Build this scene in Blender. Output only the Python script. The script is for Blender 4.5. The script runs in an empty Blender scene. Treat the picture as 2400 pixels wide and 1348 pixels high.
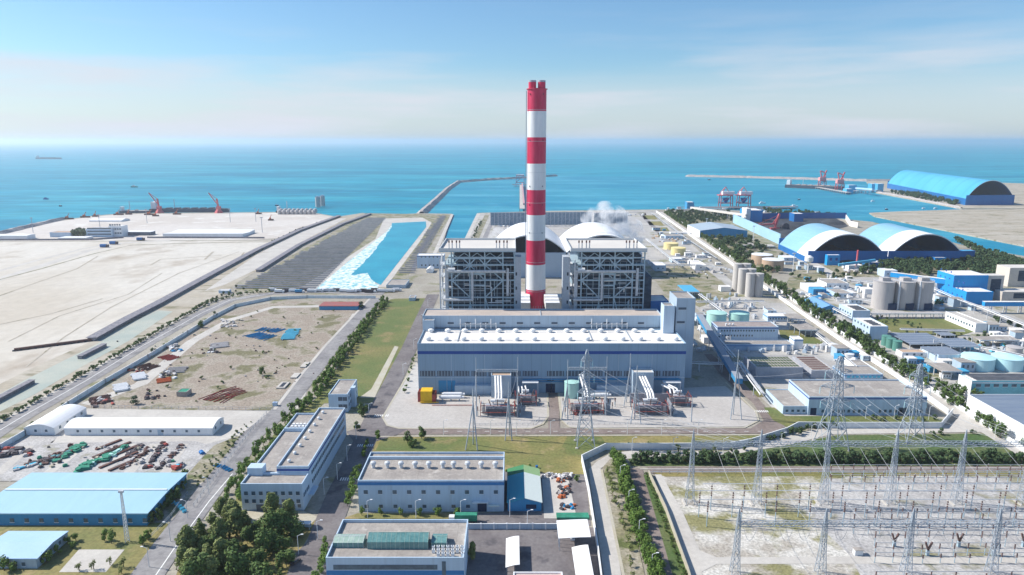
import bpy, math, random
from mathutils import Vector
R = math.radians
# ---------------------------------------------------------------- camera, sky, sun, exposure
H = 160.0; TH = R(12.13); F = 1600.0; CX = 1200.0; CY = 674.0
S = bpy.context.scene
C = S.collection
cam_d = bpy.data.cameras.new("camera"); cam = bpy.data.objects.new("camera", cam_d); C.objects.link(cam)
cam_d.sensor_width = 36; cam_d.lens = 24; cam_d.clip_start = 1; cam_d.clip_end = 200000
cam.location = (0, 0, H); cam.rotation_euler = (R(90) - TH, 0, 0)
S.camera = cam
SUN_EL = R(41); SUN_D = Vector((-1, 0.2, 0)).normalized()          # direction towards the sun, on the ground
SUN_V = Vector((SUN_D.x * math.cos(SUN_EL), SUN_D.y * math.cos(SUN_EL), math.sin(SUN_EL)))
W_ = bpy.data.worlds.new("World"); S.world = W_; W_.use_nodes = True
nt = W_.node_tree; nt.nodes.clear()
out = nt.nodes.new('ShaderNodeOutputWorld'); bg = nt.nodes.new('ShaderNodeBackground')
sky = nt.nodes.new('ShaderNodeTexSky'); sky.sky_type = 'NISHITA'; sky.sun_disc = False
sky.sun_elevation = SUN_EL; sky.sun_rotation = math.atan2(SUN_D.x, SUN_D.y)
sky.altitude = 0; sky.air_density = 1.0; sky.dust_density = 0.6; sky.ozone_density = 3.0
bg.inputs['Strength'].default_value = 0.103
# thin cloud veil low over the sea
tc = nt.nodes.new('ShaderNodeTexCoord'); mp = nt.nodes.new('ShaderNodeMapping'); mp.inputs['Scale'].default_value = (1.6, 1.6, 16)
nz = nt.nodes.new('ShaderNodeTexNoise'); nz.inputs['Scale'].default_value = 1.7; nz.inputs['Detail'].default_value = 7; nz.inputs['Roughness'].default_value = .55
sx = nt.nodes.new('ShaderNodeSeparateXYZ')
mr = nt.nodes.new('ShaderNodeMapRange'); mr.inputs['From Min'].default_value = .46; mr.inputs['From Max'].default_value = .70
el = nt.nodes.new('ShaderNodeMapRange'); el.interpolation_type = 'SMOOTHSTEP'; el.inputs['From Min'].default_value = .115; el.inputs['From Max'].default_value = .07
el2 = nt.nodes.new('ShaderNodeMapRange'); el2.interpolation_type = 'SMOOTHSTEP'; el2.inputs['From Min'].default_value = .22; el2.inputs['From Max'].default_value = .06; el2.inputs['To Max'].default_value = .5
ad = nt.nodes.new('ShaderNodeMath'); ad.operation = 'MULTIPLY_ADD'
wr = nt.nodes.new('ShaderNodeMath'); wr.operation = 'MULTIPLY_ADD'; wr.inputs[1].default_value = -.07; 
mx = nt.nodes.new('ShaderNodeMix'); mx.data_type = 'RGBA'; mx.inputs['B'].default_value = (5.7, 5.9, 6.5, 1)
L = nt.links.new
L(tc.outputs['Generated'], mp.inputs['Vector']); L(mp.outputs[0], nz.inputs['Vector']); L(nz.outputs['Fac'], mr.inputs['Value'])
L(tc.outputs['Generated'], sx.inputs[0])
L(nz.outputs['Fac'], wr.inputs[0]); L(sx.outputs['Z'], wr.inputs[2])
L(wr.outputs[0], el.inputs['Value']); el.inputs['From Min'].default_value = .085; el.inputs['From Max'].default_value = .015
L(sx.outputs['Z'], el2.inputs['Value'])
m1 = nt.nodes.new('ShaderNodeMath'); m1.operation = 'MULTIPLY'; L(mr.outputs[0], m1.inputs[0]); L(el2.outputs[0], m1.inputs[1])
m2 = nt.nodes.new('ShaderNodeMath'); m2.operation = 'MULTIPLY_ADD'; L(el.outputs[0], m2.inputs[0]); m2.inputs[1].default_value = .5; L(m1.outputs[0], m2.inputs[2]); m2.use_clamp = True
tn = nt.nodes.new('ShaderNodeMix'); tn.data_type = 'RGBA'; tn.blend_type = 'MULTIPLY'; tn.inputs['Factor'].default_value = 1; tn.inputs['B'].default_value = (.77, .985, 1.10, 1); L(sky.outputs[0], tn.inputs['A'])
L(m2.outputs[0], mx.inputs['Factor']); L(tn.outputs['Result'], mx.inputs['A']); L(mx.outputs['Result'], bg.inputs['Color']); L(bg.outputs[0], out.inputs[0])
sd = bpy.data.lights.new("sun", 'SUN'); sd.energy = 5.0; sd.angle = R(0.5); sd.color = (1, .94, .85)
sun = bpy.data.objects.new("sun", sd); C.objects.link(sun); sun.rotation_euler = SUN_V.to_track_quat('Z', 'Y').to_euler(); sun.location = (0, 0, 300)
S.view_settings.view_transform = 'Standard'; S.view_settings.look = 'None'; S.view_settings.gamma = 1; S.view_settings.exposure = 0.36
S.cycles.use_denoising = True; S.cycles.max_bounces = 6; S.cycles.diffuse_bounces = 3; S.cycles.transparent_max_bounces = 8; S.cycles.volume_bounces = 2
rnd = random.Random(7)

# ---------------------------------------------------------------- measuring: a photo pixel + a known height or distance -> a place
def G(px, py, z=0.0):
    a = (px - CX) / F; b = -(py - CY) / F
    dy = math.cos(TH) + b * math.sin(TH); dz = -math.sin(TH) + b * math.cos(TH)
    t = (z - H) / dz
    return (a * t, dy * t)
def ZY(py, Y):
    return H - Y * math.tan(TH + math.atan((py - CY) / F))
def XP(px, Y, z=0.0):
    return (px - CX) / F * (Y * math.cos(TH) + (H - z) * math.sin(TH))

# ---------------------------------------------------------------- materials
MATS = {}
TONE = {n: .66 for n in ('plant_ground',  'sandy_waste', 'concrete', 'pale_concrete', 'gravel', 'yard_gravel', 'kerb_stone', 'dirt_yard', 'weedy_ground')}
TONE.update(sand=.80, port_paving=.80)
TONE.update({n: .8 for n in ('asphalt', 'brown_asphalt', 'grey_asphalt', 'cream_roof', 'grey_roof', 'lush_grass', 'silo_concrete')})
def mat(name, c, c2=None, scale=.1, lo=.4, hi=.6, c3=None, scale3=None, lo3=.55, hi3=.65, rough=.75, metal=0, fine=.12, fscale=1.2, stretch=(1, 1, 1), bump=0, spec=.3, detail=7, seam=0, seamw=.03, seamv=.85):
    if name in MATS: return MATS[name]
    k_ = TONE.get(name, 1); c, c2, c3 = [tuple(v * k_ for v in q) if q else q for q in (c, c2, c3)]
    m = bpy.data.materials.new(name); m.use_nodes = True; t = m.node_tree; p = t.nodes['Principled BSDF']
    p.inputs['Roughness'].default_value = rough; p.inputs['Metallic'].default_value = metal; p.inputs['Specular IOR Level'].default_value = spec
    g = t.nodes.new('ShaderNodeNewGeometry'); mp = t.nodes.new('ShaderNodeMapping'); mp.inputs['Scale'].default_value = stretch
    t.links.new(g.outputs['Position'], mp.inputs[0])
    def noise(s, d=detail):
        n = t.nodes.new('ShaderNodeTexNoise'); n.inputs['Scale'].default_value = s; n.inputs['Detail'].default_value = d; n.inputs['Roughness'].default_value = .6
        t.links.new(mp.outputs[0], n.inputs['Vector']); return n.outputs['Fac']
    def ramp(v, a, b, oa=0., ob=1.):
        r = t.nodes.new('ShaderNodeMapRange'); r.inputs['From Min'].default_value = a; r.inputs['From Max'].default_value = b
        r.inputs['To Min'].default_value = oa; r.inputs['To Max'].default_value = ob; t.links.new(v, r.inputs['Value']); return r.outputs[0]
    def mix(f, A, B, mode='MIX'):
        x = t.nodes.new('ShaderNodeMix'); x.data_type = 'RGBA'; x.blend_type = mode
        if isinstance(f, float): x.inputs['Factor'].default_value = f
        else: t.links.new(f, x.inputs['Factor'])
        for k, v in (('A', A), ('B', B)):
            if isinstance(v, tuple): x.inputs[k].default_value = (*v, 1)
            else: t.links.new(v, x.inputs[k])
        return x.outputs['Result']
    col = tuple(c)
    if c2: col = mix(ramp(noise(scale), lo, hi), col, tuple(c2))
    if c3: col = mix(ramp(noise(scale3 or scale * 3.3), lo3, hi3), col, tuple(c3))
    if fine:
        f = noise(fscale, 4); r = t.nodes.new('ShaderNodeMapRange'); r.inputs['From Min'].default_value = .3; r.inputs['From Max'].default_value = .7
        r.inputs['To Min'].default_value = 1 - fine; r.inputs['To Max'].default_value = 1 + fine; t.links.new(f, r.inputs['Value'])
        cb = t.nodes.new('ShaderNodeCombineColor')
        for i in range(3): t.links.new(r.outputs[0], cb.inputs[i])
        col = mix(1.0, col, cb.outputs[0], 'MULTIPLY')
    if seam:
        sp_ = t.nodes.new('ShaderNodeSeparateXYZ'); t.links.new(g.outputs['Position'], sp_.inputs[0]); last = None
        for ax in ('X', 'Y'):
            a1 = t.nodes.new('ShaderNodeMath'); a1.operation = 'MULTIPLY'; a1.inputs[1].default_value = 1 / seam; t.links.new(sp_.outputs[ax], a1.inputs[0])
            a2 = t.nodes.new('ShaderNodeMath'); a2.operation = 'FRACT'; t.links.new(a1.outputs[0], a2.inputs[0])
            a3 = t.nodes.new('ShaderNodeMath'); a3.operation = 'LESS_THAN'; a3.inputs[1].default_value = seamw; t.links.new(a2.outputs[0], a3.inputs[0])
            if last is None: last = a3.outputs[0]
            else: a4 = t.nodes.new('ShaderNodeMath'); a4.operation = 'MAXIMUM'; t.links.new(last, a4.inputs[0]); t.links.new(a3.outputs[0], a4.inputs[1]); last = a4.outputs[0]
        col = mix(last, col, mix(1.0, col, (seamv,) * 3, 'MULTIPLY'))
    if isinstance(col, tuple): p.inputs['Base Color'].default_value = (*col, 1)
    else: t.links.new(col, p.inputs['Base Color'])
    if bump:
        b = t.nodes.new('ShaderNodeBump'); b.inputs['Distance'].default_value = bump; b.inputs['Strength'].default_value = 1
        t.links.new(noise(fscale, 5), b.inputs['Height']); t.links.new(b.outputs[0], p.inputs['Normal'])
    MATS[name] = m; return m
V = (1, 1, .08)
M_sea = mat('sea_water', (.003, .19, .30), (.005, .27, .38), .0016, .4, .6, (.035, .34, .43), .0045, .5, .66, rough=.45, fine=.30, fscale=.03, stretch=(.28, 1.5, 1), spec=.08)
M_harb = mat('harbour_water', (.02, .26, .37), (.006, .215, .345), .0035, .44, .56, (.06, .33, .45), .005, .5, .62, rough=.45, fine=.12, fscale=.08, stretch=(.4, 1.5, 1), spec=.1)
M_pond = mat('turquoise_water', (.006, .25, .37), (.015, .31, .42), .02, rough=.35, fine=.12, fscale=.25)
M_foam = mat('foam', (.72, .76, .74), (.12, .42, .48),   .16, .44, .62, rough=.8, fscale=.5)
M_canal = mat('canal_water', (.05, .24, .36), (.04, .2, .33), .02, rough=.35, fine=.06)
M_mudw = mat('shallow_water', (.36, .40, .35), (.44, .45, .38), .03, rough=.5)
M_land = mat('plant_ground', (.44, .40, .33), (.56, .52, .44), .03, .4, .6, (.30, .30, .16), .045, .56, .64, fine=.22, fscale=.6)
M_sand = mat('sand', (.72, .68, .61), (.60, .54, .45),   .0045, .44, .62, (.46, .39, .31), .012, .56, .70, fine=.08, fscale=.12, stretch=(1, .6, 1))
M_apron = mat('port_paving', (.72, .67, .62), (.64, .58, .52), .006, fine=.06, fscale=.1, c3=(.8, .77, .72), scale3=.02)
M_beach = mat('sandy_waste', (.56, .49, .38), (.66, .6, .5), .02, c3=(.34, .31, .2), scale3=.05, lo3=.55, hi3=.62, fine=.15, fscale=.3, stretch=(.5, 1.4, 1))
M_dirt = mat('dirt_yard', (.45, .375, .30), (.64, .57, .49), .045, .45, .58, (.25, .23, .12), .045, .50, .59, fine=.38, fscale=.7)
M_dirtg = mat('weedy_ground', (.36, .33, .2), (.52, .47, .38), .05, .45, .6, (.17, .2, .07), .09, .52, .6, fine=.3, fscale=.8)
M_grass = mat('grass', (.115, .15, .045), (.19, .18, .065), .022, .42, .6, (.25, .20, .09), .035, .57, .68, fine=.24, fscale=.7)
M_grassy = mat('dry_grass', (.25, .21, .08), (.155, .17, .055), .02, .44, .6, (.33, .26, .13), .05, .56, .66, fine=.24, fscale=.7)
M_lush = mat('lush_grass', (.085, .15, .045), (.15, .18, .07), .05, fine=.26, fscale=.8)
M_conc = mat('concrete', (.66, .62, .58), (.74, .70, .66), .03, .4, .6, (.46, .43, .39), .06, .62, .74, fine=.1, fscale=.5)
M_works = mat('works_paving', (.38, .365, .345), (.47, .45, .42), .04, .42, .6, (.22, .22, .13), .03, .55, .63, fine=.16, fscale=.5)
M_conc2 = mat('pale_concrete', (.80, .76, .70), (.70, .66, .61), .05, fine=.08, fscale=.5)
M_gravel = mat('gravel', (.84, .81, .75), (.58, .53, .46), .06, .45, .58, (.36, .34, .16),   .035, .48, .56, fine=.35, fscale=.9)
M_gravel2 = mat('yard_gravel', (.70, .68, .66), (.55, .53, .52), .08, fine=.28, fscale=.9, c3=(.38, .36, .22), scale3=.04, lo3=.56, hi3=.66)
M_asph = mat('asphalt', (.19, .17, .175), (.25, .23, .23), .06, c3=(.13, .12, .13), scale3=.09, fine=.15, fscale=.6, rough=.85)
M_asph2 = mat('brown_asphalt', (.25, .20, .18), (.31, .26, .24), .05, c3=(.19, .16, .15), scale3=.09, fine=.15, fscale=.6, rough=.85)
M_asph3 = mat('grey_asphalt', (.29, .28, .29), (.37, .36, .36), .05, c3=(.22, .215, .22), scale3=.07, fine=.14, fscale=.4, rough=.85)
M_kerb = mat('kerb_stone', (.66, .6, .46), (.7, .66, .55), .1, fine=.1)
M_paint = mat('road_paint', (.78, .78, .76), fine=.1)
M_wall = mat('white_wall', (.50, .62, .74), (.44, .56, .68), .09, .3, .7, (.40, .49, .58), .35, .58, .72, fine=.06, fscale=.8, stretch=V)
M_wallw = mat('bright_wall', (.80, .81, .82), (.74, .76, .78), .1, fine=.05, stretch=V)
M_clad = mat('grey_cladding', (.27, .39, .51), (.235, .35, .47), .05, .35, .65, rough=.5, fine=.05, fscale=1.0, stretch=(1, 1, .05), seam=6.2, seamw=.06, seamv=.86)
M_clad2 = mat('pale_cladding', (.41, .51, .61), (.37, .475, .575), .05, .35, .65, rough=.5, fine=.05, fscale=.8, stretch=(1, 1, .05), seam=6.2, seamw=.06, seamv=.88)
M_roof = mat('grey_roof', (.47, .43, .39), (.37, .335, .31), .08, .38, .62, (.60, .56, .51), .15, .56, .68, fine=.16, fscale=.9, seam=7, seamw=.03, seamv=.82)
M_roofw = mat('white_roof', (.78, .75, .71), (.72, .69, .66), .05, fine=.05, fscale=.6)
M_roofc = mat('cream_roof', (.80, .76, .70), (.74, .7, .65), .04, fine=.04)
M_band = mat('blue_band', (.025, .075, .30), fine=.05)
M_band2 = mat('mid_blue_trim', (.05, .20, .45), fine=.05)
M_glass = mat('dark_glass', (.05, .09, .13), (.08, .14, .19), .5, rough=.15, spec=.6, fine=0)
M_gglass = mat('green_glass', (.10, .24, .24), (.16, .32, .31), .3, rough=.2, spec=.6, fine=.1)
M_pane = mat('skylight_glass', (.42, .52, .45), (.3, .42, .36), .4, rough=.25, fine=.1)
M_louv = mat('louvre', (.10, .13, .17), fine=.2, fscale=3)
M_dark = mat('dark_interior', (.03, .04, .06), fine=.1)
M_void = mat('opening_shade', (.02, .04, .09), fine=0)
M_red = mat('red_paint', (.55, .016, .07), (.62, .045, .12), .25, .35, .65, (.42, .03, .06), .5, .58, .7, rough=.45, fine=.05, fscale=.5, stretch=(1, 1, .2))
M_whitep = mat('white_paint', (.80, .81, .82), (.68, .70, .72), .2, .35, .7, (.58, .57, .55), .5, .62, .74, rough=.5, fine=.04, fscale=.5, stretch=(1, 1, .15))
M_steel = mat('galvanised_steel', (.40, .45, .50), (.32, .37, .43), .8, rough=.5, fine=.1)
M_steelb = mat('blue_grey_steel', (.36, .46, .53), (.30, .41, .48), .4, rough=.5, fine=.12)
M_steelp = mat('pale_steel', (.62, .64, .67), (.5, .53, .57), 1.0, rough=.45, fine=.1)
M_wire = mat('wire', (.38, .40, .43), fine=0, rough=.5)
M_ins = mat('brown_insulator', (.15, .09, .08), fine=.1, rough=.35)
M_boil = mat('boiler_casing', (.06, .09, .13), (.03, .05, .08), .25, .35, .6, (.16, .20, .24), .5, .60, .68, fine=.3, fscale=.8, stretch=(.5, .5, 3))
M_pipe = mat('white_pipe', (.82, .82, .82), (.74, .74, .74), .5, rough=.4, fine=.04)
M_pipeg = mat('grey_pipe', (.55, .57, .60), (.4, .42, .45), .6, rough=.45, fine=.1)
M_yel = mat('yellow_paint', (.80, .50, .02), (.72, .42, .02), .6, fine=.08)
M_ytank = mat('pale_yellow_paint', (.78, .66, .32), (.72, .6, .3), .15, fine=.05, stretch=V)
M_tan = mat('tan_paint', (.52, .38, .27), (.46, .33, .24), .15, fine=.06, stretch=V)
M_teal = mat('pale_teal_paint', (.42, .68, .62), (.37, .62, .58), .15, fine=.05, stretch=V)
M_cyan = mat('pale_cyan_paint', (.50, .74, .78), (.44, .7, .76), .15, fine=.05, stretch=V)
M_gtank = mat('green_tank_paint', (.10, .26, .22), fine=.1, stretch=V)
M_silo = mat('silo_concrete', (.66, .63, .60), (.56, .53, .51), .12, .35, .65, fine=.08, stretch=(1, 1, .12))
M_silob = mat('silo_metal', (.50, .47, .45), (.42, .40, .40), .12, .35, .65, rough=.45, fine=.08, stretch=(1, 1, .12))
M_blue = mat('bright_blue_cladding', (.015, .30, .68), (.02, .27, .62), .05, rough=.5, fine=.06, stretch=V)
M_blued = mat('deep_blue_cladding', (.012, .13, .38), (.012, .15, .42), .05, rough=.5, fine=.06, stretch=V)
M_bluel = mat('light_blue_roofing', (.25, .46, .60), (.21, .41, .56), .05, .35, .7, (.32, .50, .60), .09, .6, .7, rough=.55, fine=.05, fscale=.6, stretch=(1, .25, 1), seam=5, seamw=.05, seamv=.9)
M_bluem = mat('sky_blue_roofing', (.09, .40, .62), (.07, .36, .58), .01, rough=.5, fine=.05)
M_bluep = mat('pale_blue_roofing', (.42, .60, .80), (.38, .56, .76), .05, rough=.5, fine=.04)
M_bwall = mat('blue_wall', (.05, .28, .52), (.045, .25, .48), .1, rough=.6, fine=.06, stretch=V)
M_white = mat('white_sheeting', (.82, .82, .82), (.77, .78, .79), .05, rough=.5, fine=.03)
M_coal = mat('coal', (.035, .04, .05), (.06, .065, .075), .1, fine=.25, fscale=.4)
M_solar = mat('solar_panel', (.10, .105, .12), (.15, .15, .16), .2, rough=.45, fine=.1, spec=.5)
M_solarf = mat('solar_roof', (.20, .24, .30), (.16, .2, .27), .15, rough=.4, fine=.15, stretch=(.2, 3, 1))
M_rock = mat('rock', (.46, .42, .40), (.28, .26, .26), .35, .4, .6, fine=.35, fscale=.9)
M_rev = mat('stone_revetment', (.17, .17, .2), (.25, .24, .26), .3, fine=.3, fscale=.8)
M_green = mat('green_tarpaulin', (.03, .20, .13), (.04, .27, .18), .3, fine=.1)
M_green_lit = mat('lit_green_roof', (.30, .46, .22), fine=.04)
M_green_shade = mat('shaded_green_roof', (.05, .20, .09), fine=.05)  # shaded copy of the green roof band, for the left half
M_teal_shade = mat('shaded_teal_roof', (.05, .33, .42), fine=.04)  # teal darkened for the workshop's shadow on the left roof half
M_proof = mat('pale_sheet_roof', (.66, .72, .68), fine=.04)
M_rust = mat('rusty_steel', (.15, .07, .055), (.09, .06, .06), .5, fine=.2)
M_redst = mat('red_primer', (.42, .08, .065), (.28, .08, .07), .4, fine=.15)
M_orange = mat('orange_paint', (.52, .15, .06), fine=.1)
M_bst = mat('blue_steel', (.02, .28, .55), (.02, .22, .45), .4, fine=.1)
M_cst = mat('cyan_steel', (.10, .48, .66), fine=.1)
M_black = mat('dark_machinery', (.05, .05, .06), (.12, .10, .11), .8, fine=.2)
M_crane = mat('crane_red', (.60, .10, .12), (.66, .2, .2), .1, fine=.1)
M_hull = mat('ship_hull', (.06, .08, .11), fine=.1)
M_deck = mat('ship_deck', (.42, .36, .33), fine=.2, fscale=.3)
M_leaf = mat('foliage', (.075, .135, .035), (.125, .185, .05), .35, .35, .65, (.03, .06, .02), .9, .5, .65, rough=.7, fine=.25, fscale=1.5, spec=.2)
M_leafd = mat('dark_foliage', (.045, .085, .04), (.07, .115, .045), .3, .35, .65, (.09, .1, .05), 1.1, .6, .7, rough=.7, fine=.25, fscale=1.5, spec=.2)
M_leafb = mat('bright_foliage', (.085, .16, .028), (.13, .2, .04), .4, .35, .65, (.05, .1, .02), 1.0, .55, .7, rough=.7, fine=.25, fscale=1.5, spec=.2)
M_leafc = mat('casuarina_foliage', (.15, .19, .06), (.23, .26, .10), .35, .35, .65, (.04, .06, .02), .9, .55, .7, rough=.8, fine=.25, fscale=1.5, spec=.15)
M_bark = mat('bark', (.14, .10, .07), fine=.2)
for m_ in (M_leaf, M_leafd, M_leafb, M_leafc):
    m_.node_tree.nodes['Principled BSDF'].inputs['Subsurface Weight'].default_value = 0.0

# ---------------------------------------------------------------- mesh helpers
ORG = {}
class MB:
    def __init__(s): s.v = []; s.f = []; s.mi = []; s.m = 0; s.ms = []
    def use(s, m):
        if m not in s.ms: s.ms.append(m)
        s.m = s.ms.index(m); return s
    def face(s, ids): s.f.append(ids); s.mi.append(s.m)
    def quad(s, a, b, c, d):
        n = len(s.v); s.v += [tuple(a), tuple(b), tuple(c), tuple(d)]; s.face((n, n + 1, n + 2, n + 3)); return s
    def poly(s, pts):
        n = len(s.v); s.v += [tuple(p) for p in pts]; s.face(tuple(range(n, n + len(pts)))); return s
    def box(s, x0, x1, y0, y1, z0, z1, bottom=True):
        n = len(s.v)
        s.v += [(x0, y0, z0), (x1, y0, z0), (x1, y1, z0), (x0, y1, z0), (x0, y0, z1), (x1, y0, z1), (x1, y1, z1), (x0, y1, z1)]
        for f in ((4, 5, 6, 7), (0, 1, 5, 4), (1, 2, 6, 5), (2, 3, 7, 6), (3, 0, 4, 7)) + (((3, 2, 1, 0),) if bottom else ()):
            s.face(tuple(n + i for i in f))
        return s
    def prism(s, pts, z0, z1):
        n = len(s.v); k = len(pts)
        s.v += [(x, y, z0) for x, y in pts] + [(x, y, z1) for x, y in pts]
        s.face(tuple(n + k + i for i in range(k)))
        for i in range(k): s.face((n + i, n + (i + 1) % k, n + k + (i + 1) % k, n + k + i))
        return s
    def bar(s, p, q, w, h=None, n=4):
        p = Vector(p); q = Vector(q); d = q - p
        if d.length < 1e-6: return s
        d.normalize(); up = Vector((0, 0, 1)) if abs(d.z) < .95 else Vector((0, 1, 0))
        a = d.cross(up).normalized(); b = a.cross(d); h = w if h is None else h
        k = len(s.v)
        if n == 4: offs = [a * w / 2 + b * h / 2, a * -w / 2 + b * h / 2, a * -w / 2 - b * h / 2, a * w / 2 - b * h / 2]
        else: offs = [a * math.cos(2 * math.pi * i / n) * w / 2 + b * math.sin(2 * math.pi * i / n) * w / 2 for i in range(n)]
        s.v += [tuple(p + o) for o in offs] + [tuple(q + o) for o in offs]
        m = len(offs)
        for i in range(m): s.face((k + i, k + (i + 1) % m, k + m + (i + 1) % m, k + m + i))
        s.face(tuple(k + i for i in range(m))[::-1]); s.face(tuple(k + m + i for i in range(m)))
        return s
    def tube(s, p, q, r, n=8): return s.bar(p, q, 2 * r, n=n)
    def lathe(s, x, y, prof, n=24, top=True):
        k = len(s.v)
        for r, z in prof: s.v += [(x + r * math.cos(2 * math.pi * i / n), y + r * math.sin(2 * math.pi * i / n), z) for i in range(n)]
        for j in range(len(prof) - 1):
            for i in range(n): s.face((k + j * n + i, k + j * n + (i + 1) % n, k + (j + 1) * n + (i + 1) % n, k + (j + 1) * n + i))
        if top: s.face(tuple(k + (len(prof) - 1) * n + i for i in range(n)))
        return s
    def cyl(s, x, y, z0, z1, r, n=20, r2=None): return s.lathe(x, y, [(r, z0), (r if r2 is None else r2, z1)], n)
    def path(s, pts, r, n=6):
        for a, b in zip(pts, pts[1:]): s.tube(a, b, r, n)
        return s
    def build(s, name, m=None, parent=None, smooth=False, loc=None):
        me = bpy.data.meshes.new(name); o = (0, 0, 0)
        if parent is not None: o = ORG[parent.name]
        elif loc is not None: o = loc
        me.from_pydata([(x - o[0], y - o[1], z - o[2]) for x, y, z in s.v], [], s.f)
        for q in (s.ms or [m]): me.materials.append(q)
        if s.ms: me.polygons.foreach_set('material_index', s.mi)
        if smooth: me.polygons.foreach_set('use_smooth', [True] * len(me.polygons))
        me.update(); ob = bpy.data.objects.new(name, me); C.objects.link(ob)
        if parent is not None: ob.parent = parent; ORG[ob.name] = o
        else:
            if loc is not None: ob.location = loc
            ORG[ob.name] = tuple(o)
        return ob
def smooth_by_angle(o, a=40):
    me = o.data
    me.polygons.foreach_set('use_smooth', [True] * len(me.polygons)); me.set_sharp_from_angle(angle=R(a)); return o
def tag(o, label, cat, group=None):
    o['label'] = label; o['category'] = cat
    if group: o['group'] = group
    return o
def thing(name, label, cat, loc, group=None):
    o = bpy.data.objects.new(name, None); C.objects.link(o); o.location = loc; o.empty_display_size = 1; ORG[o.name] = tuple(loc)
    return tag(o, label, cat, group)
def kids(o): return [c for c in o.children]
def copy_tree(o, loc=None, rz=None, sc=None, label=None, group=None, parent=None):
    c = o.copy(); C.objects.link(c)
    if parent is not None: c.parent = parent
    if loc is not None: c.location = loc; ORG[c.name] = tuple(loc)
    if rz is not None: c.rotation_euler = (0, 0, rz)
    if sc is not None: c.scale = sc if hasattr(sc, '__len__') else (sc, sc, sc)
    if label: c['label'] = label
    if group: c['group'] = group
    for ch in kids(o): copy_tree(ch, parent=c)
    return c
def struct(o, k='structure'): o['kind'] = k; return o
def sheet(name, px, z, m, kind='structure', world=False):
    pts = px if world else [G(x, y, z) for x, y in px]
    return struct(MB().poly([(x, y, z) for x, y in pts]).build(name, m), kind)
def ribbon(name, px, w, z, m, kind='structure', off=0.0, world=False):
    pts = [Vector(p) for p in (px if world else [G(x, y, z) for x, y in px])]
    b = MB(); Lp = []; Rp = []
    for i, p in enumerate(pts):
        d = (pts[min(i + 1, len(pts) - 1)] - pts[max(i - 1, 0)]).normalized(); nrm = Vector((d.y, -d.x))
        Lp.append(p + nrm * (off - w / 2)); Rp.append(p + nrm * (off + w / 2))
    for i in range(len(pts) - 1): b.quad((*Lp[i], z), (*Rp[i], z), (*Rp[i + 1], z), (*Lp[i + 1], z))
    return struct(b.build(name, m), kind)
WIN = {}
def window(root, x, y, z, w, h, face='F', m=None, name='window'):
    """one window: a pane standing slightly proud of the wall; face F towards -Y, L towards -X, R towards +X, T lying on a roof"""
    m = m or M_glass; k = (round(w, 2), round(h, 2), face, m.name, name)
    if k not in WIN:
        b = MB(); b.use(m)
        t = .12
        if face in 'LR': b.box(-t, t, -w / 2, w / 2, 0, h)
        elif face == 'T': b.box(-w / 2, w / 2, -h / 2, h / 2, 0, .25)
        else: b.box(-w / 2, w / 2, -t, t, 0, h)
        if face == 'F' and name == 'window': b.use(M_wallw); b.box(-w / 2 - .15, w / 2 + .15, -t - .12, t, -.2, -.02)
        me = bpy.data.meshes.new(name); me.from_pydata(b.v, [], b.f)
        for q in b.ms: me.materials.append(q)
        me.polygons.foreach_set('material_index', b.mi); WIN[k] = me
    o = bpy.data.objects.new(name, WIN[k]); C.objects.link(o); o.parent = root
    g = ORG[root.name]; o.location = (x - g[0], y - g[1], z - g[2]); ORG[o.name] = (x, y, z); return o
def winrow(b, n, z, w, h, a=.05, c=.95, face='F', m=None, name='window'):
    x0, x1, y0, y1 = b['x0'], b['x1'], b['y0'], b['y1']
    for i in range(n):
        t = a + (c - a) * (i + .5) / n
        if face == 'F': window(b['root'], x0 + (x1 - x0) * t, y0, z, w, h, 'F', m, name)
        elif face == 'L': window(b['root'], x0, y0 + (y1 - y0) * t, z, w, h, 'L', m, name)
        else: window(b['root'], x1, y0 + (y1 - y0) * t, z, w, h, 'R', m, name)
def bld(name, label, cat, Lp, Rp, yb, yt, yk, wall=None, roof=None, band=None, par=.9, bandz=None, z0=0, root=None, depth=None, h=None, group=None):
    """flat-roofed block read off the photo: front top edge Lp..Rp at row yt, foot at row yb, back roof edge at row yk"""
    y0 = G(0, yb, z0)[1]; h = h if h is not None else ZY(yt, y0); x0 = XP(Lp, y0, h); x1 = XP(Rp, y0, h); y1 = y0 + depth if depth else G(0, yk, h)[1]
    return blk(name, label, cat, x0, x1, y0, y1, h, wall, roof, band, par, bandz, z0, root, group)
def blk(name, label, cat, x0, x1, y0, y1, h, wall=None, roof=None, band=None, par=.9, bandz=None, z0=0, root=None, group=None):
    wall = wall or M_wall; roof = roof or M_roof
    if root is None: root = thing(name, label, cat, ((x0 + x1) / 2, y0, z0), group)
    t = .45
    b = MB().box(x0, x1, y0, y1, z0, h - par)
    if par > 0:
        b.box(x0, x1, y0, y0 + t, h - par, h).box(x0, x1, y1 - t, y1, h - par, h).box(x0, x0 + t, y0 + t, y1 - t, h - par, h).box(x1 - t, x1, y0 + t, y1 - t, h - par, h)
    b.build('wall', wall, root)
    MB().box(x0 + t, x1 - t, y0 + t, y1 - t, h - par, h - par + .06).build('roof', roof, root)
    if band:
        z = bandz if bandz else (h - 1.6, h - .9)
        MB().box(x0 - .06, x1 + .06, y0 - .06, y0, z[0], z[1]).box(x1, x1 + .06, y0, y1, z[0], z[1]).box(x0 - .06, x0, y0, y1, z[0], z[1]).build('blue_stripe', band, root)
    return dict(root=root, x0=x0, x1=x1, y0=y0, y1=y1, h=h, z0=z0)
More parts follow.
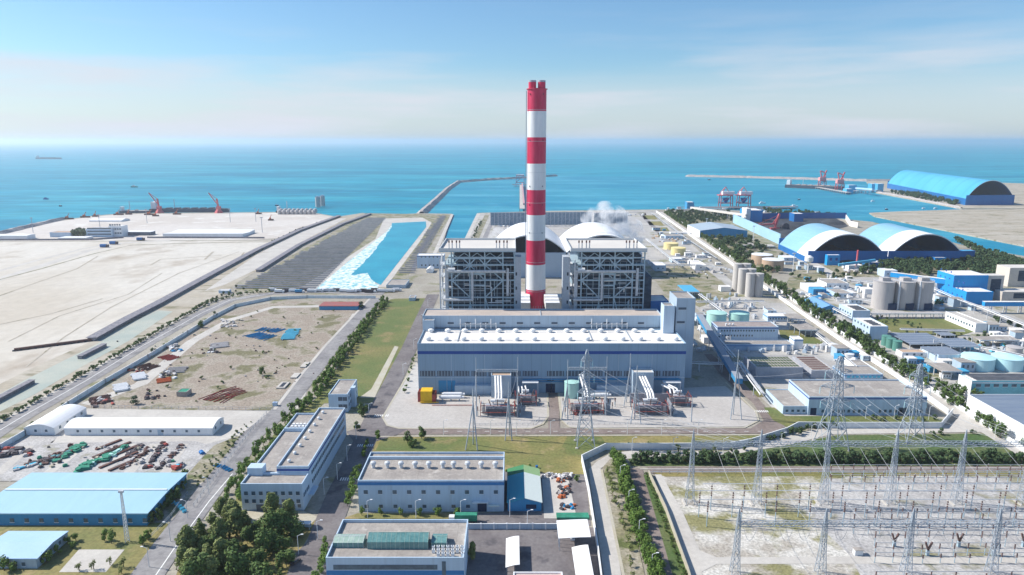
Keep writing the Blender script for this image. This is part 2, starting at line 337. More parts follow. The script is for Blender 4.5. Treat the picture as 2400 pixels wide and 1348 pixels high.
# ================================================================ the setting
# sea to the horizon, land slab on it
b = MB(); xs = [-60000, -8000, -3000, 3000, 8000, 60000]; ys = [300, 2000, 6000, 20000, 70000]
for i in range(5):
    for j in range(4): b.quad((xs[i], ys[j], -2), (xs[i + 1], ys[j], -2), (xs[i + 1], ys[j + 1], -2), (xs[i], ys[j + 1], -2))
struct(b.build('sea', M_sea))
coast = [(-500, 640), (-200, 590), (0, 546), (130, 518), (215, 506), (290, 500), (640, 497), (745, 500), (790, 508), (850, 499), (880, 505), (980, 500), (1060, 501),
         (1032, 588), (1078, 588), (1122, 499), (1300, 494), (1540, 491), (1700, 492), (1860, 500), (1965, 512), (2045, 520), (2170, 553), (2290, 582), (2400, 600), (2700, 655)]
cw = [G(*p) for p in coast]
land = [(-900, 60)] + [(x, y) for x, y in cw] + [(1400, 400), (900, 60)]
struct(MB().prism(land, -2.2, 0).build('ground', M_land))
hb = [(1032, 588), (1078, 588), (1122, 499), (1300, 494), (1540, 491), (1700, 492), (1860, 500), (2000, 530), (2400, 612), (2400, 500), (2250, 489), (2054, 452), (2030, 434), (1607, 414), (1305, 412), (1070, 426), (990, 500), (1060, 501)]
sheet('harbour_water', hb, -1.95, M_harb)
# far spit with the big shed, sandy land on the right
far = [G(x, y) for x, y in [(2030, 426), (2100, 420), (2700, 440), (2700, 505), (2400, 489), (2254, 489), (2054, 452)]]
struct(MB().prism(far, -2.1, .0).build('far_ground', M_beach))
rs = [G(x, y) for x, y in [(2037, 499), (2101, 496), (2254, 491), (2700, 488), (2700, 640), (2400, 576), (2081, 513), (2050, 507)]]
struct(MB().prism(rs, -2.1, .2).build('sandy_ground', M_beach))
# left: port apron, sand
sheet('port_paving', [(-60, 562), (0, 549), (130, 520), (215, 508), (290, 502), (640, 499), (745, 502), (785, 509), (650, 558), (600, 562), (-60, 566)], .05, M_apron)
sheet('sand', [(-500, 570), (640, 564), (700, 535), (775, 514), (600, 588), (370, 714), (212, 801), (20, 900), (-500, 1300)], .05, M_sand)
ribbon('haul_road', [(-20, 660), (100, 622), (205, 588), (285, 570), (400, 563)], 14, .1, M_conc2)
ribbon('haul_track', [(-20, 640), (80, 612), (190, 584), (262, 570)], 8, .1, M_conc2)
ribbon('sand_bund', [(-30, 663), (100, 629), (215, 596), (310, 574), (640, 566)], 3, .16, M_dirtg)
sheet('shore_ground', [(212, 801), (370, 714), (600, 590), (790, 510), (850, 502), (700, 575), (560, 660), (525, 690), (430, 738), (330, 800), (110, 925), (-60, 1010), (-60, 930), (60, 870)], .1, M_beach)
sheet('drain_water', [(220, 798), (370, 727), (405, 730), (300, 800), (180, 866), (80, 925), (-40, 985), (-40, 945), (60, 890), (150, 845), (240, 800)], .15, M_mudw)
sheet('sand_road', [(600, 598), (700, 545), (795, 512), (812, 512), (700, 570), (600, 632), (525, 668), (480, 682)], .14, M_conc2)
# discharge lagoon, its banks
sheet('bank_ground', [(545, 684), (700, 590), (858, 500), (1058, 503), (1000, 590), (925, 686), (740, 690)], .12, M_dirtg)
sheet('bank_path', [(690, 684), (880, 560), (900, 512), (990, 510), (1012, 522), (985, 565), (905, 672), (740, 686)], .18, M_conc2)
def jag(pts, n, amp):
    o = []
    for (a, c), (d, e) in zip(pts, pts[1:]):
        for i in range(n): t = i / n; o.append((a + (d - a) * t + rnd.uniform(-amp, amp), c + (e - c) * t + rnd.uniform(-amp, amp) * .3))
    return o
sheet('foam', [(733, 684), (815, 614), (905, 544), (920, 524), (940, 522), (940, 560)] + [(872, 610), (880, 676)], .24, M_foam)
sheet('lagoon_water', jag([(862, 640), (822, 645), (850, 618), (880, 585), (902, 556), (918, 530)], 12, 2) + [(918, 523), (998, 519), (999, 532), (892, 668)] + jag([(888, 666), (866, 652)], 4, 2), .30, M_pond)
sheet('outfall_apron', [(735, 684), (800, 640), (835, 650), (888, 668), (882, 684)], .27, M_foam)
# intake channel kerbs
ribbon('channel_kerb', [(1060, 502), (1020, 592), (1008, 612)], 6, .2, M_conc2)
ribbon('channel_bank', [(1122, 500), (1084, 582)], 8, .2, M_conc2)
ribbon('channel_walk', [(1040, 504), (985, 590), (968, 632)], 5, .2, M_rev)
# back area between channel and trees: concrete, gravel
sheet('back_ground', [(1122, 500), (1540, 493), (1640, 590), (1760, 700), (1640, 730), (1500, 600), (1090, 575)], .06, M_works)
sheet('back_gravel', [(1510, 625), (1640, 620), (1730, 690), (1640, 720), (1560, 690)], .1, M_dirtg)
# roads
ribbon('street', [(-100, 1075), (0, 1008), (60, 972), (200, 893), (330, 813), (470, 735), (540, 703), (640, 687), (760, 684), (900, 688)], 13, .15, M_asph3)
ribbon('lane_line', [(-100, 1075), (0, 1008), (60, 972), (200, 893), (330, 813), (470, 735), (540, 703), (640, 687)], .5, .19, M_paint)
ribbon('pavement', [(-100, 1052), (0, 990), (60, 955), (200, 878), (330, 799), (460, 724), (540, 693)], 3, .17, M_conc2)
sheet('dirt_yard', [(195, 955), (501, 748), (570, 722), (660, 706), (865, 705), (840, 735), (650, 962)], .1, M_dirt)
ribbon('yard_track', [(200, 948), (330, 900), (450, 800), (540, 750), (640, 720), (820, 716)], 9, .14, M_conc2)
ribbon('yard_track', [(690, 960), (720, 880), (790, 800), (835, 735)], 7, .14, M_conc2)
sheet('paved_yard', [(-60, 1130), (-60, 1075), (55, 1028), (170, 962), (650, 962), (600, 1010), (520, 1110)], .12, M_gravel2)
sheet('paving', [(20, 1130), (130, 1030), (205, 958), (640, 964), (560, 1022), (480, 1042), (110, 1042), (50, 1120)], .17, M_conc2)
sheet('storage_yard', [(-60, 1130), (110, 1038), (460, 1034), (500, 1046), (430, 1115)], .21, M_gravel2)
for x0, x1, a, c_ in ((60, -20, 1045, 1112), (190, 95, 1042, 1112), (300, 222, 1040, 1112), (352, 285, 1040, 1112), (420, 372, 1040, 1112)):
    sheet('concrete_strip', [(x0, a), (x0 + 22, a), (x1 + 26, c_), (x1, c_)], .25, M_conc2)
sheet('scrub_ground', [(500, 1045), (560, 1020), (600, 975), (640, 968), (600, 1010), (470, 1190), (430, 1200), (440, 1110)], .16, M_dirtg)
sheet('weedy_ground', [(-100, 1225), (430, 1225), (460, 1150), (480, 1150), (330, 1348), (260, 1420), (-200, 1420)], .1, M_grassy)
sheet('concrete_pad', [(185, 1288), (292, 1288), (248, 1341), (138, 1341)], .16, M_conc2)
ribbon('road', [(885, 698), (830, 752), (775, 818), (720, 886), (655, 966), (590, 1020), (545, 1085), (490, 1150), (400, 1270), (330, 1370), (280, 1440)], 13, .2, M_asph3)
ribbon('lane_line', [(545, 1110), (490, 1175), (405, 1290), (350, 1370)], .45, .24, M_paint)
ribbon('pavement', [(868, 698), (762, 810), (706, 878), (643, 960)], 2.2, .26, M_conc2)
sheet('paving', [(446, 1165), (470, 1132), (528, 1104), (505, 1140), (480, 1168)], .19, M_conc2)
sheet('lawn', [(925, 700), (1000, 699), (985, 760), (945, 855), (885, 945), (760, 945), (700, 1000), (640, 1090), (560, 1200), (545, 1185), (640, 1020), (745, 930), (830, 805), (900, 705)], .14, M_grass)
sheet('garden_path', [(925, 811), (934, 813), (893, 900), (878, 932), (842, 932), (870, 912)], .2, M_kerb)
ribbon('road', [(1015, 690), (990, 745), (960, 815), (925, 885), (890, 955), (868, 1003), (835, 1080), (800, 1150), (765, 1240), (735, 1348), (715, 1430)], 12.5, .22, M_asph)
sheet('parking', [(740, 1250), (800, 1240), (790, 1300), (730, 1430), (640, 1430), (690, 1300)], .2, M_asph)
sheet('crossroads', [(845, 1000), (905, 985), (960, 1003), (930, 1019), (880, 1035), (850, 1062), (812, 1012)], .235, M_asph)
sheet('yard_paving', [(977, 846), (985, 870), (985, 930), (975, 935), (975, 1003), (935, 1002), (905, 992), (897, 975)], .24, M_conc)
sheet('yard_paving', [(935, 935), (1283, 920), (1283, 975), (1270, 993), (1245, 1003), (935, 1003), (910, 996), (900, 980)], .27, M_conc)
sheet('yard_paving', [(1310, 920), (1700, 905), (1770, 965), (1775, 985), (1745, 1000), (1380, 1003), (1335, 1000), (1318, 985)], .27, M_conc)
ribbon('kerb', [(1283, 920), (1285, 975), (1272, 994), (1245, 1004), (935, 1004), (908, 997), (897, 978), (975, 846)], 1.2, .31, M_kerb)
ribbon('kerb', [(1309, 920), (1316, 985), (1335, 1001), (1380, 1005), (1745, 1002), (1778, 985), (1772, 965), (1700, 895)], 1.2, .31, M_kerb)
sheet('road', [(870, 1004), (1285, 1004), (1283, 918), (1309, 918), (1312, 1004), (1760, 1004), (1790, 985), (1765, 945), (1690, 880), (1650, 830), (1668, 830), (1740, 890), (1800, 960), (1840, 1000), (1820, 1016), (880, 1018)], .225, M_asph2)
sheet('lawn', [(880, 1022), (1820, 1018), (1850, 1004), (1800, 1032), (1700, 1043), (1415, 1044), (1366, 1074), (1372, 1115), (1180, 1105), (1170, 1057), (860, 1062), (850, 1075), (830, 1150), (790, 1200), (815, 1150), (860, 1045)], .16, M_grassy)
ribbon('kerb', [(890, 1023), (1820, 1019), (1842, 1003)], 1.0, .3, M_kerb)
sheet('lawn', [(895, 1026), (1120, 1030), (1090, 1058), (880, 1056)], .2, M_grass)
sheet('lawn', [(1330, 1022), (1410, 1024), (1420, 1043), (1360, 1072), (1310, 1060)], .2, M_grass)
for cxx in range(1040, 1800, 32): ribbon('lane_mark', [(cxx, 1011), (cxx + 11, 1011)], .35, .28, M_paint)
def zebra(px, py, n, w, dx):
    x, y = G(px, py)
    b = MB()
    for i in range(n): b.box(x + i * dx, x + i * dx + .5, y - w / 2, y + w / 2, .24, .30)
    struct(b.build('zebra_crossing', M_paint))
zebra(878, 975, 8, 3, 1.1); zebra(838, 1045, 8, 3, 1.1); zebra(798, 1124, 9, 3, 1.1); zebra(1768, 965, 8, 3, 1.1)
sheet('shed_yard', [(1180, 1105), (1372, 1112), (1385, 1232), (1095, 1232), (1095, 1205), (1180, 1200)], .19, M_asph)
sheet('shed_paving', [(1270, 1112), (1330, 1112), (1352, 1215), (1275, 1215)], .23, M_conc2)
sheet('front_parking', [(1096, 1236), (1395, 1236), (1420, 1430), (1080, 1430)], .19, M_asph)
sheet('workshop_lawn', [(838, 1203), (1065, 1203), (1065, 1216), (800, 1216)], .19, M_grassy)
sheet('front_lawn', [(560, 1200), (720, 1200), (745, 1215), (700, 1300), (640, 1440), (380, 1440), (430, 1300), (520, 1215)], .15, M_grassy)
sheet('forecourt', [(562, 1198), (712, 1198), (745, 1212), (725, 1232), (560, 1225)], .2, M_kerb)
# perimeter lane and switchyard
sheet('lane', [(1398, 1082), (1428, 1064), (1480, 1056), (1700, 1058), (1850, 1018), (1960, 998), (2225, 997), (2265, 965), (2330, 1000), (2330, 1012), (1950, 1018), (1850, 1042), (1700, 1068), (1500, 1073), (1436, 1078), (1408, 1098), (1440, 1250), (1470, 1430), (1428, 1430), (1386, 1150), (1380, 1100)], .2, M_conc2)
sheet('verge', [(1413, 1095), (1430, 1075), (1446, 1078), (1475, 1190), (1530, 1430), (1482, 1430), (1440, 1230)], .24, M_dirtg)
ribbon('kerb', [(1410, 1100), (1440, 1245), (1478, 1430)], 1.2, .29, M_kerb)
sheet('verge', [(1500, 1064), (1800, 1052), (1960, 1020), (2330, 1016), (2420, 1075), (2420, 1092), (1480, 1092), (1470, 1070)], .17, M_lush)
ribbon('service_road', [(1520, 1102), (2450, 1100)], 7, .22, M_asph2)
ribbon('service_road', [(1484, 1098), (1530, 1250), (1570, 1430)], 9, .23, M_asph2)
ribbon('rail_track', [(1500, 1099), (2450, 1096)], .3, .3, M_paint)
ribbon('rail_track', [(1520, 1106), (2450, 1104)], .3, .3, M_steel)
sheet('switchyard_ground', [(1535, 1112), (2450, 1110), (2450, 1500), (1640, 1500), (1590, 1290)], .15, M_gravel)
sheet('switchyard_gravel', [(1930, 1122), (2450, 1115), (2450, 1500), (2100, 1500), (1990, 1300), (1900, 1215)], .19, M_gravel2)
sheet('switchyard_path', [(1535, 1112), (1550, 1112), (1600, 1200), (1640, 1290), (1680, 1306), (2450, 1303), (2450, 1321), (1680, 1322), (1645, 1340), (1660, 1430), (1620, 1430), (1590, 1290)], .24, M_conc2)
sheet('dry_verge', [(1530, 1108), (2450, 1105), (2450, 1114), (1560, 1117)], .23, M_grassy)
sheet('hedge_verge', [(1508, 1112), (1528, 1112), (1618, 1360), (1640, 1430), (1600, 1430), (1560, 1290)], .25, M_lush)
# right-hand zone
sheet('works_ground', [(1640, 730), (1760, 700), (1840, 712), (2060, 890), (2190, 985), (1840, 985), (1740, 890), (1650, 800)], .08, M_works)
ribbon('lane', [(1548, 497), (1640, 562), (1700, 603), (1780, 660), (1860, 717), (1985, 803), (2100, 876), (2225, 955), (2330, 1020), (2460, 1100)], 9, .24, M_conc2)
sheet('works_ground', [(1860, 640), (2150, 640), (2420, 760), (2420, 980), (2250, 960), (2000, 800), (1860, 700)], .1, M_works)
sheet('lawn', [(2050, 747), (2215, 747), (2290, 775), (2240, 790), (2090, 778)], .18, M_grass)
sheet('lawn', [(1825, 773), (1868, 773), (1880, 785), (1900, 786), (1940, 807), (1880, 805), (1830, 790)], .16, M_grass)
sheet('lawn', [(1738, 893), (1760, 893), (1790, 930), (1775, 930)], .26, M_grass)
sheet('lawn', [(1790, 955), (1815, 955), (1840, 975), (2180, 976), (2215, 985), (2190, 993), (1900, 993), (1850, 1003), (1812, 985)], .26, M_grass)
sheet('coal_ground', [(1720, 512), (1960, 512), (1990, 530), (1880, 560), (1826, 566)], .14, M_coal)
sheet('woodland_ground', [(1545, 497), (1720, 497), (1880, 560), (1825, 600), (1800, 668), (1700, 600)], .1, M_dirtg)
sheet('woodland_ground', [(1830, 690), (1860, 630), (2150, 600), (2320, 590), (2420, 620), (2420, 665), (2250, 640), (2060, 650), (1960, 650)], .12, M_dirtg)
sheet('pale_track', [(1825, 572), (1895, 606), (1960, 640), (1950, 650), (1880, 610)], .17, M_conc2)
# haze over everything
hz = MB().box(-60500, 60500, -400, 70500, -3.2, 230).build('haze', None)
hz['kind'] = 'stuff'
hm = bpy.data.materials.new('haze'); hm.use_nodes = True; hn = hm.node_tree; hn.nodes.remove(hn.nodes['Principled BSDF'])
pv = hn.nodes.new('ShaderNodeVolumePrincipled'); pv.inputs['Density'].default_value = 6.3e-5; pv.inputs['Color'].default_value = (.86, .90, .98, 1); pv.inputs['Anisotropy'].default_value = .5
hn.links.new(pv.outputs[0], hn.nodes['Material Output'].inputs['Volume']); hz.data.materials.clear(); hz.data.materials.append(hm)
for nm, px, w in (('sand_track', [(352, 622), (376, 608), (440, 604), (520, 598)], 2.5), ('sand_track', [(480, 608), (495, 594), (500, 590)], 3), ('sand_track', [(560, 606), (572, 592), (630, 592)], 2.5), ('sand_track', [(-20, 700), (80, 664), (180, 630), (230, 600)], 2),
    ('sand_track', [(300, 576), (420, 570), (560, 567), (650, 562)], 3), ('tyre_track', [(60, 860), (150, 790), (260, 720), (420, 640), (560, 590)], 1.2), ('tyre_track', [(20, 800), (140, 740), (300, 690), (380, 640)], 1.0), ('tyre_track', [(0, 760), (120, 735), (240, 700)], 1.4)):
    ribbon(nm, px, w, .19, M_beach)
# ================================================================ the power station
# turbine hall
hall = bld('turbine_hall', 'long grey-blue turbine hall with white roof and two rows of round vents', 'power station hall', 978, 1609, 921, 805, 770, M_clad, M_roofw, M_band, 1.2, (26.3, 28.3))
r_ = hall['root']; hx0, hx1, hy0, hy1, hh = (hall[k] for k in ('x0', 'x1', 'y0', 'y1', 'h'))
for row, (py, x0, x1) in enumerate(((775, 1010, 1567), (794, 1003, 1583))):
    y = G(0, py, hh)[1]
    for i in range(15):
        x = XP(x0 + (x1 - x0) * i / 14, y, hh)
        MB().lathe(x, y, [(1.5, hh - 1.2), (1.5, hh - .2), (2.1, hh), (1.9, hh + .9), (.9, hh + 1.4)], 14).build('roof_vent', M_whitep, r_)
for i in range(14):
    for py in (775, 794):
        y = G(0, py, hh)[1]; xa = XP(1025 + i * 40, y, hh)
        if i < 13: MB().box(xa, xa + 6, y - .15, y + .15, hh - 1.1, hh - .8).build('roof_rail', M_steelp, r_)
for px in (1073, 1388, 1480):
    x = XP(px, hy0 + 10, hh); MB().box(x - .3, x + .3, hy0 + 8, hy1 - 2, hh - 1.1, hh - .6).build('roof_walkway', M_steel, r_)
for a, c in ((985, 1265), (1282, 1598)):
    n = int((c - a) / 40)
    for i in range(n):
        xa = XP(a + (c - a) * i / n, hy0, 12); xb = XP(a + (c - a) * (i + .88) / n, hy0, 12)
        b = MB().use(M_louv).box(xa, xb, hy0 - .15, hy0, 11.5, 15).use(M_clad2)
        for k in range(5): b.box(xa + (xb - xa) * (k + .5) / 5 - .15, xa + (xb - xa) * (k + .5) / 5 + .15, hy0 - .3, hy0 - .15, 11.5, 15)
        b.build('louvre_window', None, r_)
MB().box(hx0, hx1, hy0 - .25, hy0, 10.4, 11).build('ledge', M_clad2, r_)
for i in range(7):
    x = hx0 + (hx1 - hx0) * (i + 1) / 8; MB().box(x - .2, x + .2, hy0 - .12, hy0, 0, 26).build('cladding_joint', M_clad2, r_)
for (a, c, z0, z1) in ((1028, 1047, .5, 9), (1049, 1067, .5, 9)):
    window(r_, XP((a + c) / 2, hy0, 4), hy0, z0, 5.2, 8, 'F', M_bwall, 'shutter_door')
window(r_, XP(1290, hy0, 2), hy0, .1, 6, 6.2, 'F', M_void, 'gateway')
window(r_, XP(1290, hy0, 8), hy0, 8.2, 4.2, 1.2)
b = MB().use(M_clad2)
for a, c in ((1067, 1152), (1397, 1480)): b = MB().box(XP(a, hy0, 3), XP(c, hy0, 3), hy0 - 3.5, hy0 - .05, 0, 6.2).build('low_wing', M_clad2, r_)
for z, a, c in ((9.3, 1225, 1596), (7.8, 1240, 1420), (9.9, 1430, 1590)):
    MB().box(XP(a, hy0, z), XP(c, hy0, z), hy0 - 1.3, hy0 - .3, z, z + .35).build('pipe_ledge', M_bwall, r_)
# lean-on rooms in front
for lab, L_, R_, yt, yb in (('left pinkish-roofed annex room before the turbine hall, above three white busducts', 1151, 1198, 880, 925), ('right tall annex room before the turbine hall behind the slanted busducts', 1484, 1533, 873, 922)):
    yy = hy0 - 9; h = ZY(yt, yy); xa, xb = XP(L_, yy, h), XP(R_, yy, h)
    blk('annex_room', lab, 'annex', xa, xb, yy, hy0 - .1, h, M_clad2, M_tan if L_ == 1151 else M_roofc, None, .5)
for L_, R_, lab in ((1224, 1262, 'small white flat canopy on posts left of the turbine hall gateway'), (1555, 1596, 'small white flat canopy on posts at the right end of the turbine hall')):
    yy = hy0 - 7; xa, xb = XP(L_, yy, 8), XP(R_, yy, 8); t = thing('canopy', lab, 'canopy', ((xa + xb) / 2, yy, 0))
    MB().box(xa, xb, yy, yy + 4, 9, 9.6).build('canopy_roof', M_whitep, t)
    for x, y in ((xa + .3, yy + .3), (xb - .3, yy + .3), (xa + .3, yy + 3.6), (xb - .3, yy + 3.6)): MB().box(x - .2, x + .2, y - .2, y + .2, 0, 9).build('post', M_steelp, t)
# bunker bay behind the hall
by0 = hy1 + 1.5; bh = ZY(740, by0)
bay = blk('bunker_bay', 'long flat-roofed grey block running behind the white-roofed turbine hall', 'bunker bay', XP(990, by0, bh), XP(1553, by0, bh), by0, by0 + 20, bh, M_clad2, mat('bay_roof', (.50, .43, .38), (.42, .37, .34), .08, fine=.08), None, .8)
for i in range(13):
    if i == 0: continue
    window(bay['root'], XP(1016 + i * 40.5, by0, bh - 7), by0, ZY(758, by0) - .6, 4.2, 1.5, 'F', M_louv)
x = XP(1268, by0, bh); MB().box(x - .25, x + .25, by0 + .5, by0 + 19.5, bh - .8, bh - .2).build('roof_joint', M_steel, bay['root'])
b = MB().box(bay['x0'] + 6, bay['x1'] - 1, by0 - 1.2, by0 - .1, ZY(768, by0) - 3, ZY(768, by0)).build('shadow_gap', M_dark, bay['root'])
blk('roof_house', 'small square roof house at the left end of the bunker bay', 'stair head', XP(992, by0 - 3, bh - 5), XP(1018, by0 - 3, bh - 5), by0 - 5, by0 - .1, ZY(751, by0 - 5), M_clad2, M_roof, None, .5)
for px, lab in ((1120, 'left'), (1427, 'right')):
    t = thing('silencer_rack', f'vent pipe rack between hall and bunker bay, {lab} of the two', 'vent rack', (XP(px, by0 - 1, 35), by0 - 1, hh - 1))
    zt = ZY(759, by0 - 1) ; xw = 13
    xc = XP(px, by0 - 1, 35)
    MB().box(xc - xw, xc + xw, by0 - 1.8, by0 - 1.3, zt - .3, zt + .2).build('pipe_header', M_pipeg, t)
    for k in range(8): MB().tube((xc - xw + 1 + k * 3.5, by0 - 1.5, hh - 1), (xc - xw + 1 + k * 3.5, by0 - 1.5, zt + (3.6 if k % 3 == 0 else .8)), .28).build('vent_pipe', M_pipe, t)
tx = by0 - 8
tw = blk('transfer_tower', 'tall square grey transfer tower at the right end of the bunker bay', 'transfer tower', XP(1585, tx, 47), XP(1629, tx, 47), tx, tx + 22, ZY(699, tx), M_clad2, M_roof, None, .9)
window(tw['root'], XP(1598, tx, 42), tx, ZY(726, tx), 5.3, 1.6, 'F', M_louv); window(tw['root'], XP(1596, tx, 42), tx, ZY(758, tx), 5.3, 1.6, 'F', M_louv)
blk('lift_tower', 'narrow pale shaft in front of the square transfer tower', 'lift shaft', XP(1555, tx - 2, 40), XP(1580, tx - 2, 40), tx - 2, tx + 8, ZY(717, tx - 2), M_wall, M_roof, None, .6)
# chimney
cy = 620.; cx = XP(1256.5, cy, 100); t = thing('chimney', 'tall red and white banded chimney with two flues', 'chimney', (cx, cy, 0))
lev = [0] + [ZY(p, cy - 9) for p in (681, 622, 565, 505, 446, 384, 322, 260, 206)]
def rad(z): return 9.75 - 1.0 * min(1, z / 70.) - .35 * z / 200
for i in range(len(lev) - 1):
    a, c = lev[i], lev[i + 1]; n = 4
    o = MB().lathe(cx, cy, [(rad(a + (c - a) * k / n), a + (c - a) * k / n) for k in range(n + 1)], 64, top=(i == len(lev) - 2)).build('red_band' if i % 2 == 0 else 'white_band', M_red if i % 2 == 0 else M_whitep, t); smooth_by_angle(o)
zt = lev[-1]
MB().lathe(cx, cy, [(rad(zt), zt - .8), (9.4, zt - .7), (9.4, zt - .2), (rad(zt), zt - .15)], 48, top=False).build('top_gallery', M_red, t)
for s in (-1, 1):
    fo = smooth_by_angle(MB().use(M_red).lathe(cx + s * 4.1, cy, [(3.35, zt - .1), (3.35, zt + 5.4)], 28, top=False).use(M_steel).lathe(cx + s * 4.1, cy, [(3.38, zt + 5.4), (3.38, zt + 6.9)], 28).build('flue', None, t))
for py in (480, 437, 330, 545, 223):
    for sx in (-.72, .62):
        z = ZY(py, cy); MB().box(cx + sx * 8.6 - .3, cx + sx * 8.6 + .3, cy - 8.8 * math.sqrt(1 - sx * sx) - .35, cy - 8.4 * math.sqrt(1 - sx * sx), z, z + 1.0).build('warning_lamp', M_dark, t)
for k in range(7):
    z = zt - 18 - k * 27; MB().lathe(cx, cy, [(rad(z), z - .12), (rad(z) + .15, z - .1), (rad(z) + .15, z + .1), (rad(z), z + .12)], 48, top=False).build('steel_hoop', M_steelp, t)
MB().box(cx - 9.6, cx - 9.0, cy - 3.3, cy - 2.5, 0, zt - 2).build('ladder', M_steel, t)
b = MB()
for k in range(28):
    a = 2 * math.pi * k / 28; b.bar((cx + 10.3 * math.cos(a), cy + 10.3 * math.sin(a), 0), (cx + 10.3 * math.cos(a), cy + 10.3 * math.sin(a), 11.5), .3)
b.build('base_scaffold', M_steel, t)
# boiler houses
def boiler(ox, label, side):
    y0 = 486.; Y1 = 534.
    def X(px, z=45): return XP(px, y0, z) + ox
    t = thing('boiler_house', label, 'boiler house', (X(1120), y0, 0))
    zt = ZY(582, y0 - 4); zb = ZY(591, y0 - 4); xa, xb = XP(1029, y0 - 4, zt) + ox, XP(1209, y0 - 4, zt) + ox
    b = MB().box(xa, xb, y0 - 4, Y1, zb, zt - 1.5)
    b.box(xa, xb, y0 - 4, y0 - 3.4, zt - 1.5, zt).box(xa, xb, Y1 - .6, Y1, zt - 1.5, zt).box(xa, xa + .6, y0 - 3.4, Y1 - .6, zt - 1.5, zt).box(xb - .6, xb, y0 - 3.4, Y1 - .6, zt - 1.5, zt)
    b.build('roof_fascia', mat('fascia', (.55, .57, .58), fine=.03), t)
    MB().box(xa + .6, xb - .6, y0 - 3.4, Y1 - .6, zt - 1.5, zt - 1.42).build('roof', M_roofc, t)
    MB().box(xa, xb, y0 - 4.05, y0 - 4, zb, zb + .6).build('roof_trim', M_steelb, t)
    for gx in (xa + 6.5, xb - 14):
        for k in range(4):
            x = gx + k * 2.3 + (k > 1) * .8; y = y0 + 3
            MB().use(M_pipeg).tube((x, y, zt - 1.5), (x, y, zt + 3), .38, 8).use(M_rust).tube((x, y, zt + 3), (x, y, zt + 4.6), .55, 8).use(M_steel).box(x - .8, x + .8, y - .8, y + .8, zt - 1.4, zt - .9).build('exhaust_silencer', None, t)
    cols = [X(p) for p in (1060, 1102, 1137, 1179, 1206)]; cl = [X(1042)] + cols
    ztop = zb
    # boiler body, hoppers, added shade blocks and floors inside
    MB().box(cols[0] + 3, cols[3] - 2, y0 + 5, y0 + 40, 16, 74).build('furnace', M_boil, t)
    b = MB().use(M_boil)
    for k in range(12):
        z = 20 + k * 4.3; b.box(cols[0] + 2.4, cols[3] - 1.4, y0 + 4.2, y0 + 5, z, z + 1.0)
    b.build('buckstay', None, t)
    MB().box(cols[0] + .8, cols[4] - .8, y0 + 9, y0 + 45, 1, 78).build('shade_block', M_boil, t)  # dark block added to stop light and darken the boiler's inside
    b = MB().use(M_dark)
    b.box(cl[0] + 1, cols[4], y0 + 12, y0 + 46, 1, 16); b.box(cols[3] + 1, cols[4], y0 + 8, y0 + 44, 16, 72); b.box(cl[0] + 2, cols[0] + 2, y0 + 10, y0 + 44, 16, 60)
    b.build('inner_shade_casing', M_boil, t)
    for k, z in enumerate((10, 18, 27, 36, 45, 54, 63, 72)):
        MB().box(cl[0], cols[4] + (0 if k < 7 else 0), y0 + 2, y0 + 46, z, z + .3).build('floor_grating', M_steelb if k % 2 else M_boil, t)
    for x in cols:
        for y in (y0, y0 + 23, y0 + 46): MB().box(x - .45, x + .45, y - .45, y + .45, 0, ztop).build('column', M_steelb, t)
    lv = [ZY(p, y0) for p in (604, 621, 639, 657, 697, 715)]
    for z in lv: MB().box(cols[0] - 2.5, cols[4], y0 - .35, y0 + .35, z - .45, z + .45).build('beam', M_steelb, t)
    MB().box(cols[0], cols[3], y0 - .4, y0 + .4, lv[0] - 1.1, lv[0] + .6).build('beam', M_steelb, t)
    MB().box(cols[1], cols[2], y0 - .4, y0 + .4, ZY(642, y0) - .6, ZY(642, y0) + .5).build('beam', M_steelb, t)
    MB().box(cols[1], cols[2], y0 - .4, y0 + .4, ZY(669, y0) - .6, ZY(669, y0) + .5).build('beam', M_steelb, t)
    def brace(xa_, za, xb_, zb_, w=.75): MB().bar((xa_, y0 - .05, za), (xb_, y0 - .05, zb_), w).build('brace', M_steelb, t)
    for i in range(3):
        m = (cols[i] + cols[i + 1]) / 2
        brace(cols[i], lv[1], cols[i] + (cols[i + 1] - cols[i]) * .42, lv[0]); brace(cols[i + 1], lv[1], cols[i + 1] - (cols[i + 1] - cols[i]) * .42, lv[0])
    brace(cols[0], lv[3], cols[1], lv[1]); brace(cols[3], lv[3], cols[2], lv[1]); brace(cols[1], lv[1], cols[2], lv[2] - 6, .6)
    brace(cols[0], lv[3], cols[1], lv[4]); brace(cols[3], lv[3], cols[2], lv[4])
    brace(cols[2], lv[4], cols[3], 2); brace(cols[1], lv[4] - 5, cols[0] + 2, 8); brace(cols[1], lv[4] - 4, cols[2], 6, .6)
    brace(cols[2] - 5, lv[2], cols[2], lv[3] - 0, .6)
    for i in range(8):
        xx = cols[0] + (cols[3] - cols[0]) * i / 8; xw = (cols[3] - cols[0]) / 8
        brace(xx, lv[0] + (0 if i % 2 else 3.4), xx + xw, lv[0] + (3.4 if i % 2 else 0), .45)
    for k in range(22):
        z = 3.5 + k * 3.4; MB().box(cols[0] - 2 * (k % 2), cols[4], y0 + .5, y0 + .65, z, z + .16).build('handrail', M_steelp if k % 3 == 0 else M_steelb, t)
    for i in range(4):
        for q in (.33, .67): x = cols[i] + (cols[i + 1] - cols[i]) * q; MB().box(x - .15, x + .15, y0 + .7, y0 + 1, 2, 74).build('stanchion', M_steelb, t)
    # pipework
    zp = lv[2] + 1.5
    for rz, (p0, p1) in ((ZY(635, y0), (1050, 1185)), (ZY(702, y0), (1042, 1108))):
        b = MB(); b.path([(X(p0), y0 - 1.6, rz), (X(p1), y0 - 1.6, rz)], 1.0, 8); b.build('main_pipe', M_pipeg if rz > 30 else M_pipe, t)
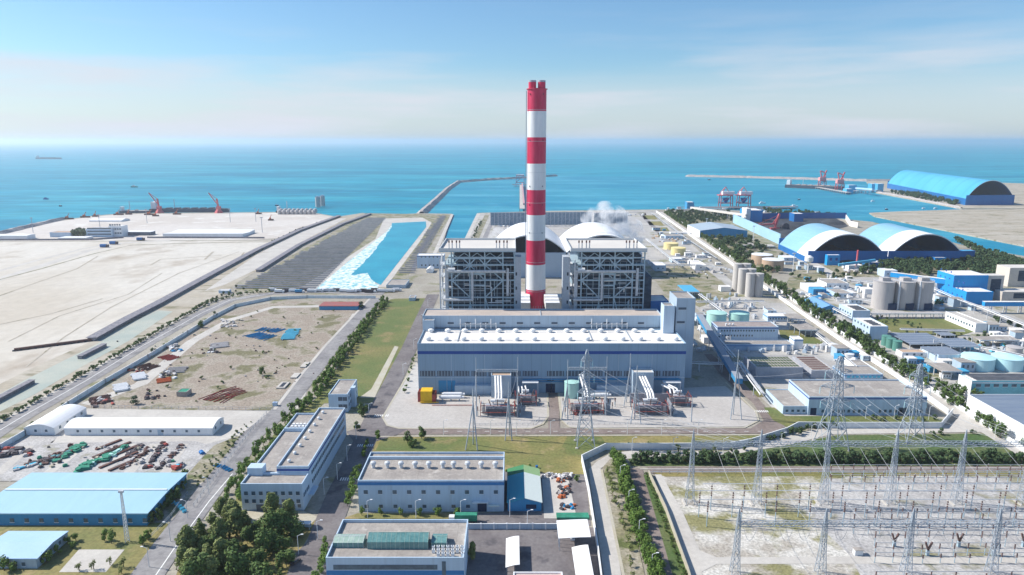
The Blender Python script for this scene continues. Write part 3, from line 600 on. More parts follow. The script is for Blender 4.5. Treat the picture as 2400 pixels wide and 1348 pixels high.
    MB().path([(X(1108), y0 - 1.6, ZY(636, y0)), (X(1108), y0 - 1.6, ZY(702, y0))], .9, 8).build('main_pipe', M_pipeg, t)
    MB().path([(X(1190), y0 - 1.0, ZY(628, y0)), (X(1190), y0 - 1.0, ZY(692, y0))], 1.0, 8).build('main_pipe', M_pipeg, t)
    MB().path([(X(1049), y0 + 1, ZY(632, y0)), (X(1049), y0 + 1, 8)], 1.1, 8).build('main_pipe', M_pipeg, t)
    MB().path([(X(1052), y0 - 1, ZY(631, y0)), (X(1068), y0 - 1, ZY(631, y0))], 1.2, 8).build('pipe_bend', M_pipe, t)
    MB().path([(X(1042), y0 - 3, 3), (X(1042), y0 - 3, 9), (X(1046), y0 - 3, 11), (X(1108), y0 - 3, 11)], 1.1, 8).build('main_pipe', M_pipe, t)
    rr = random.Random(int(ox) + 5)
    for k in range(64):
        xx = rr.uniform(cols[0] + 2, cols[4] - 2); zz = rr.uniform(3, 72); ll = rr.uniform(3, 14); yy = y0 + rr.uniform(.6, 3.5)
        if rr.random() < .6: MB().tube((xx, yy, zz), (min(xx + ll, cols[4]), yy, zz), rr.uniform(.25, .5), 6).build('pipe', rr.choice((M_pipeg, M_steelb, M_pipe)), t)
        else: MB().tube((xx, yy, zz), (xx, yy, min(zz + ll, 74)), rr.uniform(.25, .45), 6).build('pipe', rr.choice((M_pipeg, M_steelb, M_pipe)), t)
    # side stair and cable-tray frames on the sunny left flank
    for k in range(9):
        z = 4 + k * 8.4; b = MB()
        b.box(cl[0] - 3, cols[0], y0 + 3, y0 + 18, z, z + .3); b.bar((cl[0] - 3, y0 + 3, z + 1.2), (cl[0] - 3, y0 + 18, z + 1.2), .15)
        b.bar((cl[0] - 2.5, y0 + 4, z), (cl[0] - 2.5, y0 + 12, z + 8), 1.0, .3); b.build('stair_flight', M_steelp, t)
    for xx, yy in ((cl[0] - 3, y0 + 1), (cl[0] - 3, y0 + 20), (cl[0] + 1, y0 + 1)):
        MB().box(xx - .4, xx + .4, yy - .4, yy + .4, 0, 76).build('stair_column', M_steelp, t)
    for k in range(44):
        xx = rr.uniform(cl[0] - 2, cols[0] - 1); zz = rr.uniform(2, 72); yy = y0 + rr.uniform(0, 8); ll = rr.uniform(2, 8)
        q = rr.random()
        if q < .4: e = (xx + ll * .6, yy, zz)
        elif q < .7: e = (xx, yy + ll, zz)
        else: e = (xx, yy, zz + ll)
        MB().tube((xx, yy, zz), e, rr.uniform(.25, .7), 6).build('pipe', rr.choice((M_pipeg, M_pipe, M_steelp)), t)
    if side < 0: MB().box(cols[4] + .5, cols[4] + 7, y0 + 6, y0 + 44, 0, 62).build('side_casing', M_boil, t); MB().box(cols[4] + 1, cols[4] + 5, y0 - 2, y0 + 6, 0, 17).build('side_block', M_clad2, t)
    # lift shaft
    zc = ZY(602, y0)
    lx = (X(1207.5), X(1221)) if side > 0 else (XP(1017, y0, 45) + ox, XP(1031, y0, 45) + ox)
    MB().box(lx[0], lx[1], y0 - .6, y0 + 9, 0, zc).build('lift_shaft', mat('shaft_concrete', (.40, .43, .48), (.36, .40, .45), .1), t)
    for k in range(6): window(t, lx[0] + .8 if side > 0 else lx[1] - .8, y0 - .6, 12 + k * 10.5, 1.1, 2.4, 'F', M_dark, 'shaft_opening')
    return t
ox_ = XP(1330, 486, 45) - XP(1029, 486, 45)
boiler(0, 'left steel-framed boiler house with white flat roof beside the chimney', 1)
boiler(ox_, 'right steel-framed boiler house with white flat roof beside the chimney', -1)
# precipitator blocks and ducts behind, seen between the boilers
for lab, px, d, w, z0_, z1_, m in (('beige ash duct block just left of the chimney foot', 1228, 606, 11, 0, 22, M_roofc), ('beige ash duct block just right of the chimney foot', 1300, 606, 16, 0, 20, M_roofc)):
    x = XP(px, d, 15); t = thing('flue_duct', lab, 'duct', (x, d, 0)); MB().box(x - w / 2, x + w / 2, d, d + 18, z0_, z1_).build('casing', m, t)
    for k in range(3): MB().box(x - w / 2 - .2, x + w / 2 + .2, d - .3, d, 5 + k * 6, 5.8 + k * 6).build('stiffener', M_steelp, t)
t = thing('precipitator', 'rows of white hopper casings behind and between the boiler houses', 'precipitator', (10, 560, 0))
for k in range(6):
    x = XP(1226 + (k % 2) * 68, 575, 20) ; y = 566 + k // 2 * 12
    MB().box(x - 6, x + 6, y, y + 9, 18, 25).build('hopper_casing', M_pipe, t)
for k in range(8): MB().box(-4 + k * 6, -3.4 + k * 6, 560, 560.6, 0, 18).build('leg', M_steelp, t)
# arched coal sheds behind the boilers and on the right
def arch_shed(name, label, A, B_, D, zs, za, mats, wallm, wallh, shade=True, n=20, ribs=0, split=None, group=None):
    """A,B_: front springing points (world), D: depth vector; zs spring height, za apex height"""
    A = Vector((A[0], A[1], 0)); B_ = Vector((B_[0], B_[1], 0)); D = Vector((D[0], D[1], 0)); mid = (A + B_) / 2
    t = thing(name, label, 'storage shed', (mid.x, mid.y, 0), group)
    def P(u, v, dz=0):
        ph = math.pi * (.0 + u); s_ = u * 2 - 1
        z = zs + (za - zs) * (1 - abs(s_) ** 2.15) + dz
        p = A + (B_ - A) * u + D * v; return (p.x, p.y, z)
    cuts = split or [(0, 1, 'roof', mats[0])]
    for v0, v1, nm, m in cuts:
        b = MB()
        for i in range(n):
            u0, u1 = i / n, (i + 1) / n
            b.quad(P(u0, v0), P(u1, v0), P(u1, v1), P(u0, v1))
        o = b.build(nm, m, t, smooth=True)
    b = MB()
    for i in range(n): b.quad(P(i / n, 1, -1.2), P((i + 1) / n, 1, -1.2), P((i + 1) / n, 0, -1.2), P(i / n, 0, -1.2))
    b.build('shade_lining', M_blued, t, smooth=True)  # underside coloured deep blue for the shade inside the shed
    b = MB(); b.poly([P(i / n, .995, -1.3) for i in range(n, -1, -1)]); b.build('shade_end_closure', M_blued, t)  # closure added at the back, deep blue so the inside reads dark
    for v, sg in ((0, 1), (1, -1)):
        b = MB()
        for i in range(n): q = [P(i / n, v, -1.2), P((i + 1) / n, v, -1.2), P((i + 1) / n, v, .2), P(i / n, v, .2)]; b.quad(*q[::sg])
        b.build('arch_edge', M_whitep, t)
    for k in range(ribs):
        v = (k + .5) / ribs; b = MB()
        for i in range(n):
            u0, u1 = i / n, (i + 1) / n; w = .9 / D.length; b.quad(P(u0, v - w, .35), P(u1, v - w, .35), P(u1, v + w, .35), P(u0, v + w, .35))
        b.build('roof_rib', M_bwall, t)
    # gable truss net and low wall
    dn = D.normalized() * .6
    b = MB(); b.prism([tuple((A - dn)[:2]), tuple((B_ - dn)[:2]), tuple((B_ + dn)[:2]), tuple((A + dn)[:2])], 0, wallh); b.build('front_wall', wallm, t)
    b = MB(); E = A + D; F_ = B_ + D; b.prism([tuple((E - dn)[:2]), tuple((F_ - dn)[:2]), tuple((F_ + dn)[:2]), tuple((E + dn)[:2])], 0, wallh); b.build('back_wall', wallm, t)
    sn = (B_ - A).normalized() * .6
    for Q, nm in ((A, 'side_wall'), (B_, 'side_wall')):
        MB().prism([tuple((Q - sn)[:2]), tuple((Q + sn)[:2]), tuple((Q + sn + D)[:2]), tuple((Q - sn + D)[:2])], 0, zs + .5).build(nm, wallm, t)
    b = MB()
    for k in range(3):
        c = mid + D * (.2 + .28 * k); rr = (B_ - A).length * .3; b.lathe(c.x, c.y, [(rr, .3), (rr * .55, (za - zs) * .3), (2, (za - zs) * .5)], 16)
    b.build('coal_heap', M_coal, t)
    return t
y0 = 803.
for L_, R_, lab in ((1157, 1329, 'left white arched coal shed behind the chimney, steam at its left foot'), (1326, 1504, 'right white arched coal shed behind the boiler house, steam over its roof')):
    a = XP(L_, y0, 25); c = XP(R_, y0, 25)
    arch_shed('coal_shed', lab, (a, y0, 0), (c, y0, 0), (0, 130, 0), 29, 51, [M_white], mat('shed_wall', (.42, .52, .62), (.38, .47, .57), .05), 30)
# big arched sheds on the right
y0 = 900.
for L_, R_, yy, lab in ((1893, 2079, 900, 'front left arched coal shed with light blue roof and broad white stripe'), (2081, 2262, 900, 'front right arched coal shed with light blue roof and white stripe, touching its twin')):
    a = XP(L_, y0, 6); c = XP(R_, y0, 6)
    arch_shed('striped_coal_shed', lab, (a, yy, 0), (c, yy, 0), (8, 122, 0), 7, 39, [M_bluel], M_blued, 16.5, split=[(0, .36, 'white_roof', M_white), (.36, 1, 'blue_roof', M_bluel)])
a = G(2262, 481); c = (XP(2383, G(2262, 481)[1], 0) , G(2262, 481)[1] + 12); e = G(2079, 441)
arch_shed('blue_arched_shed', 'large sky blue arched storage shed far off beyond the harbour', a, c, (e[0] - a[0], e[1] - a[1], 0), 16, 62, [M_bluem], M_blued, 25, ribs=9)
# steam
def steam(name, lab, pts, dens):
    b = MB()
    for x, y, z, r in pts:
        k = len(b.v); n = 10
        for j in range(1, 7):
            for i in range(n): b.v.append((x + r * math.sin(math.pi * j / 7) * math.cos(2 * math.pi * i / n), y + r * math.sin(math.pi * j / 7) * math.sin(2 * math.pi * i / n), z + r * math.cos(math.pi * j / 7)))
        for j in range(5):
            for i in range(n): b.face((k + j * n + i, k + (j + 1) * n + i, k + (j + 1) * n + (i + 1) % n, k + j * n + (i + 1) % n))
        b.face(tuple(k + i for i in range(n))); b.face(tuple(k + 5 * n + i for i in range(n))[::-1])
    o = b.build(name); m = bpy.data.materials.new('steam'); m.use_nodes = True; q = m.node_tree; q.nodes.remove(q.nodes['Principled BSDF'])
    v = q.nodes.new('ShaderNodeVolumePrincipled'); v.inputs['Color'].default_value = (.97, .97, .98, 1); v.inputs['Anisotropy'].default_value = .2
    g = q.nodes.new('ShaderNodeNewGeometry'); nn = q.nodes.new('ShaderNodeTexNoise'); nn.inputs['Scale'].default_value = .07; nn.inputs['Detail'].default_value = 7
    r = q.nodes.new('ShaderNodeMapRange'); r.inputs['From Min'].default_value = .42; r.inputs['From Max'].default_value = .72; r.inputs['To Max'].default_value = dens
    q.links.new(g.outputs['Position'], nn.inputs['Vector']); q.links.new(nn.outputs['Fac'], r.inputs['Value']); q.links.new(r.outputs[0], v.inputs['Density']); q.links.new(v.outputs[0], q.nodes['Material Output'].inputs['Volume'])
    o.data.materials.clear(); o.data.materials.append(m); tag(o, lab, 'steam'); o['kind'] = 'stuff'; return o
ys = 830.
def sp(px, py, r, y=ys): z = ZY(py, y); return (XP(px, y, z), y, z, r)
steam('steam_cloud', 'white steam drifting over the right white coal shed', [sp(1492, 556, 12), sp(1476, 546, 16), sp(1455, 530, 18), sp(1432, 515, 18), sp(1405, 508, 13), sp(1385, 500, 8), sp(1418, 494, 13), sp(1445, 505, 13), sp(1462, 515, 11), sp(1500, 568, 9), sp(1372, 512, 7), sp(1486, 535, 12)], .13)
steam('steam_wisp', 'faint steam wisp at the left foot of the left white coal shed', [sp(1168, 548, 9), sp(1158, 556, 7), sp(1150, 565, 6)], .05)
# ================================================================ buildings left and front
def gable(name, label, cat, x0, x1, y0, y1, he, hr, axis, wall, roof, group=None, curved=False, over=.4):
    """pitched hall: eaves at he, ridge at hr, ridge running along axis X or Y"""
    t = thing(name, label, cat, ((x0 + x1) / 2, y0, 0), group)
    n = 8 if curved else 2
    def z(u): s = abs(u * 2 - 1); return he + (hr - he) * (1 - (s ** 1.8 if curved else s))
    b = MB()
    if axis == 'X':
        P = [(y0 + (y1 - y0) * i / n, z(i / n)) for i in range(n + 1)]
        b.poly([(x0, y0, 0)] + [(x0, y, q) for y, q in P] + [(x0, y1, 0)]); b.poly([(x1, y1, 0)] + [(x1, y, q) for y, q in P[::-1]] + [(x1, y0, 0)])
        b.quad((x0, y0, 0), (x1, y0, 0), (x1, y0, he), (x0, y0, he)); b.quad((x1, y1, 0), (x0, y1, 0), (x0, y1, he), (x1, y1, he))
    else:
        P = [(x0 + (x1 - x0) * i / n, z(i / n)) for i in range(n + 1)]
        b.poly([(x0, y0, 0)] + [(x, y0, q) for x, q in P] + [(x1, y0, 0)]); b.poly([(x1, y1, 0)] + [(x, y1, q) for x, q in P[::-1]] + [(x0, y1, 0)])
        b.quad((x0, y1, 0), (x0, y0, 0), (x0, y0, he), (x0, y1, he)); b.quad((x1, y0, 0), (x1, y1, 0), (x1, y1, he), (x1, y0, he))
    b.build('wall', wall, t)
    r = MB(); d = .25
    for (p, a), (q, c) in zip(P, P[1:]):
        if axis == 'X': v = [(x0 - over, p, a), (x1 + over, p, a), (x1 + over, q, c), (x0 - over, q, c)]
        else: v = [(p, y0 - over, a), (p, y1 + over, a), (q, y1 + over, c), (q, y0 - over, c)]
        if (axis == 'X'): r.quad(*[(x, y, z_ + .05 + d) for x, y, z_ in v]); r.quad(*[(x, y, z_ + .05) for x, y, z_ in v[::-1]])
        else: r.quad(*[(x, y, z_ + .05 + d) for x, y, z_ in v[::-1]]); r.quad(*[(x, y, z_ + .05) for x, y, z_ in v])
    # fascia edges
    if axis == 'X':
        r.quad((x0 - over, y0 - .02, he - .15), (x1 + over, y0 - .02, he - .15), (x1 + over, y0 - .02, he + .3), (x0 - over, y0 - .02, he + .3))
        for x in (x0 - over, x1 + over):
            for (p, a), (q, c) in zip(P, P[1:]): r.quad((x, p, a + .05), (x, q, c + .05), (x, q, c + .3), (x, p, a + .3))
    else:
        for (p, a), (q, c) in zip(P, P[1:]): r.quad((p, y0 - over, a + .05), (q, y0 - over, c + .05), (q, y0 - over, c + .3), (p, y0 - over, a + .3))
        for x in (x0 - .02, x1 + .02): r.quad((x, y0 - over, he - .15), (x, y1 + over, he - .15), (x, y1 + over, he + .3), (x, y0 - over, he + .3))
    r.build('roof', roof, t)
    return dict(root=t, x0=x0, x1=x1, y0=y0, y1=y1, h=he)
def gx(name, label, cat, L_, R_, yb, ye, yr, ykk, axis, wall, roof, depth=None, hr=None, **k):
    y0 = G(0, yb)[1]; he = ZY(ye, y0); y1 = (y0 + depth) if depth else G(0, ykk, he)[1]
    if hr is None: hr = ZY(yr, (y0 + y1) / 2) if axis == 'X' else ZY(yr, y0)
    return gable(name, label, cat, XP(L_, y0, he), XP(R_, y0, he), y0, y1, he, hr, axis, wall, roof, **k)
w1 = gx('warehouse', 'short white curved-roof warehouse at the bend, its end wall towards the storage yard', 'warehouse', 56, 127, 1020, 1004, 995, 957, 'Y', M_wallw, M_white, curved=True)
winrow(w1, 2, 2, 1.3, 1.3, .2, .9); winrow(w1, 4, 2, 1.6, 1.6, face='R')
w2 = gx('warehouse', 'long low white warehouse with curved roof above the storage yard', 'warehouse', 150, 497, 1021, 1005, 984, 979, 'X', M_wallw, M_white, curved=True)
winrow(w2, 11, 2, 1.3, 1.3); window(w2['root'], XP(376, w2['y0'], 2), w2['y0'], 0, 3, 3.4, 'F', M_clad2, 'door'); winrow(w2, 2, 2, 1.3, 1.6, face='R')
w3 = gx('warehouse', 'large light blue warehouse with a low pitched roof', 'warehouse', -60, 342, 1232, 1205, 1150, 1109, 'X', M_bwall, mat('pale_blue_sheeting', (.36, .56, .68), (.32, .52, .65), .05, .35, .7, rough=.55, fine=.03, fscale=.5, stretch=(1, .2, 1)), over=.8)
b = MB().box(w3['x0'], w3['x1'], (w3['y0'] + w3['y1']) / 2 - .4, (w3['y0'] + w3['y1']) / 2 + .4, ZY(1150, (w3['y0'] + w3['y1']) / 2) + .2, ZY(1150, (w3['y0'] + w3['y1']) / 2) + .75).build('ridge_cap', M_white, w3['root'])
for i in range(11): window(w3['root'], XP(14 + i * 34.6 - 20, w3['y0'], 2), w3['y0'], 1.6, 1.7, 1.8, 'F', M_glass)
w4 = gx('warehouse', 'small pale blue pitched-roof hall in the lower left corner', 'warehouse', -60, 84, 1333, 1311, 1272, 1246, 'X', M_clad2, M_bluep, over=.6)
for i in range(5): window(w4['root'], XP(-20 + i * 19, w4['y0'], 1), w4['y0'], 1.2, 1.3, 1.5)
winrow(w4, 6, 1.6, 1.2, 1.5, face='R')
# light mast
x, y = G(299, 1270); t = thing('light_mast', 'tall white lattice floodlight mast standing in the grass before the blue warehouse', 'light mast', (x, y, 0))
hm_ = 22; b = MB()
for a in range(3):
    p = 2 * math.pi * a / 3; b.bar((x + .9 * math.cos(p), y + .9 * math.sin(p), 0), (x + .35 * math.cos(p), y + .35 * math.sin(p), hm_), .22)
    for k in range(14):
        q = 2 * math.pi * (a + 1) / 3; r0 = .9 - .55 * k / 14; r1 = .9 - .55 * (k + 1) / 14
        b.bar((x + r0 * math.cos(p), y + r0 * math.sin(p), hm_ * k / 14), (x + r1 * math.cos(q), y + r1 * math.sin(q), hm_ * (k + 1) / 14), .12)
b.build('lattice_pole', M_whitep, t); MB().box(x - 1, x + 1, y - .4, y + .4, hm_, hm_ + .8).build('lamp_head', M_steelp, t)
# office block E (three roof levels) left of the plant road
y0 = G(0, 1197)[1]; h1 = ZY(1134, y0); x0, x1 = XP(563, y0, h1), XP(708, y0, h1)
yA = G(0, 1094, h1 + 3)[1]; yB = G(0, 956, h1 + 3)[1]
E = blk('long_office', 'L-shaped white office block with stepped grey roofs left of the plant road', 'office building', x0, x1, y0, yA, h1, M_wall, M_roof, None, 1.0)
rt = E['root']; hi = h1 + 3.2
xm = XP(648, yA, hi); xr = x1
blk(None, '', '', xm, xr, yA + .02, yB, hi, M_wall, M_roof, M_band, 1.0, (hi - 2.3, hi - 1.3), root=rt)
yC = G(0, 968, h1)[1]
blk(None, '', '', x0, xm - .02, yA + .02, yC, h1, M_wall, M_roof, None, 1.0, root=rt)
MB().box(x0 - .3, x0 + 6.5, yA - 1, yA + 4, h1 - 1, h1 + 2.8).build('roof_room', M_wall, rt)
yy = (yA + yC) / 2 + 12; MB().box(x0 + .6, xm - .4, yy, yy + .8, h1 - .9, h1 + 1).build('roof_wall', M_wall, rt)
for k in range(12):
    MB().box(x0 + 3 + (k % 6) * 1.9, x0 + 4.2 + (k % 6) * 1.9, yy + 3 + k // 6 * 3, yy + 4.6 + k // 6 * 3, h1 - .9, h1 + .7).build('air_conditioner', M_whitep, rt)
for k in range(8):
    yv = yA + 6 + (yB - yA - 12) * k / 7; xv = xm + 3.8
    MB().lathe(xv, yv, [(.6, hi - 1), (.6, hi - .3), (.9, hi - .2), (.8, hi + .3), (.3, hi + .6)], 12).build('roof_vent', M_whitep, rt)
for z, n in ((h1 - 5.4, 8), (h1 - 9.2, 8)):
    winrow(dict(root=rt, x0=x0, x1=x1, y0=y0, y1=y0), n, z, 1.6, 1.7, .02, .98)
window(rt, x0 + 8, y0, 0, 3.5, 3, 'F', M_louv, 'door'); winrow(dict(root=rt, x0=x0, x1=x1, y0=y0, y1=y0), 5, 1.5, 1.5, 1.6, .5, .98)
for z in (hi - 6, hi - 10.5): winrow(dict(root=rt, x1=x1, x0=0, y0=yA, y1=yB), 26, z, 1.5, 1.8, face='R')
winrow(dict(root=rt, x1=x1, x0=0, y0=y0, y1=yA), 4, 6, 1.5, 1.8, face='R')
MB().box(x1, x1 + 2.5, yA - 3, yA + 5, 3.5, 4).build('door_canopy', M_wall, rt)
# small block F
y0 = G(0, 966)[1]; Fb = bld('small_office', 'small white two-storey block with beige roof beside the lawn', 'office building', 769, 814, 966, 924, 889, M_wall, M_roof, None, .6)
rt = Fb['root']
winrow(Fb, 2, 2.5, 2.5, 2.4, .5, .98, m=M_louv, name='balcony'); winrow(Fb, 2, 7.2, 2.5, 2.4, .5, .98, m=M_louv, name='balcony'); winrow(Fb, 6, 3, 1.5, 1.8, face='R'); winrow(Fb, 6, 7, 1.5, 1.8, face='R')
MB().box(Fb['x1'], Fb['x1'] + 2.6, Fb['y0'] + 8, Fb['y0'] + 12, 0, Fb['h'] + 1).build('stair_tower', M_wall, rt)
# workshop G
Gb = bld('workshop', 'blue-walled workshop with grey flat roof and ten round roof vents', 'workshop', 838, 1181, 1199, 1126, 1059, M_bwall if 0 else M_wall, M_roof, M_band, 1.0)
rt = Gb['root']; h = Gb['h']; yv = G(0, 1073, h)[1]
MB().box(Gb['x0'] + .5, Gb['x1'] - .5, yv, yv + .6, h - .9, h + .5).build('roof_wall', M_wall, rt)
yv = G(0, 1092, h)[1]
for px in (875, 908, 940, 973, 1005, 1038, 1063, 1096, 1128, 1161):
    x = XP(px, yv, h); MB().use(M_steelp).lathe(x, yv, [(.8, h - .9), (.8, h + .8), (1.35, h + 1.0), (1.2, h + 1.9), (.5, h + 2.3)], 14).build('roof_vent', None, rt)
MB().box(Gb['x0'] - .08, Gb['x1'] + .08, Gb['y0'] - .09, Gb['y0'] - .065, h - 2.3, h - 1.0).build('blue_fascia', M_band2, rt)
for i in range(10):
    window(rt, XP(857 + i * 33.9, Gb['y0'], h * .7), Gb['y0'], h - 6.4, 1.8, 1.7); 
    if i < 8: window(rt, XP(859 + i * 34, Gb['y0'], 2), Gb['y0'], 1.8, 1.7, 1.5)
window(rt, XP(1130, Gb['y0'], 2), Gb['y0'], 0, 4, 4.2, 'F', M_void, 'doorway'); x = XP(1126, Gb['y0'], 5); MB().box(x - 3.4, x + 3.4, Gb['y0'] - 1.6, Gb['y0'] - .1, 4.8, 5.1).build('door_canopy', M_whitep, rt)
x = XP(1158, Gb['y0'], 3); MB().box(x - 2.4, x + 2.4, Gb['y0'] - 1.4, Gb['y0'] - .1, 3.2, 3.5).build('door_canopy', M_proof, rt)
# shed H: blue walls, left roof half coloured dark for the workshop's shadow
y0 = G(0, 1199)[1]; he = ZY(1178, y0); x0, x1 = XP(1190, y0, he), XP(1269, y0, he); y1 = G(0, 1100, he)[1]; hr = he + 2.2; xm = (x0 + x1) / 2
t = thing('tool_shed', 'blue shed with two-tone teal and pale roof beside the workshop', 'shed', (xm, y0, 0))
b = MB(); b.poly([(x0, y0, 0), (x1, y0, 0), (x1, y0, he), (xm, y0, hr), (x0, y0, he)]); b.quad((x0, y1, 0), (x0, y0, 0), (x0, y0, he), (x0, y1, he)); b.quad((x1, y0, 0), (x1, y1, 0), (x1, y1, he), (x1, y0, he)); b.poly([(x1, y1, 0), (x0, y1, 0), (x0, y1, he), (xm, y1, hr), (x1, y1, he)]); b.build('wall', M_bwall, t)
ys_ = y1 - (y1 - y0) * .24
for a, ha, c, hc, m1, m2 in ((x0 - .4, he, xm, hr, M_teal_shade, M_green_shade), (xm, hr, x1 + .4, he, M_proof, M_green_lit)):
    for ya, yb_, m in ((y0 - .6, ys_, m1), (ys_, y1, m2)):
        b = MB(); b.quad((a, ya, ha + .3), (c, ya, hc + .3), (c, yb_, hc + .3), (a, yb_, ha + .3)); b.quad((a, ya, ha + .05), (a, yb_, ha + .05), (c, yb_, hc + .05), (c, ya, hc + .05)); b.quad((a, ya, ha + .05), (c, ya, hc + .05), (c, ya, hc + .3), (a, ya, ha + .3)); b.build('roof_half', m, t)
window(t, XP(1245, y0, 3), y0, 1.4, 4.5, 2, 'F', M_void, 'opening')
# office I in the foreground
h = 14.; y0 = G(0, 1307, h)[1]; y1 = G(0, 1217, h)[1]
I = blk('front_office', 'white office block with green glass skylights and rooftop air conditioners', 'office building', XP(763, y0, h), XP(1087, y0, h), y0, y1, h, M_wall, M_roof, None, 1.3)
rt = I['root']
for z in (h - 4.8, h - 9): window(rt, XP(903, y0, h - 3), y0, z, XP(1025, y0, h - 3) - XP(781, y0, h - 3), 1.9, 'F', M_glass, 'ribbon_window')
x = XP(1040, y0, h); MB().box(x - .7, x + .7, y0 - .1, y0, 0, h - 1.5).build('window_strip', M_glass, rt)
MB().box(I['x0'] - .02, I['x1'] + .02, y0 - .05, y0 - .02, h - 7, h - 5.2).build('blue_stripe', M_band2, rt)
def skylight(L_, R_, yf, yk, z0, z1, m, lab):
    ya = G(0, yf, h)[1]; yb_ = G(0, yk, h + z1)[1]; xa, xb = XP(L_, ya, h), XP(R_, ya, h)
    MB().box(xa, xb, ya, yb_, h - 1.25, h + z1 * .45).build('skylight_base', M_gglass, rt)
    s = .8; b = MB(); a = h + z1 * .45; c = h + z1
    b.quad((xa, ya, a), (xb, ya, a), (xb, (ya + yb_) / 2, c), (xa, (ya + yb_) / 2, c)); b.quad((xb, yb_, a), (xa, yb_, a), (xa, (ya + yb_) / 2, c), (xb, (ya + yb_) / 2, c))
    b.poly([(xa, yb_, a), (xa, ya, a), (xa, (ya + yb_) / 2, c)]); b.poly([(xb, ya, a), (xb, yb_, a), (xb, (ya + yb_) / 2, c)]); b.build(lab, m, rt)
    n = max(3, int((xb - xa) / 1.6)); b = MB()
    for i in range(n + 1):
        x = xa + (xb - xa) * i / n; b.bar((x, ya, a), (x, (ya + yb_) / 2, c), .1); b.bar((x, yb_, a), (x, (ya + yb_) / 2, c), .1); b.bar((x, ya - .03, h - 1.2), (x, ya - .03, a), .12)
    b.bar((xa, (ya + yb_) / 2, c), (xb, (ya + yb_) / 2, c), .15); b.build('glazing_bar', M_pane if m is M_gglass else M_steelp, rt)
skylight(780, 851, 1277, 1246, 0, 1.8, M_pane, 'skylight'); skylight(861, 1003, 1280, 1236, 0, 3.6, M_gglass, 'skylight'); skylight(1011, 1046, 1276, 1246, 0, 1.6, M_gglass, 'skylight')
for k in range(24):
    if k in (0, 5): continue
    yv = y0 + 2.2 + (k // 7) * 2.2; xv = XP(1012, yv, h) + (k % 7) * 1.75
    if k // 7 == 3: xv += 1
    b = MB().use(M_whitep).box(xv, xv + 1.1, yv, yv + .9, h - 1.2, h + .2).use(M_louv).cyl(xv + .55, yv + .45, h + .2, h + .25, .35, 10); b.build('air_conditioner', None, rt)
# neighbouring block bottom and canopies
yq = G(0, 1340, 5)[1]; blk('gate_office', 'low pink-roofed gatehouse at the lower edge between the carports', 'gatehouse', XP(1203, yq, 5), XP(1318, yq, 5), yq - 9, yq, 5, M_wallw, mat('pink_roof', (.62, .44, .38), fine=.08), None, .6)
def carport(L_, R_, yf, yk, h, lab, name='carport', bend=1.2):
    ya = G(0, yf, h)[1]; yb_ = G(0, yk, h)[1]; xa = XP(L_, ya, h); xb = XP(R_, ya, h)
    t = thing(name, lab, 'carport', ((xa + xb) / 2, ya, 0)); n = 8; b = MB()
    P = [(xa + (xb - xa) * i / n, h + bend * math.sin(math.pi * i / n * .5 + .0)) for i in range(n + 1)]
    for (p, a), (q, c) in zip(P, P[1:]): b.quad((p, ya, a), (q, ya, c), (q, yb_, c), (p, yb_, a)); b.quad((p, yb_, a - .12), (q, yb_, c - .12), (q, ya, c - .12), (p, ya, a - .12))
    b.build('membrane_roof', M_white, t)
    for k in range(5):
        y = ya + (yb_ - ya) * (k + .5) / 5; MB().bar((xa + .5, y, 0), (xa + .5, y, h), .2).bar((xa + .5, y, h - .2), (xb, y, h + bend - .2), .15).build('post', M_steelp, t)
carport(1185, 1218, 1330, 1262, 3.2, 'narrow white membrane carport left of the parking lane')
carport(1309, 1385, 1262, 1220, 6.5, 'wide white gate canopy near the green netting', 'gate_canopy', .6)
carport(1357, 1400, 1400, 1283, 3.2, 'white membrane carport along the wall in the bottom centre')
# container truck, panels fence, bits
x, y = G(1090, 1224); t = thing('container_truck', 'green box truck with white cab parked behind the front office', 'truck', (x, y, .3))
MB().box(x - 4.2, x + 5.2, y - 1.3, y + 1.3, 1.2, 4).build('box_body', M_green, t); MB().use(M_whitep).box(x - 6.8, x - 4.5, y - 1.2, y + 1.2, .8, 3).use(M_glass).box(x - 6.85, x - 6.3, y - 1.1, y + 1.1, 1.9, 2.8).build('cab', None, t)
MB().box(x - 6.5, x + 5, y - .9, y + .9, .6, 1.18).build('chassis', M_dark, t)
for wx in (-5.6, 2.6, 4):
    for s in (-1.1, 1.1): MB().tube((x + wx, y + s - .15, .75), (x + wx, y + s + .15, .75), .5, 10).build('wheel', M_dark, t)
def wall_line(name, lab, px, h, th, m, cat='wall', cap=None, panel=None, z0=0, world=False):
    pts = [Vector(p) for p in (px if world else [G(a, c) for a, c in px])]; t = thing(name, lab, cat, (pts[0].x, pts[0].y, 0)); b = MB(); c_ = MB()
    for a, c in zip(pts, pts[1:]):
        d = (c - a).normalized(); n = Vector((d.y, -d.x)) * th / 2
        b.prism([tuple(a - n), tuple(a + n), tuple(c + n), tuple(c - n)], z0, h); c_.prism([tuple(a - n * 1.5), tuple(a + n * 1.5), tuple(c + n * 1.5), tuple(c - n * 1.5)], h, h + .15)
        if panel:
            L_ = (c - a).length; k = max(1, int(L_ / panel))
            for i in range(k + 1):
                p = a + (c - a) * i / k; q = MB().box(p.x - .32, p.x + .32, p.y - .32, p.y + .32, z0, h + .3)
                if len(t.children) < 100: q.build('pillar', cap or m, t)
    b.build('panel_wall', m, t); c_.build('coping', cap or m, t); return t
wall_line('panel_fence', 'low grey-white panel fence with dark gaps right of the front office', [(1097, 1241), (1309, 1241)], 2.6, .25, M_clad2, 'fence', M_whitep, 5.2)
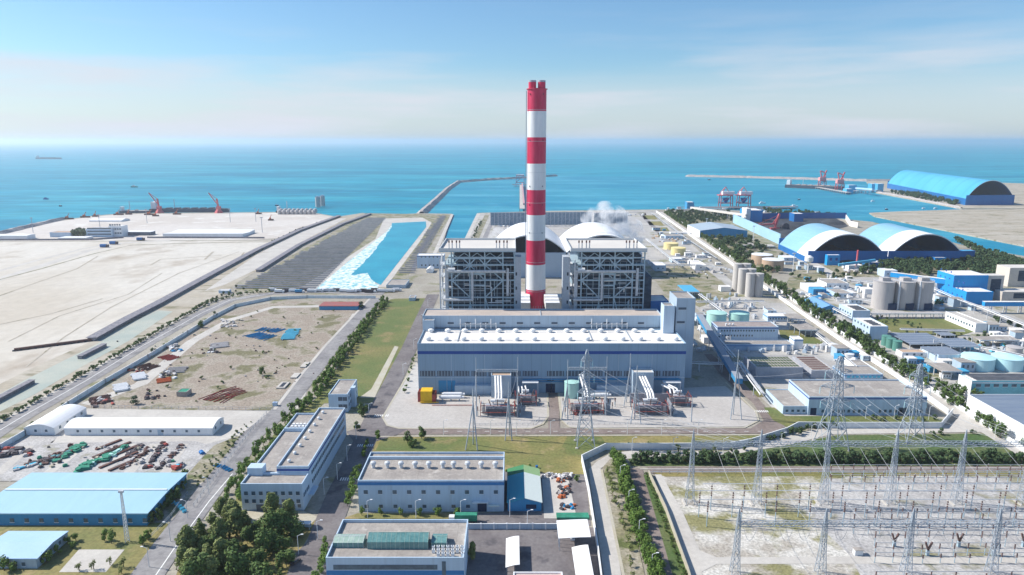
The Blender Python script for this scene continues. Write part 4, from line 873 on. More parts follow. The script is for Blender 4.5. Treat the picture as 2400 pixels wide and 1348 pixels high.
wall_line('boundary_wall', 'white boundary wall stepping round the lane from the carports to the pylons', [(1418, 1440), (1400, 1290), (1380, 1160), (1363, 1082), (1420, 1054), (1560, 1054), (1705, 1053), (1760, 1043), (1845, 1016), (1870, 1003), (1950, 1004), (2205, 1004), (2232, 971)], 3.6, .3, M_wallw)
wall_line('boundary_wall', 'beige wall along the grass strip left of the switchyard', [(1520, 1114), (1560, 1200), (1612, 1345), (1640, 1440)], 2.6, .3, M_kerb)
wall_line('panel_wall_fence', 'long white panel wall with pillars following the curved street', [(-60, 1098), (0, 1055), (60, 1020), (160, 952), (247, 898), (347, 840), (440, 783), (501, 746), (551, 720), (634, 703), (720, 699), (880, 700)], 3.0, .3, mat('street_wall', (.74, .80, .82), (.60, .70, .74), .2, fine=.1), 'wall', M_wallw, 9)
wall_line('plant_wall', 'white wall on the near side of the long straight lane right of the boilers', [(1538, 497), (1630, 562), (1692, 604), (1772, 662), (1850, 717), (1975, 804), (2088, 877), (2168, 932), (2222, 972)], 3.2, .4, M_wallw)
wall_line('plant_wall', 'white wall on the far side of the long straight lane, before the tree row', [(1560, 497), (1655, 563), (1712, 604), (1790, 658), (1872, 716), (1995, 800), (2110, 872), (2235, 950), (2345, 1024), (2470, 1106)], 2.8, .4, M_wallw)
wall_line('bund_wall', 'dark revetment wall along the far drain beside the sand', [(215, 800), (300, 752), (370, 716), (480, 655), (600, 590), (700, 543), (795, 508)], 3.0, 6, M_rev, 'bank')
wall_line('bund_wall', 'dark revetment wall along the solar field', [(605, 638), (700, 578), (800, 528), (868, 503)], 3.0, 5, M_rev, 'bank')
wall_line('bund_wall', 'short dark sheet-pile wall in the mud near the drain', [(187, 842), (246, 812)], 2.5, 3, M_rev, 'bank')
wall_line('bund_wall', 'dark sheet-pile wall at the left edge by the drain', [(-40, 960), (77, 898)], 2.5, 3, M_rev, 'bank')
# pipeline lying on the sand
a = G(34, 823); c = G(218, 799); t = thing('dredge_pipe', 'long rusty pipeline lying on the wet sand', 'pipeline', (*a, 0)); MB().tube((*a, 1.2), (*c, 1.2), 1.2, 8).build('pipe', M_rust, t)
for k in range(12): q = Vector(a) + (Vector(c) - Vector(a)) * k / 11; MB().box(q.x - .8, q.x + .8, q.y - 1.4, q.y + 1.4, 0, 1.0).build('cradle', M_dark, t)
a = G(352, 656); 
# far left port
b1 = bld('port_office', 'pale grey five-storey port office left of the sheds', 'office building', 201, 262, 556, 537, 533, M_wall, M_roofw, None, .5); winrow(b1, 14, 4, 3.2, 2, m=M_glass); winrow(b1, 14, 9, 3.2, 2); winrow(b1, 14, 14, 3.2, 2)
b1 = bld('port_office', 'taller white stair block at the right end of the port office', 'office building', 254, 285, 555, 530, 527, M_wallw, M_roofw, None, .5); winrow(b1, 5, 5, 3, 2.5); winrow(b1, 5, 12, 3, 2.5); winrow(b1, 5, 19, 3, 2.5)
bld('port_house', 'low white house beside dark trees on the port apron', 'house', 116, 165, 556, 545, 541, M_wall, M_tan, None, .4)
gx('transit_shed', 'long white transit shed on the port apron', 'warehouse', 381, 568, 556, 548, 545, 538, 'X', M_wallw, M_white)
gx('transit_shed', 'small white shed at the far left of the port', 'warehouse', -30, 62, 562, 553, 550, 549, 'X', M_wallw, M_white)
gx('transit_shed', 'thin white long roof low beside the port fence', 'warehouse', 135, 200, 562, 558, 556, 554, 'X', M_wallw, M_white)
wall_line('port_wall', 'long dark boundary wall between port apron and sand', [(-20, 564), (215, 563), (290, 558)], 2.5, .6, M_rev)
wall_line('port_wall', 'dark boundary wall right of the port gate', [(345, 558), (620, 559)], 2.5, .6, M_rev)
t0 = gx('gate_shed', 'open-sided white gate canopy between port office and transit shed', 'canopy', 292, 352, 552, 544, 543, 541, 'X', M_louv, M_white)
b1 = gx('port_tent', 'white tent roof with a blue pile beside it on the apron', 'tent', 208, 285, 520, 517, 512, 515, 'X', M_white, M_white, depth=30)
for k in range(2):
    d = 1690 + k * 30; x = XP(745 + k * 11, d, 10); t = thing('cement_silo', ('left' if k == 0 else 'right') + ' grey cement silo at the end of the port', 'silo', (x, d, 0))
    MB().cyl(x, d, 0, 24, 6.2, 16).build('shell', M_silob, t); MB().box(x - 4, x + 4, d - 4, d + 4, 24, 27).build('head_house', M_clad2, t)
for k in range(18):
    px = 655 + (k % 9) * 10 + (4 if k > 8 else 0); d = 1520 + (k // 9) * 35; x = XP(px, d, 3)
    t = tag(MB().lathe(x, d, [(4.5, 0), (4.8, 6), (3.5, 9), (1, 10)], 12).build('concrete_tetrapod', M_silob, loc=(x, d, 0)), 'grey domed precast block in the stack at the port end', 'precast block', 'precast blocks at the port end')
for k, (px, py) in enumerate(((600, 520), (540, 521), (345, 523), (78, 546), (615, 545), (1035 - 800, 537))):
    x, y = G(px, py); tag(MB().tube((x, y, 0), (x, y, 26), .5, 6).box(x - 2.5, x + 2.5, y - .6, y + .6, 26, 27.2).build('high_mast_lamp', M_steel, loc=(x, y, 0)), 'thin grey high-mast lamp on the pale port apron', 'lamp mast', 'lamp masts on the port apron')
for k, (px, py, w) in enumerate(((160, 514, 10), (200, 510, 9), (224, 508, 6), (278, 504, 10), (302, 503, 6), (352, 504, 12), (415, 503, 8), (365, 507, 6), (606, 502, 6), (635, 517, 5))):
    x, y = G(px, py); tag(MB().use(M_rust).box(x - w, x + w, y - 3, y + 3, 0, 3).use(M_orange).bar((x - w * .4, y, 3), (x + w * .3, y, 12), .9).box(x - w * .5, x, y - 2, y + 2, 3, 6).build('loading_machine', None, loc=(x, y, 0)), 'rusty loading machine parked near the quay edge', 'machine', 'machines near the quay edge')
for px, py, lab in ((245, 580, 'left dark truck on the haul road to the port'), (267, 573, 'right dark truck on the haul road to the port'), (330, 564, 'dark truck by the port gate')):
    x, y = G(px, py); t = thing('dump_truck', lab, 'truck', (x, y, 0)); MB().box(x - 6, x + 3, y - 2, y + 2, 1.4, 5).build('tipper_body', M_blued, t); MB().box(x + 3.3, x + 6.3, y - 2, y + 2, 1, 4.4).build('cab', M_black, t); MB().box(x - 6, x + 6, y - 1.6, y + 1.6, .4, 1.35).build('chassis', M_dark, t)
# blue shed and small lagoon buildings
gx('long_shed', 'low blue-walled shed with red roof by the curved street', 'shed', 748, 838, 727, 718, 713, 708, 'X', M_bwall, mat('red_sheet', (.34, .10, .09), (.28, .12, .12), .2))
b1 = bld('pump_house', 'long white pump house with two rows of windows left of the left boiler', 'pump house', 977, 1040, 629, 599, 594, M_wall, M_roofw, M_band, .5); winrow(b1, 6, 14, 1.8, 1.8, .1, .98); winrow(b1, 6, 3, 1.8, 2, .1, .98)
gx('guard_hut', 'tiny white pitched hut before the pump house', 'hut', 999, 1014, 640, 633, 629, 627, 'Y', M_wallw, M_white)
bld('lagoon_hut', 'small white hut by the lagoon end wall', 'hut', 512, 536, 688, 681, 678, M_wall, M_roofw, None, .3)
bld('valve_house', 'low grey roofed basin building at the lower end of the intake bank', 'basin building', 905, 950, 676, 668, 655, M_clad2, M_roof, None, .5)
bld('valve_house', 'small flat grey hut beside the lawn top', 'hut', 958, 972, 706, 698, 692, M_wall, M_roof, None, .3)
# parked trucks along the street head
for k in range(20):
    px = 640 + k * 15.2 + rnd.uniform(-3, 3); py = 684 + rnd.uniform(-1.5, 2.5); x, y = G(px, py); L0 = rnd.uniform(4, 6)
    tag(MB().use(rnd.choice((M_whitep, M_whitep, M_black, M_bwall))).box(x - L0, x + L0 - 2.4, y - 1.2, y + 1.2, 1.1, 3.6).use(M_whitep).box(x + L0 - 2.1, x + L0, y - 1.2, y + 1.2, .6, 2.9).use(M_dark).box(x - L0, x + L0, y - .9, y + .9, .3, 1.05).build('parked_truck', None, loc=(x, y, 0)), 'lorry in the queue parked on the street head below the lagoon', 'lorry', 'lorries parked below the lagoon')
# ================================================================ solar rows
def solar(poly_l, poly_r, n, lab, grp, name='solar_row'):
    for i in range(n):
        t = i / (n - 1.0)
        A = Vector(G(*poly_l[0])).lerp(Vector(G(*poly_l[1])), t); B_ = Vector(G(*poly_r[0])).lerp(Vector(G(*poly_r[1])), t)
        x0 = A.x + rnd.uniform(-6, 2); x1 = B_.x; y = A.y; n_ = 1.9
        b = MB().use(M_solar); b.quad((x0, y - n_, .9), (x1, y - n_, .9), (x1, y + n_ * .6, 1.5), (x0, y + n_ * .6, 1.5)); b.quad((x0, y + n_ * .6, 1.4), (x1, y + n_ * .6, 1.4), (x1, y - n_, .8), (x0, y - n_, .8))
        b.use(M_steelp).box(x0, x1, y - n_ - .1, y - n_, .75, .95)
        tag(b.build(name, None, loc=(x0, y, 0)), lab, 'solar row', grp)
solar([(556, 676), (862, 512)], [(742, 676), (905, 512)], 62, 'dark solar panel row on the broad bank left of the lagoon', 'solar rows left of the lagoon')
solar([(938, 640), (1030, 508)], [(972, 640), (1046, 508)], 46, 'short dark solar panel row between lagoon and intake channel', 'solar rows right of the lagoon')
# ================================================================ yards: steel stacks, tarpaulins
PR = {}
def proto(key, fn):
    if key not in PR:
        o = fn(); PR[key] = o.data; bpy.data.objects.remove(o)
    return PR[key]
def put(name, me, loc, rz, sc, label, cat, group):
    o = bpy.data.objects.new(name, me); C.objects.link(o); o.location = loc; o.rotation_euler = (0, 0, rz); o.scale = sc; ORG[o.name] = tuple(loc); return tag(o, label, cat, group)
def beams(px, py, n, L_, sp_, rz, m, name, label, cat, group, r=.3, round_=False, layers=1, jit=.06):
    me = proto((m.name, round_), lambda: (MB().tube((-.5, 0, 0), (.5, 0, 0), .5, 10) if round_ else MB().box(-.5, .5, -.5, -.3, -.5, .5).box(-.5, .5, .3, .5, -.5, .5).box(-.5, .5, -.3, .3, -.12, .12)).build('p', m))
    x, y = G(px, py); c, s = math.cos(rz), math.sin(rz)
    for k in range(n):
        o = (k % math.ceil(n / layers) - n / layers / 2) * sp_; z = r + (k // math.ceil(n / layers)) * 2 * r + .15
        d = rnd.uniform(-.6, .6)
        put(name, me, (x - s * o + c * d, y + c * o + s * d, z), rz + rnd.uniform(-jit, jit), (L_ * rnd.uniform(.85, 1), 2 * r, 2 * r), label, cat, group)
beams(683, 784, 9, 12, 3.6, R(8), M_cst, 'steel_pipe', 'light blue steel pipe lying in the right-hand blue pile', 'pipe', 'light blue pipes in the yard', .75, True)
beams(610, 788, 13, 17, 1.9, R(60), M_bst, 'steel_beam', 'bright blue steel truss piece in the left-hand blue pile', 'steel beam', 'blue steel pieces in the yard', .22, jit=.2)
beams(630, 774, 12, 14, 1.9, R(75), M_bst, 'steel_beam', 'bright blue steel truss piece in the left-hand blue pile', 'steel beam', 'blue steel pieces in the yard', .22, jit=.3)
beams(510, 932, 10, 15, 1.9, R(66), M_redst, 'steel_beam', 'red primed beam in the pile at the bottom of the dirt yard', 'steel beam', 'red beams in the lower pile', .16, jit=.22)
beams(545, 918, 9, 13, 2.0, R(50), M_redst, 'steel_beam', 'red primed beam in the pile at the bottom of the dirt yard', 'steel beam', 'red beams in the lower pile', .16, jit=.22)
beams(395, 838, 11, 11, 1.4, R(62), M_redst, 'steel_beam', 'red primed beam in the topmost pile beside the street wall', 'steel beam', 'red beams in the upper pile', .2, jit=.13)
beams(345, 860, 11, 12, 1.4, R(62), M_rust, 'steel_beam', 'rust brown beam in the middle pile beside the street wall', 'steel beam', 'brown beams beside the wall', .2, jit=.13)
beams(325, 884, 8, 9, 1.9, R(35), M_pipe, 'steel_pipe', 'white pipe in the upper stack beside the street wall', 'pipe', 'white pipes, upper stack', .8, True)
beams(283, 910, 8, 9, 1.9, R(35), M_pipe, 'steel_pipe', 'white pipe in the lower stack beside the street wall', 'pipe', 'white pipes, lower stack', .8, True)
beams(385, 892, 7, 9, 1.4, R(30), M_orange, 'steel_beam', 'orange beam in the low stack in mid yard', 'steel beam', 'orange beams in mid yard', .4)
beams(415, 868, 9, 14, 1.4, R(12), M_silob, 'steel_beam', 'grey beam in the stack in mid yard', 'steel beam', 'grey beams in mid yard', .4)
beams(515, 810, 9, 14, 1.6, R(25), M_silob, 'steel_pipe', 'grey pipe among the scrap in the upper yard', 'pipe', 'grey pipes in the upper yard', .5, True)
beams(235, 938, 9, 12, 1.6, R(38), M_rust, 'steel_beam', 'rusty beam in the lowest pile by the street wall', 'steel beam', 'rusty beams at the lower wall end', .45)
def junk(cx, cy, rx, ry, n, mats_, name, label, cat, group, s=(1, 3), flat=.6):
    for k in range(n):
        px = cx + rx * rnd.uniform(-1, 1); py = cy + ry * rnd.uniform(-1, 1); m = rnd.choice(mats_); x, y = G(px, py)
        v = rnd.randrange(4)
        def mk(v=v, m=m):
            r2 = random.Random(v * 7 + 1); b = MB().use(m)
            if v == 0: b.box(-.5, .5, -.5, .5, 0, .7).box(-.3, .2, -.4, .3, .7, 1)
            elif v == 1: b.tube((-.5, 0, .35), (.5, 0, .35), .35, 10).box(-.3, -.2, -.4, .4, 0, .3).box(.2, .3, -.4, .4, 0, .3)
            elif v == 2:
                b.lathe(0, 0, [(.5, 0), (.52, .4), (.3, .55), (.3, .9)], 10)
            else:
                b.poly([(-.5, -.5, 0), (.5, -.5, 0), (.42, -.4, .7), (-.45, -.38, .55)]); b.poly([(.5, -.5, 0), (.5, .5, 0), (.4, .42, .62), (.42, -.4, .7)]); b.poly([(.5, .5, 0), (-.5, .5, 0), (-.4, .4, .8), (.4, .42, .62)]); b.poly([(-.5, .5, 0), (-.5, -.5, 0), (-.45, -.38, .55), (-.4, .4, .8)]); b.poly([(-.45, -.38, .55), (.42, -.4, .7), (.4, .42, .62), (-.4, .4, .8)])
            return b.build('p', m)
        me = proto(('junk', v, m.name), mk); q = rnd.uniform(*s)
        put(name, me, (x, y, .25), rnd.uniform(0, 3), (q * rnd.uniform(.8, 1.6), q, q * flat), label, cat, group)
junk(545, 760, 26, 9, 26, (M_roofw, M_silob, M_kerb), 'rubble_piece', 'pale scrap piece in the white heap of the upper dirt yard', 'scrap', 'pale scrap, upper yard', (1, 3))
junk(412, 818, 14, 7, 14, (M_black, M_pipe, M_bst, M_silob), 'machine_part', 'machine part heaped above the red beams', 'machine part', 'parts above the red beams', (1.5, 3.5))
junk(500, 820, 16, 9, 10, (M_black, M_pipe, M_kerb), 'machine_part', 'odd machine part lying in the middle of the dirt yard', 'machine part', 'parts in mid yard', (1.5, 3))
junk(400, 880, 25, 9, 18, (M_silob, M_pipe, M_black), 'machine_part', 'grey crated part beside the orange beams', 'machine part', 'parts beside the orange beams', (1.2, 3))
junk(365, 925, 22, 12, 12, (M_black, M_silob, M_rust), 'machine_part', 'dark part left of the green-roofed hut', 'machine part', 'parts left of the green-roofed hut', (1.2, 3))
junk(240, 945, 25, 10, 16, (M_rust, M_redst, M_silob), 'machine_part', 'rusty part in the lower corner by the wall', 'machine part', 'parts in the lower wall corner', (1.2, 3))
junk(320, 870, 18, 5, 8, (M_redst, M_rust), 'machine_part', 'small red part beside the brown beams', 'machine part', 'red parts by the brown beams', (1, 2.4))
b1 = bld('yard_hut', 'small hut with green roof in the dirt yard', 'hut', 413, 437, 930, 919, 910, M_roof, M_green, None, .2)
bld('yard_hut', 'tiny white cabin at the lower right yard corner', 'hut', 638, 648, 953, 944, 941, M_wall, M_band, None, .2)
for L_, R_, yf, yk, lab in ((647, 680, 912, 898, 'dark square pit with concrete rim'), (680, 705, 888, 877, 'pale concrete slab beside the yard road'), (703, 727, 863, 851, 'upper pale concrete slab beside the yard road')):
    a = G(L_, yf); c = G(R_, yk); b = MB().use(M_conc2).box(a[0], c[0], a[1], c[1], .1, 1.0)
    if 'pit' in lab: b.use(M_dark).box(a[0] + 1.5, c[0] - 1.5, a[1] + 1.5, c[1] - 1.5, .9, 1.02)
    tag(b.build('foundation_pit' if 'pit' in lab else 'foundation_slab', None, loc=(a[0], a[1], 0)), lab, 'foundation')
# storage yard rows
def row(pxs, mats_, label, grp, s, n):
    (ax, ay), (bx, by) = pxs
    for k in range(n):
        t = (k + .5) / n
        if rnd.random() < .12: continue
        junk(ax + (bx - ax) * t, ay + (by - ay) * t, 6, 2.4, 1, mats_, 'stored_part' if mats_[0] is not M_green else 'covered_pallet', label, 'stored part' if mats_[0] is not M_green else 'covered pallet', grp, s, .5)
row(((198, 1040), (130, 1085)), (M_green,), 'green tarpaulin-covered load in the left green row of the storage yard', 'green covered loads, left row', (2.5, 4), 5)
row(((200, 1042), (60, 1094)), (M_rust, M_black), 'rusty bundle in the leftmost rows of the storage yard', 'rusty bundles, leftmost rows', (1.4, 2.6), 26)
row(((170, 1058), (100, 1090)), (M_black, M_rust, M_gglass), 'dark machinery piece in the left row of the storage yard', 'dark pieces, left row', (1.5, 3), 34)
row(((196, 1046), (160, 1066)), (M_green,), 'green tarpaulin-covered load at the upper end of the second row', 'green covered loads, second row', (3, 4.2), 9)
row(((300, 1048), (205, 1098)), (M_green, M_teal), 'green tarpaulin-covered load in the middle row of the storage yard', 'green covered loads, middle row', (2.4, 3.6), 20)
row(((215, 1088), (185, 1105)), (M_green,), 'green tarpaulin-covered load next to the blue warehouse', 'green covered loads by the blue warehouse', (3, 4.5), 8)
row(((335, 1042), (300, 1068)), (M_black, M_black, M_rust), 'dark coil in the fourth row of the storage yard', 'dark coils, fourth row', (1.6, 2.8), 24)
row(((350, 1052), (285, 1102)), (M_rust, M_rust, M_silob), 'rust-coloured bundle in the fourth row of the storage yard', 'rust bundles, fourth row', (1.4, 2.6), 24)
row(((388, 1040), (340, 1105)), (M_black, M_rust, M_redst, M_black), 'red or dark part in the fifth row of the storage yard', 'parts, fifth row', (1.4, 2.6), 30)
row(((428, 1044), (365, 1100)), (M_black, M_rust, M_silob), 'dark part in the rightmost row of the storage yard', 'parts, rightmost row', (1.4, 2.4), 30)
row(((80, 1090), (30, 1104)), (M_silob, M_cst, M_pipeg), 'pale crate in the lower left storage yard', 'pale crates, lower left', (1.6, 3.2), 14)
junk(40, 1062, 30, 8, 14, (M_silob, M_black, M_redst), 'stored_part', 'grey or red part at the far left of the storage yard', 'stored part', 'parts, far left', (2, 4), .5)
for k in range(9):
    x, y = G(255 - k * 2 + (k % 3) * 24, 1044 + k * 6); put('steel_plate_stack', proto('slab', lambda: MB().box(-.5, .5, -.5, .5, 0, 1).build('p', M_rust)), (x, y, .25), R(62), (14, 1.6, .7), 'rusty plate stack lying along the storage rows', 'steel stack', 'rusty plate stacks in the storage yard')
x, y = G(474, 1063)
junk(474, 1063, 3, 1, 1, (M_blued,), 'skip', 'blue skip right of the storage yard', 'skip', None, (3, 4), .6); junk(420, 1096, 8, 4, 8, (M_cst, M_silob, M_redst), 'stored_part', 'blue-white crate by the corner of the blue warehouse', 'crate', 'crates by the warehouse corner', (2, 4), .6)
# yard behind the tool shed
junk(1322, 1145, 16, 26, 46, (M_orange, M_black, M_silob, M_black, M_dark, M_rust), 'machine_part', 'orange or black machine part on the paving right of the tool shed', 'machine part', 'machine parts right of the tool shed', (.7, 1.7), .8)
junk(1305, 1118, 36, 5, 40, (M_black, M_silob, M_pipe), 'machine_part', 'dark drum or crate in the row above the machine parts', 'drum', 'drums above the machine parts', (.8, 1.6), .9)
junk(1330, 1190, 16, 6, 14, (M_black, M_orange, M_bst), 'machine_part', 'small machine part at the lower end of the paving', 'machine part', 'parts at the lower end of the paving', (.8, 1.6), .9)
x, y = G(1342, 1213); t = tag(MB().box(x - 7, x + 7, y - 2, y + 2, .2, 1.2).build('covered_heap', M_green, loc=(x, y, 0)), 'green netting-covered heap above the gate canopy', 'covered heap')

junk(250, 1072, 190, 26, 60, (M_black, M_rust, M_silob, M_silob, M_green, M_kerb), 'yard_oddment', 'small loose piece scattered between the rows of the storage yard', 'oddment', 'loose pieces in the storage yard', (.8, 2.0), .8)
junk(500, 840, 240, 60, 50, (M_kerb, M_rust, M_silob, M_black), 'yard_oddment', 'small loose piece scattered over the open dirt yard', 'oddment', 'loose pieces in the dirt yard', (.5, 1.5), .8)
# ================================================================ right-hand works
def posts(t, x0, x1, y0, y1, h, nx, ny, m=None, w=.5):
    for i in range(nx):
        for j in range(ny):
            x = x0 + (x1 - x0) * i / max(1, nx - 1); y = y0 + (y1 - y0) * j / max(1, ny - 1)
            MB().box(x - w / 2, x + w / 2, y - w / 2, y + w / 2, 0, h).build('post', m or M_steelp, t)
def tank(px, pyt, pyb, rpx, m, label, cone=1.2, name='storage_tank', group=None, rail=True, cat='tank'):
    """px centre column, pyt row of the front roof rim, pyb row of the front foot"""
    yf = G(0, pyb)[1]; h = ZY(pyt, yf); r = rpx / F * (yf * math.cos(TH) + (H - h) * math.sin(TH)); y = yf + r; x = XP(px, y, h)
    t = thing(name, label, cat, (x, y, 0), group)
    smooth_by_angle(MB().cyl(x, y, 0, h, r, 40).build('shell', m, t)); smooth_by_angle(MB().lathe(x, y, [(r + .15, h - .3), (r + .15, h + .1), (.3, h + cone)], 40).build('roof', M_whitep if m in (M_tan,) else m, t))
    if rail:
        b = MB()
        for k in range(12): b.bar((x - r * .7 + .8 * k * .4, y - r * .72 - .6 - k * 0, h * (k / 12)), (x - r * .7 + .8 * (k + 1) * .4, y - r * .72 - .6, h * (k + 1) / 12), .5, .2)
        b.build('stair', M_steelp, t)
    return dict(root=t, x=x, y=y, r=r, h=h)
def openshed(name, label, L_, R_, yb, yt, yk, roof, nx=3, ny=3, th=.5, cat='open shed'):
    y0 = G(0, yb)[1]; h = ZY(yt, y0); x0, x1 = XP(L_, y0, h), XP(R_, y0, h); y1 = G(0, yk, h)[1]
    t = thing(name, label, cat, ((x0 + x1) / 2, y0, 0)); MB().box(x0, x1, y0, y1, h - th, h).build('roof', roof, t); MB().box(x0 - .05, x1 + .05, y0 - .12, y0 - .01, h - th - .3, h + .1).build('roof_edge', M_whitep, t)
    posts(t, x0 + .5, x1 - .5, y0 + .5, y1 - .5, h - th, nx, ny); return dict(root=t, x0=x0, x1=x1, y0=y0, y1=y1, h=h)
# workshop R1 + annex
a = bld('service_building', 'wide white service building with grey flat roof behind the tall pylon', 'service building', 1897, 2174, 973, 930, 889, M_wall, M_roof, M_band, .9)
for i in range(20):
    if i in (9, 10, 1): continue
    window(a['root'], XP(1928 + i * 12.2, a['y0'], 2), a['y0'], 1.6, 1.5, 1.9)
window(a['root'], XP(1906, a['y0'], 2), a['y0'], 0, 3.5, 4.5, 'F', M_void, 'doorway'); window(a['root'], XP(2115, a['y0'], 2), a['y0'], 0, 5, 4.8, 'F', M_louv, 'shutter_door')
for k in range(7):
    px = 1930 + k * 39; window(a['root'], XP(px, a['y0'], 9), a['y0'] - .1, a['h'] - 2.9, .9, .5, 'F', M_whitep, 'wall_lamp')
a2 = bld('service_annex', 'low annex with grey roof on the left of the wide service building', 'annex', 1836, 1893, 971, 952, 912, M_wall, M_roof, None, .6); winrow(a2, 4, 1.5, 1.5, 1.4, .05, .98)
# filter basins
def basin(L_, R_, yb, yt, yk, nx, ny, lab, m):
    q = bld('filter_basin', lab, 'filter basin', L_, R_, yb, yt, yk, mat('basin_wall', (.40, .42, .47), (.34, .36, .41), .1), M_conc, None, .3)
    r = q['root']; w = (q['x1'] - q['x0'] - 3) / nx; d = (q['y1'] - q['y0'] - 3) / ny
    for i in range(nx):
        for j in range(ny):
            MB().box(q['x0'] + 1.5 + i * w + .25, q['x0'] + 1.5 + (i + 1) * w - .25, q['y0'] + 1.5 + j * d + .8, q['y0'] + 1.5 + (j + 1) * d - .8, q['h'] - .28, q['h'] - .05).build('basin_cell', m, r)
    return q
mg = mat('green_water', (.07, .09, .03), (.12, .13, .05), .3, rough=.3)
basin(1772, 1883, 887, 861, 834, 14, 4, 'large concrete filter basin with green cells', mg)
basin(1902, 1958, 887, 868, 834, 1, 7, 'narrow concrete basin with brown cells right of the green one', mat('brown_cell', (.14, .08, .07), fine=.2))
b1 = bld('dosing_house', 'low flat building with blue front right of the basins', 'dosing house', 1980, 2070, 889, 877, 857, M_wall, M_roof, M_band2, .4); winrow(b1, 8, 1, 2, 1.6, m=M_cst)
bld('dosing_upper', 'raised flat roof block on the dosing house, near the lane', 'roof block', 2017, 2058, 877, 868, 843, M_wallw, M_roof, None, .4)
b1 = bld('laboratory', 'white two-storey laboratory with two rows of small windows and a dark roof', 'laboratory', 1682, 1825, 797, 766, 753, M_wall, mat('dark_roof', (.30, .25, .24), (.36, .31, .29), .2), M_band, .5)
winrow(b1, 20, 7.2, 1.2, 1.5); winrow(b1, 12, 3, 1.2, 1.5, .02, .6); winrow(b1, 4, 4, 1.4, 1.6, face='L')
for px in (1702, 1710, 1718): x = XP(px, b1['y0'] + 5, b1['h']); MB().tube((x, b1['y0'] + 5, b1['h'] - .4), (x, b1['y0'] + 5, b1['h'] + 1.6), .8, 10).build('roof_fan', M_whitep, b1['root'])
bld('pump_hall', 'long low pump hall in front of the laboratory', 'pump hall', 1697, 1860, 822, 807, 797, M_wall, M_roof, M_band2, .4)
b1 = bld('stair_block', 'small white cube block at the right end of the pump hall', 'stair block', 1862, 1883, 818, 795, 787, M_wallw, M_roofw, M_band2, .5)
b1 = bld('switch_house', 'low pale switch house behind the teal tanks', 'switch house', 1800, 1852, 754, 741, 733, M_wall, M_roofw, M_band2, .4); winrow(b1, 7, 2, 1.3, 1.4)
bld('store_room', 'flat white store left of the teal tanks', 'store', 1640, 1662, 760, 744, 733, M_wall, M_roof, None, .4)
tank(1680, 738, 778, 23, M_teal, 'left pale teal tank behind the laboratory', 1.6); tank(1733, 738, 772, 23, M_teal, 'right pale teal tank behind the laboratory', 1.6)
openshed('open_shed', 'upper grey open shed on white posts by the lane', 1856, 1888, 765, 748, 735, M_roof); openshed('open_shed', 'lower grey open shed on white posts by the lane', 1874, 1917, 790, 773, 757, M_roof, 4, 3)
for k, (px, py) in enumerate(((1955, 817), (1975, 828), (1990, 838))): tank(px, py - 6, py + 6, 11, M_whitep, ('first', 'second', 'third')[k] + ' small white tank from the left in the cluster below the lane', .6, rail=False)
junk(1985, 840, 30, 9, 22, (M_pipe, M_whitep, M_pipeg), 'pump_unit', 'white pump unit among the small white tanks by the lane', 'pump', 'white pump units by the lane', (1.5, 3.5), .8)
junk(1930, 812, 24, 6, 16, (M_pipeg, M_steelp, M_silob), 'pump_unit', 'grey pump unit beside the cube stair block', 'pump', 'grey pump units by the stair block', (1.2, 2.6), .8)
# white tall silos (2 x 3)
k = 0
for r_i, (px0, pyt, pyb) in enumerate(((1760, 643, 697), (1744, 632, 690), (1732, 620, 684))):
    for c_i in range(2):
        px = px0 + c_i * 20 - (0 if r_i == 0 else 2)
        q = tank(px, pyt, pyb, 10.5, M_silo, 'tall white ash silo in the clustered group beside the lane', .8, 'ash_silo', 'white ash silos beside the lane', False, 'silo')
# tan, yellow tanks
tank(1786, 600, 622, 24, M_tan, 'rear tan tank with white roof near the striped sheds', 1.5); tank(1812, 612, 636, 25, M_tan, 'front tan tank with white roof near the striped sheds', 1.5)
tank(1573, 572, 586, 17, M_ytank, 'rear pale yellow tank right of the boiler house', 1); tank(1590, 583, 599, 17, M_ytank, 'front pale yellow tank right of the boiler house', 1)
# big silos
for k, (px, lab) in enumerate(((2073, 'left big grey ash silo of three beyond the lane'), (2121, 'middle big grey ash silo of three beyond the lane'), (2164, 'right big grey ash silo of three beyond the lane'))):
    q = tank(px, 663, 727, 23.5, M_silob, lab, .6, 'big_silo', None, False, 'silo'); t = q['root']
    MB().box(q['x'] - 4, q['x'] + 4, q['y'] - 4, q['y'] + 3, q['h'], q['h'] + 3.6).build('filter_house', M_silob, t)
    b = MB()
    for j in range(18): a_ = 2 * math.pi * j / 18; b.bar((q['x'] + q['r'] * math.cos(a_), q['y'] + q['r'] * math.sin(a_), q['h'] + 1.2), (q['x'] + q['r'] * math.cos(a_ + .35), q['y'] + q['r'] * math.sin(a_ + .35), q['h'] + 1.2), .2)
    b.build('guard_rail', M_steelp, t)
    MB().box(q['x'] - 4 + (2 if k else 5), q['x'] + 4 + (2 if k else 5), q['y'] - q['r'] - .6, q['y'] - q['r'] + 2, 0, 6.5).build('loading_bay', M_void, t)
    if k < 2: x = q['x'] + q['r'] + .9; MB().box(x - .7, x + .7, q['y'] - q['r'], q['y'] - q['r'] + 1.4, 0, q['h'] + 1).build('stair_ladder', M_steelp, t)
openshed('silo_apron', 'long grey roofed walkway in front of the three big silos', 2043, 2212, 747, 735, 731, M_silob, 9, 2)
